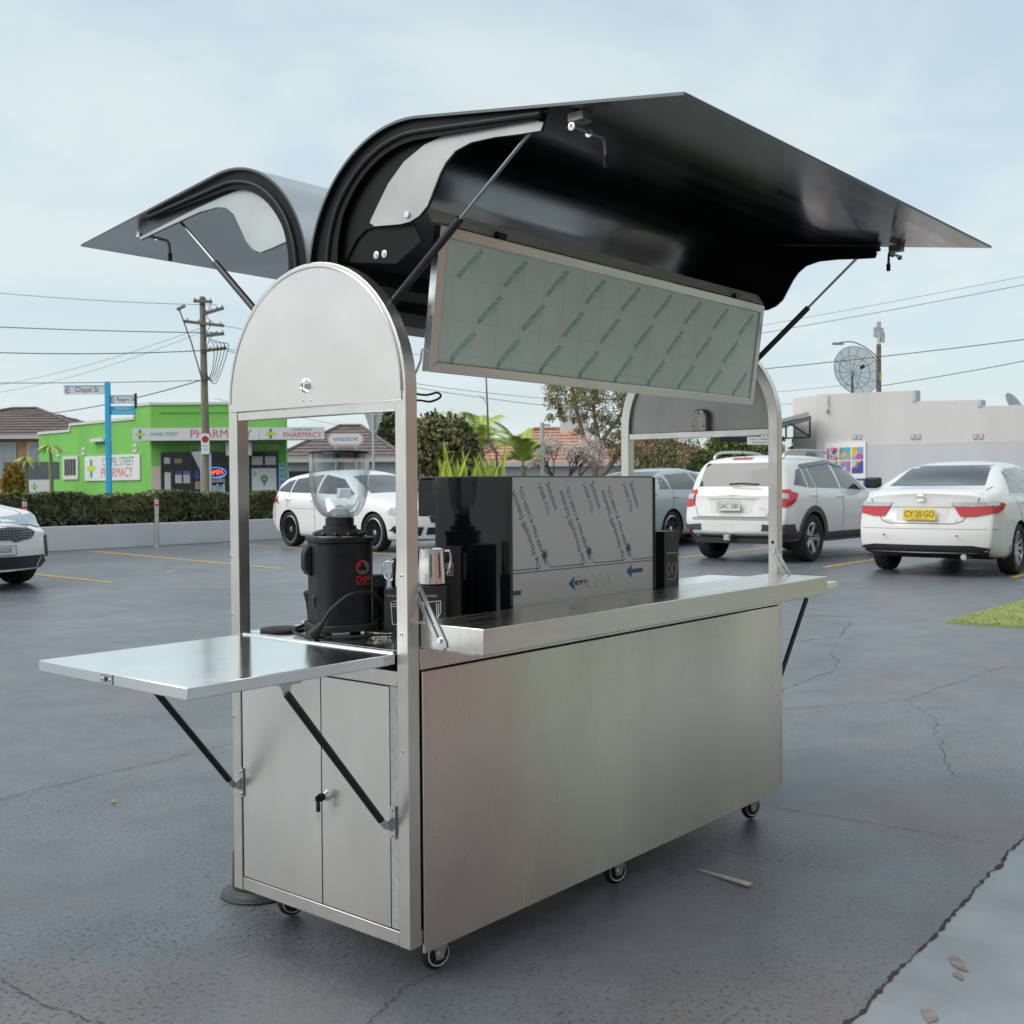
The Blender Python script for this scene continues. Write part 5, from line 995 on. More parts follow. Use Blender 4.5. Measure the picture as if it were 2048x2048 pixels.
# ================================================================ pale shop building on the right
k_ = 31.794 / 20.294
def yv(y): return -1.806 + (y + 1.806) * k_
def zv(z): return 1.15 + (z - 1.15) * k_
CREAM = mat('cream_render', (.57, .545, .535), .75, var=((.5, .9, .14), .08), bump=[[(.3, .3, 8), .1, .01]]); GREYR = mat('grey_render', (.49, .505, .52), .75, var=((.5, .9, .2), .07), bump=[[20, .1, .004]])
rb_ = thing('corner_shop_building', 'pale two-tone rendered shop wall with stepped parapet and posters', 'building')
XW = 30.0; yL = yv(7.41); y1 = yv(5.71); y2 = yv(4.57); yE = -6; zl = zv(1.86)
MB().prism([(yL, zl), (yL, zv(2.85)), (y1, zv(2.82)), (y1, zv(2.625)), (y2, zv(2.59)), (y2, zv(2.475)), (yE, zv(2.40)), (yE, zl - .06)], XW, XW + .3, 'YZ').build('upper_wall', CREAM, rb_)
MB().prism([(yL, 0), (yL, zl - .004), (yE, zl - .064), (yE, 0)], XW - .012, XW + .28, 'YZ').build('lower_wall', GREYR, rb_)
MB().prism([(XW, 0), (XW, zv(2.85)), (XW + 10, zv(2.85) + .15), (XW + 10, 0)], yL + .001, yL + .25, 'XZ').build('street_wall', mat('cream_render2', (.60, .575, .56), .75), rb_)
MB().add([(XW, yL + .001, 0), (31.57, 14.40, 0), (31.9, 14.2, 0), (XW + .3, yL + .002, 0), (XW, yL + .001, zv(2.85)), (31.57, 14.40, 3.87), (31.9, 14.2, 3.87), (XW + .3, yL + .002, zv(2.85))], [(0, 1, 2, 3), (4, 7, 6, 5), (0, 4, 5, 1), (1, 5, 6, 2), (2, 6, 7, 3), (3, 7, 4, 0)]).build('splay_wall', MATS['cream_render2'], rb_)
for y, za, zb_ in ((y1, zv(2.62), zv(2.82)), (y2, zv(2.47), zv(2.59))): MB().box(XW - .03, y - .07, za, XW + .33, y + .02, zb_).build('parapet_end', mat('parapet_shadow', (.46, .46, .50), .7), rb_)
for y, z in ((6.76, 2.03), (5.67, 2.0), (4.58, 1.97)):
    for s_ in (-1, 1): v_ = MB().box(XW - .02, yv(y) + s_ * .075 - .06, zv(z) - .09, XW - .001, yv(y) + s_ * .075 + .06, zv(z) + .05).build('wall_vent', mat('vent_tan', (.40, .33, .29), .8), rb_); MB().box(XW - .024, yv(y) + s_ * .075 - .04, zv(z) - .07, XW - .0205, yv(y) + s_ * .075 + .04, zv(z) + .03).build('grille', mat('vent_pale', (.52, .49, .47), .8), v_)
# posters: six abstract colourful pictures on a white board
pb = MB().box(XW - .05, yv(6.59), 1.30, XW - .013, yv(7.39), zv(1.93)).build('poster_board', WHITEP, rb_)
def artmat(name, seed, cols, sc):
    m = bpy.data.materials.new(name); m.use_nodes = True; nt = m.node_tree; b = nt.nodes['Principled BSDF']; b.inputs['Roughness'].default_value = .4
    tc = nt.nodes.new('ShaderNodeTexCoord'); v = nt.nodes.new('ShaderNodeTexVoronoi'); v.inputs['Scale'].default_value = sc; mp = nt.nodes.new('ShaderNodeMapping'); mp.inputs['Location'].default_value = (seed, seed * 2.3, 0); nt.links.new(tc.outputs['Object'], mp.inputs[0]); nt.links.new(mp.outputs[0], v.inputs['Vector'])
    cr = nt.nodes.new('ShaderNodeValToRGB'); cr.color_ramp.interpolation = 'CONSTANT'; sep = nt.nodes.new('ShaderNodeSeparateColor'); nt.links.new(v.outputs['Color'], sep.inputs[0]); nt.links.new(sep.outputs[0], cr.inputs[0])
    while len(cr.color_ramp.elements) < len(cols): cr.color_ramp.elements.new(.5)
    for i, c in enumerate(cols): cr.color_ramp.elements[i].position = i / len(cols); cr.color_ramp.elements[i].color = (*c, 1)
    nt.links.new(cr.outputs[0], b.inputs['Base Color']); return m
PC = [(.55, .08, .10), (.60, .40, .05), (.08, .16, .40), (.60, .56, .50), (.12, .32, .10), (.50, .22, .30)]
yw = (yv(7.39) - yv(6.59)); 
for r_ in range(3):
    for c in range(3):
        m_ = artmat('poster_art', r_ * 3.1 + c, [[(.55, .08, .2), (.6, .5, .45), (.1, .1, .3), (.6, .3, .3)], [(.10, .40, .52), (.12, .32, .10), (.60, .35, .35), (.30, .45, .15)], [(.60, .06, .05), (.65, .28, .03), (.62, .50, .05), (.20, .35, .60), (.45, .10, .35)], PC, [(.45, .25, .45), (.55, .45, .50), (.25, .20, .45), (.60, .3, .2)], [(.05, .08, .28), (.50, .28, .12), (.55, .50, .45), (.10, .12, .35)], PC, PC, PC][r_ * 3 + c], 9 if c != 2 else 5)
        y_ = yv(7.39) - .05 - (c + 1) * (yw - .1) / 3 + .02; z_ = zv(1.93) - .12 - (r_ + 1) * .40
        if z_ > 1.32: MB().box(XW - .058, y_, z_, XW - .051, y_ + (yw - .1) / 3 - .04, z_ + .365).build('poster_picture', m_, pb)
MB().box(XW - .056, yv(6.60), 1.02, XW - .013, yv(7.2), 1.28).build('blue_notice', pal['blue'], rb_)
q = MB(); q.box(XW - .06, yv(6.63), 1.06, XW - .0565, yv(6.63) + .18, 1.24); q.text('', .1, Matrix.Identity(4)); q.build('notice_square', PAPER, rb_)
pg = MB(); pg.tube(catmull([(XW - .06, yv(7.30), zv(2.82)), (XW - .06, yv(7.32), zv(2.68)), (XW - .06, yv(7.30), zv(2.60)), (XW - .06, yv(7.33), zv(2.53))], 5), .014, 5); pg.lathe([(.0, -.06), (.035, -.04), (.04, .0), (.02, .05), (0, .06)], (XW - .06, yv(7.33), zv(2.52)), 'Z', 10); pg.build('service_cable', mat('cable_tan', (.25, .20, .17), .7), rb_)
# awning on the street side, seen end-on
aw = thing('street_awning', 'grey corrugated shop awning on a dark steel truss at the building corner', 'awning', st(8.77, 33.2), STREET)
MB().prism([(-1.35, 2.78), (.02, 3.16), (.02, 3.02), (-1.35, 2.64)], 0, 6, 'XZ', mi=0).build('awning_edge', mat('awning_grey', (.13, .15, .17), .5), aw)
MB().prism([(-1.45, 2.90), (.0, 3.28), (.0, 3.17), (-1.45, 2.79)], .2, 6, 'XZ').build('awning_sheet', mat('awning_cream', (.42, .41, .40), .6), aw)
for p, q_ in (((-.02, 0, 3.0), (-.02, 0, 2.52)), ((-.02, 0, 2.52), (-1.5, 0, 2.47)), ((-.02, 0, 2.54), (-.6, 0, 2.92)), ((-.72, 0, 2.86), (-.72, 0, 2.48))): MB().tube([p, q_], .022, square=True, up=(0, 1, 0)).build('truss_bar', BLACKP, aw)
MB().box(-2.6, .3, 2.43, -.70, 1.0, 2.56).build('truss_beam', BLACKP, aw)
hs = thing('supermarket_sign', 'small white hanging sign reading Chapel St Supermarket under the awning', 'sign', st(7.03, 32), STREET)
MB().box(-.36, -.03, 2.27, .36, .03, 2.49).build('board', SWH, hs); q = MB(); q.text('CHAPEL ST SUPERMARKET', .066, frameM((0, -.033, 2.42), (1, 0, 0), (0, 0, 1)), 0, .78); q.text('NEWSAGENT', .066, frameM((0, -.033, 2.33), (1, 0, 0), (0, 0, 1)), 0, 1.2); q.build('lettering', SINK, hs, fix=False)
for x in (-.3, .3): MB().cyl((x, 0, 2.48), (x, 0, 2.62), .012, n=6).build('hanger', BLACKP, hs)
sf = MB().box(-.85, .05, 0, -.05, .35, 2.1); sfo = sf.build('shop_corner_front', mat('shop_tan', (.32, .27, .20), .7)); sfo.location = st(8.75, 33.4); sfo.rotation_euler = (0, 0, STREET); tag(sfo, 'tan shop corner front under the awning', 'shopfront')
MB().box(-.80, .03, 1.0, -.5, .049, 1.75).build('notice', pal['red'], sfo); MB().cyl((-.85, .0, 1.95), (-.1, .0, 1.95), .16, n=14).build('roller_tube', mat('roller_tan', (.34, .30, .22), .7), sfo, smooth=True)
MB().box(-.04, -.01, 1.2, .25, .02, 1.95).build('notice', artmat('poster_art', 9.3, PC, 9), sfo)
# satellite dish of open mesh
ds = thing('satellite_dish', 'large see-through mesh satellite dish on the roof', 'satellite dish', st(10.85, 36, 0), STREET)
DM = Matrix.Translation((0, 0, 4.66)) @ Matrix.Rotation(radians(14), 4, 'Z') @ Matrix.Rotation(radians(76), 4, 'X'); RD = .80
MESHM = bpy.data.materials.new('dish_mesh'); MESHM.use_nodes = True; nt = MESHM.node_tree; b = nt.nodes['Principled BSDF']; b.inputs['Base Color'].default_value = (.10, .14, .17, 1); b.inputs['Alpha'].default_value = .30; b.inputs['Roughness'].default_value = .6
ms = MB(); ms.lathe([(0.001, 0), (.25 * RD, .03 * RD), (.5 * RD, .09 * RD), (.75 * RD, .19 * RD), (RD, .33 * RD)], (0, 0, 0), 'Z', 40, M=DM); ms.build('mesh_bowl', MESHM, ds, smooth=True)
RIBM = mat('dish_rib', (.03, .035, .04), .5)
for i in range(14):
    t_ = 2 * pi * i / 14; MB().tube([DM @ Vector((r_ * cos(t_), r_ * sin(t_), .33 * r_ * r_ / RD + .004)) for r_ in (.02, .25 * RD, .5 * RD, .75 * RD, RD)], .008, 4).build('rib', RIBM, ds)
for rr in (.67 * RD, RD): MB().tube([DM @ Vector((rr * cos(2 * pi * i / 40), rr * sin(2 * pi * i / 40), .33 * rr * rr / RD + .006)) for i in range(40)], .009, 4, closed=True).build('ring', RIBM, ds)
for i in range(3): t_ = 2 * pi * i / 3 + .4; MB().tube([DM @ Vector((.8 * RD * cos(t_), .8 * RD * sin(t_), .21 * RD)), DM @ Vector((0, 0, .72 * RD))], .007, 4).build('feed_leg', RIBM, ds)
MB().cyl(DM @ Vector((0, 0, .66 * RD)), DM @ Vector((0, 0, .80 * RD)), .06, n=12).build('feed_horn', BLACKP, ds); MB().cyl((0, .05, 3.0), (0, .05, 4.6), .035, n=10).build('mast', RIBM, ds)
d2_ = thing('satellite_dish', 'solid grey satellite dish peeping over the parapet at the picture edge', 'satellite dish', st(14.6, 33), STREET)
DM2 = Matrix.Translation((0, 0, 3.36)) @ Matrix.Rotation(radians(40), 4, 'Z') @ Matrix.Rotation(radians(60), 4, 'X'); MB().lathe([(0, 0), (.2, .02), (.40, .09), (.42, .10), (.40, .10), (.2, .03), (0, .01)], (0, 0, 0), 'Z', 30, M=DM2).build('bowl', mat('dish_grey', (.35, .36, .37), .5), d2_, smooth=True); MB().cyl((0, .1, 2.0), (0, .1, 3.0), .03, n=8).build('mast', RIBM, d2_)
# far pole with antenna and lamp
ap = thing('antenna_pole', 'slim timber pole with mobile antenna and long lamp arm', 'pole', st(13.62, 42), STREET)
MB().cyl((0, 0, 0), (-.0, 0, 6.3), .12, .085, 12).build('pole', GREYW, ap, smooth=True); MB().cyl((-.01, 0, 6.3), (-.01, 0, 6.9), .06, n=8).build('antenna_mast', ZINC, ap)
for x, z in ((-.12, 6.75), (.10, 6.72), (.0, 6.95), (.14, 6.55)): MB().box(x - .07, -.06, z - .18, x + .07, .06, z + .18).build('antenna_panel', mat('antenna_pale', (.45, .46, .47), .5), ap)
MB().tube(catmull([(0, -.12, 5.75), (-.5, -.12, 6.15), (-1.0, -.12, 6.38), (-1.5, -.12, 6.36)], 6), .025, 5).build('lamp_arm', mat('lamp_arm_grey', (.24, .22, .19), .5), ap); MB().box(-1.75, -.18, 6.28, -1.35, -.06, 6.36).build('lamp_head', MATS['lamp_grey'], ap)
MB().box(-.03, -.17, 4.95, .06, -.14, 5.25).build('yellow_tag', pal['yellow'], ap)
# ================================================================ parked cars
def smooth_interp(pts, x):
    xs = np.array([p[0] for p in pts]); ys = np.array([p[1] for p in pts]); h = np.diff(xs); d = np.diff(ys) / h
    m = np.zeros(len(xs)); m[0] = d[0]; m[-1] = d[-1]
    for i in range(1, len(xs) - 1):
        m[i] = 0 if d[i - 1] * d[i] <= 0 else 2 * d[i - 1] * d[i] / (d[i - 1] + d[i])
    x = np.clip(x, xs[0], xs[-1]); i = np.clip(np.searchsorted(xs, x) - 1, 0, len(xs) - 2); t = (x - xs[i]) / h[i]
    return (2 * t ** 3 - 3 * t ** 2 + 1) * ys[i] + (t ** 3 - 2 * t ** 2 + t) * h[i] * m[i] + (-2 * t ** 3 + 3 * t ** 2) * ys[i + 1] + (t ** 3 - t ** 2) * h[i] * m[i + 1]
CGLASS = mat('car_glass', (.014, .022, .028), .03, spec=.8, coat=.6, var=(1.3, .4)); CBLACK = mat('car_trim_black', (.012, .012, .013), .5); CGREYT = mat('car_cladding', (.045, .055, .065), .6, var=(20, .1)); TYRE = mat('tyre', (.016, .016, .017), .8, bump=[[60, .2, .004]]); ARCH = mat('arch_dark', (.006, .006, .007), .9)
LRED = mat('lamp_red', (.50, .015, .018), .12, coat=.8); LCLR = mat('lamp_clear', (.50, .52, .54), .15, .3, coat=.8); SEAM = mat('seam_dark', (.03, .03, .03), .7); ALLOY = mat('alloy', (.55, .55, .56), .28, .9); ALLOYD = mat('alloy_dark', (.03, .03, .032), .35, .6)
class Car:
    def __init__(s, name, label, loc, heading, sp):
        s.sp = sp; s.t = thing(name, label, 'car', (loc[0], loc[1], 0), heading, sp.get('group'), scale=sp.get('scale', 1.)); s.paint = sp['paint']; s.build()
    def build(s):
        sp = s.sp; x0, x1 = sp['top'][0][0], sp['top'][-1][0]; W2 = sp['w'] / 2; H = max(z for _, z in sp['top'])
        xs = np.concatenate([x0 + (np.linspace(0, 1, 9) ** 1.6) * .35, np.linspace(x0 + .42, x1 - .42, 38), x1 - (np.linspace(1, 0, 9) ** 1.6) * .35])
        top = smooth_interp(sp['top'], xs); belt = smooth_interp(sp['belt'], xs); bot = smooth_interp(sp['bot'], xs); wid = smooth_interp(sp['plan'], xs) * W2
        rows = []
        for x, zt, zl, zb, w in zip(xs, top, belt, bot, wid):
            zl = min(zl, zt - .035); g = max(0., min(1., (zt - zl) / (H - smooth_interp(sp['belt'], np.array([1.0]))[0]))); wb = w * .955; wr = wb + (w * sp.get('roofw', .70) - wb) * g
            k = zt - zl; P = [(0, zt), (.35 * wr, zt - .004), (.65 * wr, zt - .012 - .006 * g), (.86 * wr, zt - .022 - .018 * g), (.965 * wr, zt - .030 - .045 * g)]
            P += [(wr + (wb - wr) * .22, zt - .030 - .07 * g - (k - .03 - .07 * g) * .14 if k > .12 else zt - .033), (wr + (wb - wr) * .6, zl + max(.002, k * .42)), (wb, zl), (w * .985, zl - .045), (w, zl - .17), (w * .995, zl - .32 if zl - .32 > zb + .1 else zb + .12), (w * .985, zb + .16), (w * .965, zb + .05), (w * .90, zb), (w * .4, zb), (0, zb)]
            rows.append([(x, y, z) for y, z in P])
        nP = len(rows[0]); nX = len(rows); V = []
        full = []
        for r in rows: full.append(r + [(x, -y, z) for x, y, z in r[-2:0:-1]])
        m = len(full[0]); K = 9; vs = [p for r in full for p in r]; fs = []
        for i in range(nX - 1):
            for j in range(m): fs.append((i * m + j, i * m + (j + 1) % m, (i + 1) * m + (j + 1) % m, (i + 1) * m + j))
        for i in (0, nX - 1):      # end caps with their own grid so that they can bulge
            ids = []
            for j in range(nP):
                lft = i * m + j; rgt = i * m + (m - j) % m; row = [lft]
                if j in (0, nP - 1): ids.append([lft] * (K + 1)); continue
                x, y, z = full[i][j]
                for k in range(1, K): vs.append((x, y - 2 * y * k / K, z)); row.append(len(vs) - 1)
                row.append(rgt); ids.append(row)
            for j in range(nP - 1):
                for k in range(K):
                    q = [ids[j][k], ids[j][k + 1], ids[j + 1][k + 1], ids[j + 1][k]]; u = []
                    for v in q:
                        if v not in u: u.append(v)
                    if len(u) >= 3: fs.append(tuple(u))
        A = np.array(vs); fr_, re_ = sp['front_shape'], sp['rear_shape']      # (reach, plan curve, [(z, dx)...])
        for (reach, curve, sl), end, sg in ((re_, x0, 1), (fr_, x1, -1)):
            t = np.clip(1 - np.abs(A[:, 0] - end) / reach, 0, 1); t = t * t * (3 - 2 * t)
            A[:, 0] += sg * t * (curve * (np.abs(A[:, 1]) / W2) ** 2.4 + smooth_interp(sl, A[:, 2]))
        me = bpy.data.meshes.new('body'); me.from_pydata(A.tolist(), [], fs); me.materials.append(s.paint); me.materials.append(ARCH)
        bm = bmesh.new(); bm.from_mesh(me); bmesh.ops.remove_doubles(bm, verts=bm.verts, dist=.0005); bmesh.ops.recalc_face_normals(bm, faces=bm.faces); bm.to_mesh(me); bm.free()
        tmp = bpy.data.objects.new('tmp', me); COL.objects.link(tmp); sm = tmp.modifiers.new('s', 'SUBSURF'); sm.levels = 1; sm.render_levels = 1
        ct = MB(); R = sp['wheel_r'] * 1.13
        for wx in (0, sp['wb']):
            for sg in (-1, 1): ct.cyl((wx, sg * (W2 - .26), sp['wheel_r'] * 1.0), (wx, sg * (W2 + .2), sp['wheel_r'] * 1.0), R, n=40)
        co = ct.build('cut', ARCH); bo = tmp.modifiers.new('b', 'BOOLEAN'); bo.operation = 'DIFFERENCE'; bo.object = co; bo.solver = 'EXACT'
        dg = bpy.context.evaluated_depsgraph_get(); dg.update(); me2 = bpy.data.meshes.new_from_object(tmp.evaluated_get(dg)); bpy.data.objects.remove(tmp); bpy.data.objects.remove(co)
        me2.shade_smooth(); me2.set_sharp_from_angle(angle=radians(38)); me2.name = 'body'
        s.body = bpy.data.objects.new('body', me2); COL.objects.link(s.body); s.body.parent = s.t
        s.bvh = BVHTree.FromPolygons([v.co for v in me2.vertices], [tuple(p.vertices) for p in me2.polygons]); s.x0, s.x1, s.W2 = x0, x1, W2
        for wx in (0, sp['wb']):
            for sg in (-1, 1): s.wheel(wx, sg)
    def wheel(s, wx, sg):
        r = s.sp['wheel_r']; tw = s.sp.get('tyre_w', .215); y0 = sg * (s.W2 - .012 - tw / 2); rim = r * s.sp.get('rim', .70); sd = sg
        t_ = MB(); h = tw / 2; t_.lathe([(rim, -h * .8), (rim + .01, -h * .95), (r - .03, -h), (r - .008, -h * .86), (r, -h * .55), (r, h * .55), (r - .008, h * .86), (r - .03, h), (rim + .01, h * .95), (rim, h * .8)], (0, 0, r), 'Y', 36, caps=False); o = t_.build('wheel', TYRE, s.t, smooth=True); o.location = (wx, y0, 0)
        a = MB(); st_ = s.sp.get('spokes', 10); ym = ALLOYD if s.sp.get('dark_rim') else ALLOY
        a.lathe([(rim + .002, sd * h * .80), (rim - .018, sd * h * .86), (rim - .022, sd * h * .5), (rim - .02, -sd * h * .5)], (0, 0, r), 'Y', 36, mi=1, caps=False)
        a.lathe([(0, -sd * .02), (rim * .99, -sd * .03)], (0, 0, r), 'Y', 24, mi=2, caps=False); a.lathe([(0, sd * h * .62), (.035, sd * h * .60), (.055, sd * h * .5), (.06, 0)], (0, 0, r), 'Y', 20, mi=1, caps=False)
        for k in range(st_):
            an = 2 * pi * k / st_; wi, wo = s.sp.get('spoke_w', (.018, .022)); d = Vector((cos(an), 0, sin(an))); q = Vector((-sin(an), 0, cos(an))); c = Vector((0, 0, r)); f = lambda rr, ww, yy: c + d * rr + q * ww + Vector((0, sd * yy, 0))
            vs = [f(.03, wi, h * .56), f(.03, -wi, h * .56), f(rim - .015, -wo, h * .74), f(rim - .015, wo, h * .74), f(.03, wi, 0), f(.03, -wi, 0), f(rim - .015, -wo, h * .2), f(rim - .015, wo, h * .2)]
            a.add(vs, [(0, 1, 2, 3), (7, 6, 5, 4), (0, 3, 7, 4), (1, 5, 6, 2), (3, 2, 6, 7)], 0)
        a.build('rim', [ym, ALLOY, ARCH], o, smooth=True)
    # ---- patches projected on the body
    def patch(s, name, poly, view, m, parent=None, off=.004, step=.05, mirror=False, label=None, thick=True):
        """poly in the plane seen from view: 'L','R' (x,z), 'B' rear (y,z), 'F' front (y,z), 'T' top (x,y)"""
        res = []
        for mm in ((1, -1) if mirror else (1,)):
            bm = bmesh.new(); vw = view
            if mirror and mm == -1 and view in 'LR': vw = 'R' if view == 'L' else 'L'
            pts = [(a, b) for a, b in poly] if vw in 'LRT' and not (vw == 'T' and mm == -1) else [(a * mm, b) for a, b in poly]
            if vw == 'T' and mm == -1: pts = [(a, -b) for a, b in poly]
            f = bm.faces.new([bm.verts.new((a, b, 0)) for a, b in pts]); 
            for ax in (0, 1):
                lo = min(p[ax] for p in pts); hi = max(p[ax] for p in pts); k = int((hi - lo) / step)
                for i in range(1, k + 1):
                    co = [0, 0, 0]; co[ax] = lo + (hi - lo) * i / (k + 1); no = [0, 0, 0]; no[ax] = 1
                    bmesh.ops.bisect_plane(bm, geom=bm.verts[:] + bm.edges[:] + bm.faces[:], plane_co=co, plane_no=no, dist=1e-5)
            dead = []
            for v in bm.verts:
                a, b = v.co.x, v.co.y
                o, d = {'L': (Vector((a, 3, b)), Vector((0, -1, 0))), 'R': (Vector((a, -3, b)), Vector((0, 1, 0))), 'B': (Vector((-4, a, b)), Vector((1, 0, 0))), 'F': (Vector((8, a, b)), Vector((-1, 0, 0))), 'T': (Vector((a, b, 4)), Vector((0, 0, -1)))}[vw]
                loc, nor, _, _ = s.bvh.ray_cast(o, d)
                if loc is None: dead.append(v)
                else:
                    if nor.dot(d) > 0: nor = -nor
                    v.co = loc + (nor * .6 - d * .4).normalized() * off
            if dead: bmesh.ops.delete(bm, geom=dead, context='VERTS')
            bmesh.ops.recalc_face_normals(bm, faces=bm.faces)
            me = bpy.data.meshes.new(name); bm.to_mesh(me); bm.free(); me.materials.append(m); me.shade_smooth(); o = bpy.data.objects.new(name, me); COL.objects.link(o); o.parent = parent or s.t
            if label: o['label'] = label
            # face outward
            res.append(o)
        return res[0] if len(res) == 1 else res
    def seam(s, pts, view, mirror=False, w=.009, m=None, name='panel_gap', off=.002):
        for i in range(len(pts) - 1):
            a = Vector((*pts[i], 0)); b = Vector((*pts[i + 1], 0)); n = Vector((-(b - a).y, (b - a).x, 0)).normalized() * w / 2
            s.patch(name, [(q.x, q.y) for q in (a + n, a - n, b - n, b + n)], view, m or SEAM, off=off, step=.06, mirror=mirror)
    def plate(s, x, z, txt, m, ink=INK, w=.372, h=.107, face=-1, sub=None, tilt=0.):
        """face -1 rear, +1 front"""
        o = MB().box(x - .004, -w / 2, z - h / 2, x + .004, w / 2, z + h / 2).build('number_plate', m, s.t); F_ = frameM((x + face * .006, 0, z + (.006 if sub else 0)), (0, face, 0), (0, 0, 1)); t = MB(); t.text(txt, h * .78, F_, 0, .80)
        if sub: t.text(sub, h * .13, F_ @ Matrix.Translation((0, -h * .44, 0)), 0, 1.2)
        t.build('plate_letters', ink, o, fix=False)
        if m is not PLATEY:
            fr = MB()
            for a in ((-w / 2, -h / 2, w / 2, -h / 2 + .005), (-w / 2, h / 2 - .005, w / 2, h / 2), (-w / 2, -h / 2, -w / 2 + .005, h / 2), (w / 2 - .005, -h / 2, w / 2, h / 2)): fr.box(x + face * .0045 - .001, a[0], z + a[1], x + face * .0045 + .001, a[2], z + a[3])
            fr.build('plate_border', ink, o)
    def mirror_(s, x, z, sg, m):
        y = sg * (s.W2 * .97); o = MB(); o.box(-.05, 0, -.085, .07, sg * .24, .085) if sg > 0 else o.box(-.05, sg * .24, -.085, .07, 0, .085); e = o.build('door_mirror', m, s.t, bevel=.03, seg=3); e.location = (x, y, z)
        g = MB(); g.box(-.056, sg * .03 if sg > 0 else sg * .18, -.055, -.051, sg * .18 if sg > 0 else sg * .03, .055); q = g.build('mirror_glass', CGLASS, e)
    def handle(s, x, z, sg, m=None):
        yy = s.bvh.ray_cast(Vector((x, sg * 3, z)), Vector((0, -sg, 0)))[0]
        if yy is None: return
        o = MB(); o.tube([(x - .10, yy.y + sg * .004, z), (x - .06, yy.y + sg * .030, z + .004), (x + .06, yy.y + sg * .030, z + .004), (x + .10, yy.y + sg * .004, z)], .011, 6); o.build('door_handle', m or s.paint, s.t, smooth=True)
def side_windows(c, wins, m=CGLASS):
    for w in wins: c.patch('side_window', w, 'R', m, mirror=True, off=.004, step=.07)
WHITE = mat('paint_white', (.70, .69, .67), .25, coat=1., var=((1.2, 1.2, 3), .04)); WHITE2 = mat('paint_pearl', (.71, .70, .68), .25, coat=1., var=((1.2, 1.2, 3), .04)); WHITE3 = mat('paint_bright_white', (.80, .80, .79), .3, coat=.9); SILVER = mat('paint_silver_blue', (.36, .41, .46), .30, .55, coat=.9); PALE = mat('paint_pale_green', (.55, .60, .57), .32, coat=.8)
# ---- sedan with the yellow plate
SEDAN = dict(w=1.83, wb=2.775, wheel_r=.325, roofw=.66, scale=.985, paint=WHITE, spokes=10, rim=.70,
    top=[(-1.10, 1.04), (-1.0, 1.08), (-.60, 1.13), (-.48, 1.155), (.20, 1.415), (.60, 1.465), (1.0, 1.47), (1.35, 1.44), (2.15, 1.06), (2.7, .97), (3.4, .84), (3.72, .70)],
    belt=[(-1.1, .90), (-.6, .98), (0, .985), (1.2, .965), (2.2, .92), (3.0, .84), (3.72, .66)], bot=[(-1.1, .30), (-.6, .22), (0, .19), (2.6, .19), (3.3, .20), (3.72, .24)],
    plan=[(-1.1, .90), (-.8, .965), (-.3, 1.0), (1.5, 1.0), (2.9, .98), (3.4, .93), (3.72, .80)], rear_shape=(.55, .20, [(.2, .06), (.40, .0), (.62, .0), (.80, .06), (1.0, .07), (1.1, .05)]), front_shape=(.7, .38, [(.2, .05), (.5, 0), (.7, .02)]))
cam_ = Car('parked_sedan', 'white sedan with a yellow number plate parked nose-in, seen from behind', (13.15, 3.28), radians(1.5), SEDAN); c = cam_
c.patch('rear_window', [(-.60, 1.135), (.60, 1.135), (.50, 1.40), (-.50, 1.40)], 'B', CGLASS, step=.05)
side_windows(c, [[(-.28, 1.03), (.20, 1.03), (.20, 1.33), (.10, 1.31)], [(.26, 1.025), (1.02, 1.02), (1.02, 1.38), (.26, 1.345)], [(1.10, 1.015), (1.98, 1.01), (1.50, 1.32), (1.10, 1.375)]])
for sg in (1, -1):
    l_ = c.patch('tail_light', [(sg * p[0], p[1]) for p in [(.36, .925), (.62, .925), (.85, .935), (.85, .80), (.62, .755), (.47, .755)]], 'B', LRED, off=.014, step=.018)
    c.patch('lamp_clear_band', [(sg * p[0], p[1]) for p in [(.36, .928), (.62, .928), (.85, .938), (.85, .885), (.62, .875), (.40, .88)]], 'B', LCLR, off=.019, step=.018, parent=l_)
sl_ = [(-.86, .93), (-.78, .94), (-.60, .90), (-.74, .82), (-.86, .80)]
for o in c.patch('lamp_wrap', sl_, 'R', LRED, off=.014, step=.02, mirror=True): pass
c.patch('boot_trim', [(-.42, .905), (.42, .905), (.36, .872), (-.36, .872)], 'B', mat('trim_bright', (.68, .68, .67), .25, .4), off=.012, step=.05)
c.patch('plate_recess', [(-.34, .865), (.34, .865), (.30, .70), (-.30, .70)], 'B', mat('recess_white', (.62, .615, .60), .4), off=.003)
c.plate(-1.11, .775, 'CY\u00b720\u00b7GO', PLATEY, mat('plate_ink_brown', (.10, .06, .01), .5), w=.40, h=.135, sub='NEW SOUTH WALES')
MB().tube([(-1.078 + .004, .05 * cos(2 * pi * i / 20), .985 + .036 * sin(2 * pi * i / 20)) for i in range(20)], .006, 5, closed=True).tube([(-1.076, .026 * cos(2 * pi * i / 16), .985 + .034 * sin(2 * pi * i / 16)) for i in range(16)], .005, 5, closed=True).tube([(-1.076, .04 * cos(2 * pi * i / 16), 1.0 + .012 * sin(2 * pi * i / 16)) for i in range(16)], .005, 5, closed=True).build('badge', CHROME, c.t, smooth=True)
c.seam([(-.70, 1.12), (-.66, .94), (-.50, .70), (-.40, .665), (.40, .665), (.50, .70), (.66, .94), (.70, 1.12)], 'B'); c.seam([(-.88, .60), (.88, .60)], 'B', w=.004)
c.patch('diffuser', [(-.80, .37), (-.6, .40), (.6, .40), (.80, .37), (.72, .235), (-.72, .235)], 'B', CBLACK, off=.012); c.patch('bumper_skirt', [(-.78, .245), (.78, .245), (.70, .20), (-.70, .20)], 'B', CBLACK, off=.01)
q = MB(); q.cyl((-1.06, -.52, .26), (-.8, -.52, .27), .036, n=16); q.build('exhaust', ZINC, c.t)
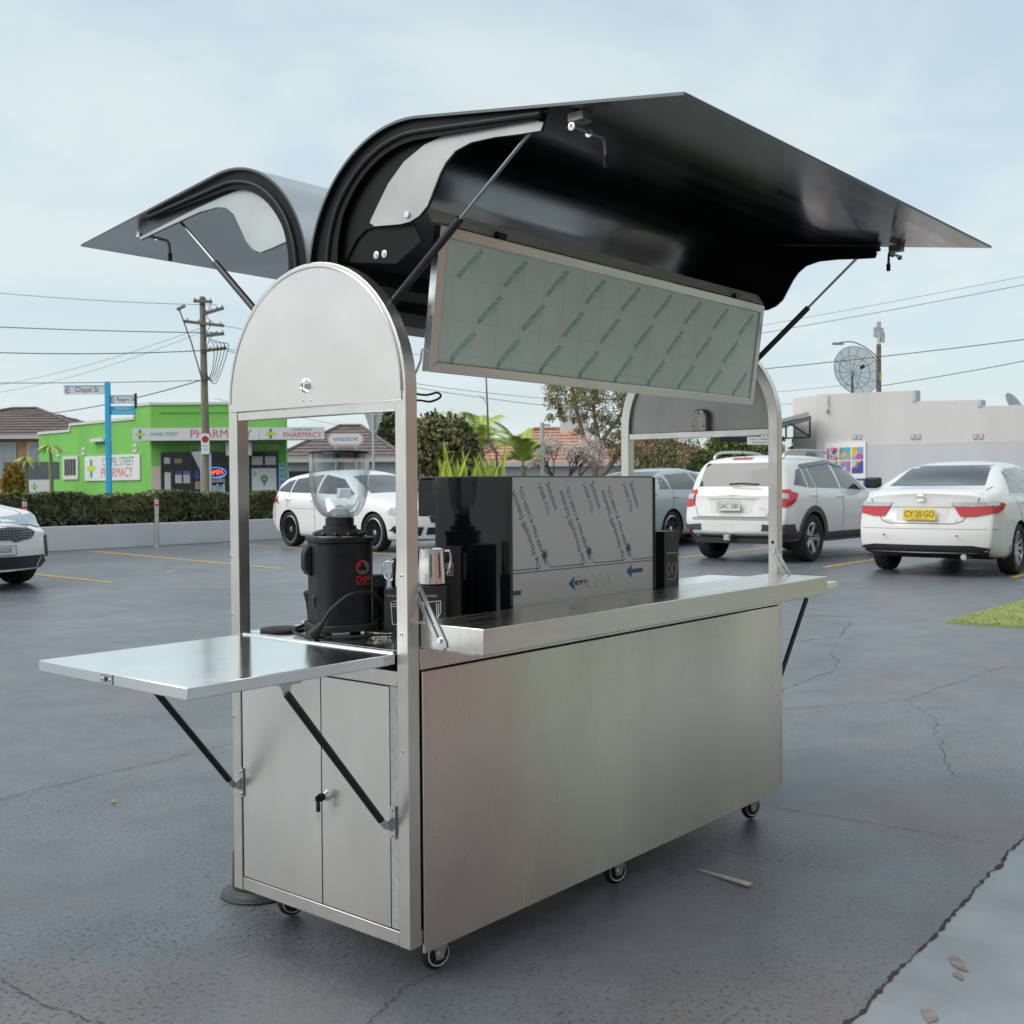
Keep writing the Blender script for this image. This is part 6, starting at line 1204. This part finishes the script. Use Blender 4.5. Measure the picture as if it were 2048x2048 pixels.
for y in (-.45, .45): q = MB(); q.cyl((-1.115, y, .52), (-1.09, y, .52), .011, n=10); q.build('parking_sensor', SEAM, c.t)
q = MB(); q.text('ALTISE' if False else 'CAMRY', .045, frameM((-1.085, .42, .70), (0, -1, 0), (0, 0, 1)), 0, 1.2); q.text('SL', .05, frameM((-1.085, -.45, .70), (0, -1, 0), (0, 0, 1)), 0, 1.0); q.build('model_letters', ALLOY, c.t, fix=False)
c.seam([(.23, .30), (.20, .60), (.23, 1.03)], 'R', True); c.seam([(1.06, .28), (1.06, 1.02)], 'R', True); c.seam([(2.05, .30), (2.10, .6), (2.0, .98)], 'R', True); c.seam([(-.2, 1.0), (.24, .55)], 'R', True)
for sg in (1, -1): c.mirror_(1.88, 1.05, sg, WHITE); c.handle(.10, .92, sg); c.handle(.95, .91, sg)
c.patch('window_chrome', [(-.36, 1.015), (2.0, .995), (2.0, 1.008), (-.36, 1.028)], 'R', CHROME, mirror=True, off=.008)
for sg in (1, -1): c.patch('mud_flap', [(-.42, .40), (-.36, .40), (-.36, .18), (-.44, .18)], 'R' if sg < 0 else 'L', WHITE, off=.015)
# ---- crossover with roof rails
XV = dict(w=1.79, wb=2.635, wheel_r=.345, roofw=.70, scale=1.02, paint=WHITE2, spokes=5, spoke_w=(.035, .05), rim=.66, tyre_w=.225,
    top=[(-.90, .98), (-.84, 1.06), (-.70, 1.26), (-.52, 1.50), (-.40, 1.535), (.0, 1.56), (.7, 1.575), (1.2, 1.55), (1.45, 1.49), (2.25, 1.07), (2.7, 1.00), (3.3, .90), (3.55, .76)],
    belt=[(-.9, .94), (-.3, 1.05), (.3, 1.03), (1.2, 1.0), (2.2, .95), (3.0, .87), (3.55, .70)], bot=[(-.9, .42), (-.6, .32), (0, .27), (2.6, .27), (3.2, .28), (3.55, .34)],
    plan=[(-.9, .90), (-.6, .97), (-.2, 1.0), (1.5, 1.0), (2.8, .98), (3.3, .92), (3.55, .80)], rear_shape=(.45, .16, [(.3, .05), (.45, .0), (.70, .0), (.82, .05), (1.0, .06), (1.5, .0)]), front_shape=(.6, .34, [(.3, .05), (.6, 0), (.8, .02)]))
xv = Car('parked_crossover', 'white crossover with roof rails and grey cladding, plate DAC 580', (13.90, 6.38), radians(0), XV); c = xv
c.patch('rear_window', [(-.62, 1.10), (.62, 1.10), (.56, 1.44), (-.56, 1.44)], 'B', CGLASS, step=.05)
side_windows(c, [[(-.50, 1.12), (-.15, 1.08), (-.15, 1.36), (-.30, 1.33)], [(-.10, 1.08), (.13, 1.075), (.05, 1.385), (-.10, 1.365)], [(.17, 1.075), (.98, 1.06), (.93, 1.44), (.09, 1.40)], [(1.05, 1.06), (2.0, 1.03), (1.55, 1.33), (1.02, 1.44)]])
c.patch('weather_shield', [(-.12, 1.36), (.94, 1.435), (1.5, 1.36), (1.52, 1.40), (.94, 1.49), (-.14, 1.41)], 'R', mat('shield_smoke', (.03, .04, .05), .15, coat=.5), mirror=True, off=.012)
for sg in (1, -1):
    c.patch('tail_light', [(sg * p[0], p[1]) for p in [(.62, 1.05), (.80, 1.05), (.815, .98), (.815, .80), (.65, .82)]], 'B', LRED, off=.014, step=.018); 
for o in c.patch('lamp_wrap', [(-.66, 1.045), (-.48, .99), (-.58, .87), (-.66, .81)], 'R', LRED, off=.014, step=.02, mirror=True): pass
for sg in (1, -1): c.patch('lamp_clear_band', [(sg * p[0], p[1]) for p in [(.65, .99), (.79, .99), (.80, .92), (.66, .92)]], 'B', LCLR, off=.019, step=.018)
c.patch('hatch_trim', [(-.40, .955), (.40, .955), (.40, .925), (-.40, .925)], 'B', WHITE, off=.02); c.patch('plate_recess', [(-.36, .92), (.36, .92), (.32, .72), (-.32, .72)], 'B', mat('recess_white', (.6, .6, .6), .4), off=.003)
c.plate(-.925, .815, 'DAC\u00b7580', PLATEW, w=.385, h=.135)
q = MB(); q.tube([(-.875, .055 * cos(2 * pi * i / 20), 1.02 + .030 * sin(2 * pi * i / 20)) for i in range(20)], .006, 5, closed=True); q.build('badge', CHROME, c.t); q = MB(); q.text('XV', .06, frameM((-.895, -.52, .78), (0, -1, 0), (0, 0, 1)), 0, 1.2); q.build('model_letters', ALLOY, c.t, fix=False)
c.seam([(-.66, 1.08), (-.64, .86), (-.55, .66), (.55, .66), (.64, .86), (.66, 1.08)], 'B'); c.patch('bumper_groove', [(-.66, .655), (.66, .655), (.66, .615), (-.66, .615)], 'B', mat('groove_grey', (.30, .31, .32), .5), off=.004)
for sg in (1, -1): c.patch('corner_cladding', [(sg * p[0], p[1]) for p in [(.64, .52), (.80, .56), (.90, .56), (.90, .36), (.66, .36)]], 'B', CGREYT, off=.012); c.patch('reflector', [(sg * p[0], p[1]) for p in [(.70, .48), (.78, .49), (.78, .44), (.70, .44)]], 'B', LRED, off=.022)
c.patch('bumper_skirt', [(-.66, .46), (.66, .46), (.62, .36), (-.62, .36)], 'B', WHITE2, off=.010)
def arch_ring(c, wx, r0, r1, m, a0=-8, a1=188):
    P = [(wx + r1 * cos(radians(a0 + (a1 - a0) * i / 24)), c.sp['wheel_r'] + r1 * sin(radians(a0 + (a1 - a0) * i / 24))) for i in range(25)]; Q = [(wx + r0 * cos(radians(a0 + (a1 - a0) * i / 24)), c.sp['wheel_r'] + r0 * sin(radians(a0 + (a1 - a0) * i / 24))) for i in range(25)]
    for i in range(24): c.patch('arch_cladding', [P[i], P[i + 1], Q[i + 1], Q[i]], 'R', m, off=.012, step=.2)
for wx in (0, 2.635): arch_ring(c, wx, .395, .47, CGREYT)
c.patch('sill_cladding', [(.40, .42), (2.25, .42), (2.25, .28), (.40, .28)], 'R', CGREYT, off=.012, mirror=True); c.patch('rear_cladding', [(-.86, .56), (-.45, .44), (-.42, .30), (-.86, .36)], 'R', CGREYT, off=.010, mirror=True)
MB().box(-.98, -.05, .33, -.80, .05, .41).box(-1.0, -.035, .345, -.975, .035, .40).build('tow_bar', ZINC, c.t); MB().box(-.84, -.6, .28, -.6, .6, .36).build('under_bumper', CBLACK, c.t)
for sg in (1, -1):
    q = MB(); q.tube(catmull([(-.35, sg * .56, 1.50), (-.22, sg * .565, 1.595), (.3, sg * .57, 1.625), (1.0, sg * .565, 1.615), (1.32, sg * .555, 1.545)], 6), .022, 8); q.build('roof_rail', mat('rail_silver', (.50, .52, .53), .35, .7), c.t, smooth=True); c.mirror_(1.90, 1.14, sg, CBLACK); c.handle(-.02, .96, sg); c.handle(.88, .94, sg)
c.seam([(.0, .75), (.13, 1.05)], 'R', True); c.seam([(1.0, .36), (1.0, 1.05)], 'R', True); c.seam([(2.05, .4), (2.08, .7), (2.0, 1.0)], 'R', True)
MB().tube([(-.42, 0, 1.53), (-.56, .02, 1.68)], .006, 5).build('aerial', CBLACK, c.t); c.patch('brake_light', [(-.16, 1.515), (.16, 1.515), (.16, 1.490), (-.16, 1.490)], 'B', LRED, off=.012); MB().tube([(-.80, .05, 1.13), (-.82, -.15, 1.14), (-.80, -.42, 1.125)], .014, 6).build('wiper', CBLACK, c.t)
# ---- silver-blue sedan
LEX = dict(SEDAN); LEX.update(paint=SILVER, dark_rim=True, spokes=10, w=1.86, scale=1.03, rim=.76, top=[(-1.10, .98), (-1.0, 1.06), (-.62, 1.12), (-.50, 1.14), (.15, 1.37), (.60, 1.43), (1.0, 1.445), (1.35, 1.41), (2.2, 1.05), (2.7, .96), (3.4, .83), (3.80, .68)], belt=SEDAN['belt'][:-1] + [(3.8, .64)], bot=SEDAN['bot'][:-1] + [(3.8, .24)], plan=SEDAN['plan'][:-1] + [(3.8, .8)])
lx = Car('parked_sedan', 'silver-blue sedan with black wheels, half hidden by the coffee machine', (16.15, 10.25), radians(0), LEX); c = lx
c.patch('rear_window', [(-.60, 1.125), (.60, 1.125), (.50, 1.36), (-.50, 1.36)], 'B', CGLASS)
side_windows(c, [[(-.36, 1.03), (-.02, 1.03), (-.02, 1.27), (-.10, 1.25)], [(.03, 1.025), (.98, 1.02), (.95, 1.35), (.12, 1.295)], [(1.06, 1.015), (2.02, 1.01), (1.52, 1.29), (1.04, 1.35)]])
c.patch('window_chrome', [(-.42, 1.012), (2.05, .998), (2.05, 1.010), (-.42, 1.026)], 'R', CHROME, mirror=True, off=.008)
for sg in (1, -1): c.patch('tail_light', [(sg * p[0], p[1]) for p in [(.46, .93), (.90, .95), (.90, .80), (.60, .84)]], 'B', LRED, off=.01); c.mirror_(1.92, 1.05, sg, SILVER); c.handle(.10, .90, sg, CHROME); c.handle(.95, .89, sg, CHROME)
c.seam([(.0, .7), (.05, 1.02)], 'R', True); c.seam([(1.02, .28), (1.02, 1.02)], 'R', True)
# ---- pale car behind it, mostly hidden
PC_ = dict(SEDAN); PC_.update(paint=PALE, scale=1.0)
pc = Car('parked_hatchback', 'pale green-white car of which only the roof shows behind the silver sedan', (19.9, 12.0), radians(4), PC_); c = pc
c.patch('rear_window', [(-.60, 1.135), (.60, 1.135), (.50, 1.40), (-.50, 1.40)], 'B', CGLASS); side_windows(c, [[(-.28, 1.03), (.20, 1.03), (.20, 1.33), (.10, 1.31)], [(.26, 1.025), (1.02, 1.02), (1.02, 1.38), (.26, 1.345)], [(1.10, 1.015), (1.98, 1.01), (1.50, 1.32), (1.10, 1.375)]])
# ---- white wagon seen from the side
CLA = dict(w=1.78, wb=2.70, wheel_r=.325, roofw=.68, scale=1.04, paint=WHITE3, spokes=20, spoke_w=(.007, .012), rim=.78, dark_rim=True,
    top=[(-.94, .90), (-.88, 1.0), (-.70, 1.16), (-.42, 1.32), (-.1, 1.375), (.5, 1.425), (.9, 1.43), (1.3, 1.40), (1.55, 1.34), (2.4, .99), (2.8, .92), (3.4, .80), (3.68, .66)],
    belt=[(-.94, .86), (-.4, .98), (.3, .965), (1.3, .94), (2.3, .89), (3.0, .82), (3.68, .62)], bot=[(-.94, .32), (-.6, .22), (0, .18), (2.6, .18), (3.3, .18), (3.68, .22)],
    plan=[(-.94, .86), (-.6, .95), (-.2, 1.0), (1.5, 1.0), (2.8, .98), (3.3, .93), (3.68, .78)], rear_shape=(.5, .22, [(.2, .10), (.40, .02), (.62, .0), (.80, .04), (1.0, .06), (1.3, .0)]), front_shape=(.7, .42, [(.2, .03), (.5, 0), (.7, .03)]))
cl = Car('parked_wagon', 'bright white low wagon with dark multi-spoke wheels, seen side-on behind the grinder', (13.25, 15.56), math.atan2(-.99, -.137), CLA); c = cl
c.patch('rear_window', [(-.50, 1.04), (.50, 1.04), (.46, 1.28), (-.46, 1.28)], 'B', CGLASS)
side_windows(c, [[(-.52, 1.04), (-.02, 1.01), (-.02, 1.255), (-.22, 1.22)], [(.02, 1.01), (.88, .995), (.84, 1.335), (.02, 1.265)], [(.95, .995), (2.12, .96), (1.55, 1.245), (.92, 1.335)]])
c.patch('windscreen', [(1.60, -.50), (2.32, -.62), (2.32, .62), (1.60, .50)], 'T', CGLASS, step=.08)
for sg in (1, -1):
    c.patch('tail_light', [(sg * p[0], p[1]) for p in [(.50, .92), (.85, .95), (.88, .80), (.60, .80)]], 'B', LRED, off=.01); c.patch('headlight', [(sg * p[0], p[1]) for p in [(.48, .70), (.62, .75), (.84, .76), (.84, .64), (.62, .60)]], 'F', LCLR, off=.01); c.mirror_(2.0, 1.0, sg, WHITE3); c.handle(-.02, .88, sg); c.handle(.86, .86, sg)
    c.patch('air_intake', [(sg * p[0], p[1]) for p in [(.46, .42), (.80, .44), (.84, .34), (.50, .28)]], 'F', CBLACK, off=.008); c.patch('intake_trim', [(sg * p[0], p[1]) for p in [(.46, .435), (.80, .455), (.80, .44), (.46, .42)]], 'F', ALLOY, off=.014)
for o in c.patch('lamp_wrap', [(-.94, .96), (-.60, .97), (-.72, .86), (-.94, .80)], 'R', LRED, off=.01, mirror=True): pass
c.patch('headlight_wrap', [(3.05, .76), (3.55, .70), (3.55, .62), (3.25, .64)], 'R', LCLR, off=.01, mirror=True)
c.patch('grille', [(-.40, .70), (.40, .70), (.34, .50), (-.34, .50)], 'F', CBLACK, off=.008); c.patch('lower_intake', [(-.40, .42), (.40, .42), (.42, .30), (-.42, .30)], 'F', CBLACK, off=.008)
c.seam([(-.1, .55), (.0, 1.0)], 'R', True); c.seam([(.90, .25), (.90, 1.0)], 'R', True); c.seam([(1.95, .26), (2.0, .6), (1.98, .95)], 'R', True); c.seam([(.0, .72), (1.9, .70), (2.3, .62)], 'R', True, w=.004)
# ---- white sports sedan at the left edge, seen from the front
KIA = dict(w=1.87, wb=2.905, wheel_r=.34, roofw=.66, scale=1.0, paint=WHITE3, spokes=10, dark_rim=True, rim=.76,
    top=[(-.97, 1.0), (-.8, 1.05), (-.3, 1.20), (.4, 1.37), (.9, 1.40), (1.3, 1.37), (2.2, 1.06), (2.6, .985), (3.2, .90), (3.6, .80), (3.86, .68)],
    belt=[(-.97, .9), (-.3, .98), (.5, .96), (1.5, .94), (2.4, .92), (3.1, .86), (3.6, .74), (3.86, .62)], bot=[(-.97, .3), (-.6, .2), (0, .17), (2.6, .17), (3.4, .18), (3.86, .22)],
    plan=[(-.97, .88), (-.6, .97), (0, 1.0), (1.5, 1.0), (2.9, 1.0), (3.4, .96), (3.86, .84)], rear_shape=(.5, .2, [(.2, .05), (.6, 0), (1.0, .06)]), front_shape=(.8, .40, [(.2, .02), (.42, 0), (.62, .02), (.75, .07)]))
ki = Car('parked_sedan', 'white sports sedan with black mesh grille cut off by the picture edge', (3.76, 14.52), radians(277), KIA); c = ki
c.patch('windscreen', [(1.42, -.55), (2.18, -.68), (2.18, .68), (1.42, .55)], 'T', CGLASS, step=.08)
side_windows(c, [[(-.1, 1.02), (.9, 1.0), (.88, 1.31), (.2, 1.25)], [(.97, 1.0), (2.1, .98), (1.45, 1.26), (.96, 1.31)]])
gp_ = c.patch('grille', [(-.52, .655), (-.46, .70), (-.2, .715), (-.1, .705), (.1, .705), (.2, .715), (.46, .70), (.52, .655), (.46, .59), (.2, .545), (.12, .575), (-.12, .575), (-.2, .545), (-.46, .59)], 'F', mat('grille_black', (.008, .009, .01), .3), off=.010, step=.05)
mesh_m = mat('grille_mesh', (.35, .37, .38), .4, .5)
for i in range(23):
    for j in range(5):
        y = -.47 + i * .043 + (.021 if j % 2 else 0); z = .575 + j * .028
        if abs(y) > .47 or z > .70 - .0 * abs(y) or (abs(y) > .40 and not .60 < z < .69): continue
        q = c.bvh.ray_cast(Vector((8, y, z)), Vector((-1, 0, 0)))[0]
        if q is not None: MB().prism([(y - .011, z), (y - .006, z + .007), (y + .006, z + .007), (y + .011, z), (y + .006, z - .007), (y - .006, z - .007)], q.x + .013, q.x + .016, 'YZ').build('mesh_cell', mesh_m, gp_)
for sg in (1, -1):
    c.patch('headlight', [(sg * p[0], p[1]) for p in [(.56, .80), (.66, .84), (.84, .86), (.90, .76), (.86, .71), (.70, .70), (.57, .73)]], 'F', mat('headlamp_glass', (.36, .40, .43), .12, .3, coat=.9, var=(30, .4)), off=.010, step=.04)
    c.patch('side_vent', [(sg * p[0], p[1]) for p in [(.70, .60), (.765, .63), (.775, .40), (.755, .35), (.71, .35)]], 'F', CBLACK, off=.012, step=.04); c.patch('vent_blade', [(sg * p[0], p[1]) for p in [(.735, .56), (.745, .57), (.748, .42), (.736, .42)]], 'F', ALLOY, off=.02, step=.04)
    c.mirror_(1.95, 1.03, sg, WHITE3); c.patch('bonnet_vent', [(2.50, sg * .38), (2.82, sg * .40), (2.82, sg * .46), (2.50, sg * .44)], 'T', mat('vent_grey2', (.20, .22, .24), .5), off=.006); c.patch('intake_fin', [(sg * p[0], p[1]) for p in [(.50, .26), (.53, .26), (.60, .37), (.585, .37)]], 'F', ALLOY, off=.02, step=.03)
c.patch('headlight_wrap', [(3.28, .85), (3.60, .80), (3.60, .73), (3.42, .74)], 'L', MATS['headlamp_glass'], off=.01, mirror=True)
c.patch('lower_intake', [(-.66, .385), (.66, .385), (.72, .30), (.60, .245), (-.60, .245), (-.72, .30)], 'F', mat('intake_dark', (.006, .008, .010), .4), off=.010); c.patch('chin_lip', [(-.78, .215), (.78, .215), (.74, .185), (-.74, .185)], 'F', CBLACK, off=.014)
c.plate(3.872, .46, 'STNGGR', PLATEW, face=1, h=.11, w=.38); q = MB(); q.tube([(3.80, .05 * cos(2 * pi * i / 20), .775 + .025 * sin(2 * pi * i / 20)) for i in range(20)], .008, 5, closed=True); q.build('badge', CHROME, c.t)
c.seam([(2.4, .72), (3.2, .68), (3.62, .50), (3.72, .0)], 'T', mirror=True)
# ================================================================ the shop behind the camera (seen as reflection and shade)
SH = thing('shop_behind', 'long rendered shopfront behind the viewer, mirrored in the cart panels', 'shop', (0, -6.2, 0))
BRK = mat('red_brick', (.52, .20, .14), .85, var=((2, 2, 12), .2)); SAGE = mat('sage_render', (.64, .76, .54), .8, var=(1, .08)); DKG = mat('shop_glass', (.03, .035, .035), .08, spec=.8); TANW = mat('taupe_render', (.36, .33, .28), .8, var=(1, .1))
for x0, x1, nm, m_ in ((-14, -1.2, 'wall', TANW), (-1.2, 1.0, 'pier', BRK), (1.0, 5.2, 'wall', TANW), (5.2, 7.6, 'pier', BRK), (7.6, 10.0, 'wall', SAGE), (10.0, 12.2, 'wall', TANW), (12.2, 14.2, 'wall', SAGE), (14.2, 16.2, 'pier', BRK), (16.2, 24, 'wall', TANW)):
    MB().box(x0 + .001, -.4, 0, x1 - .001, .03 if nm == 'pier' else 0, 4.2).build(nm, m_, SH)
for x0, x1 in ((-9, -5), (1.8, 4.4), (17.5, 21)): MB().box(x0, .001, .5, x1, .05, 2.5).build('window', DKG, SH)
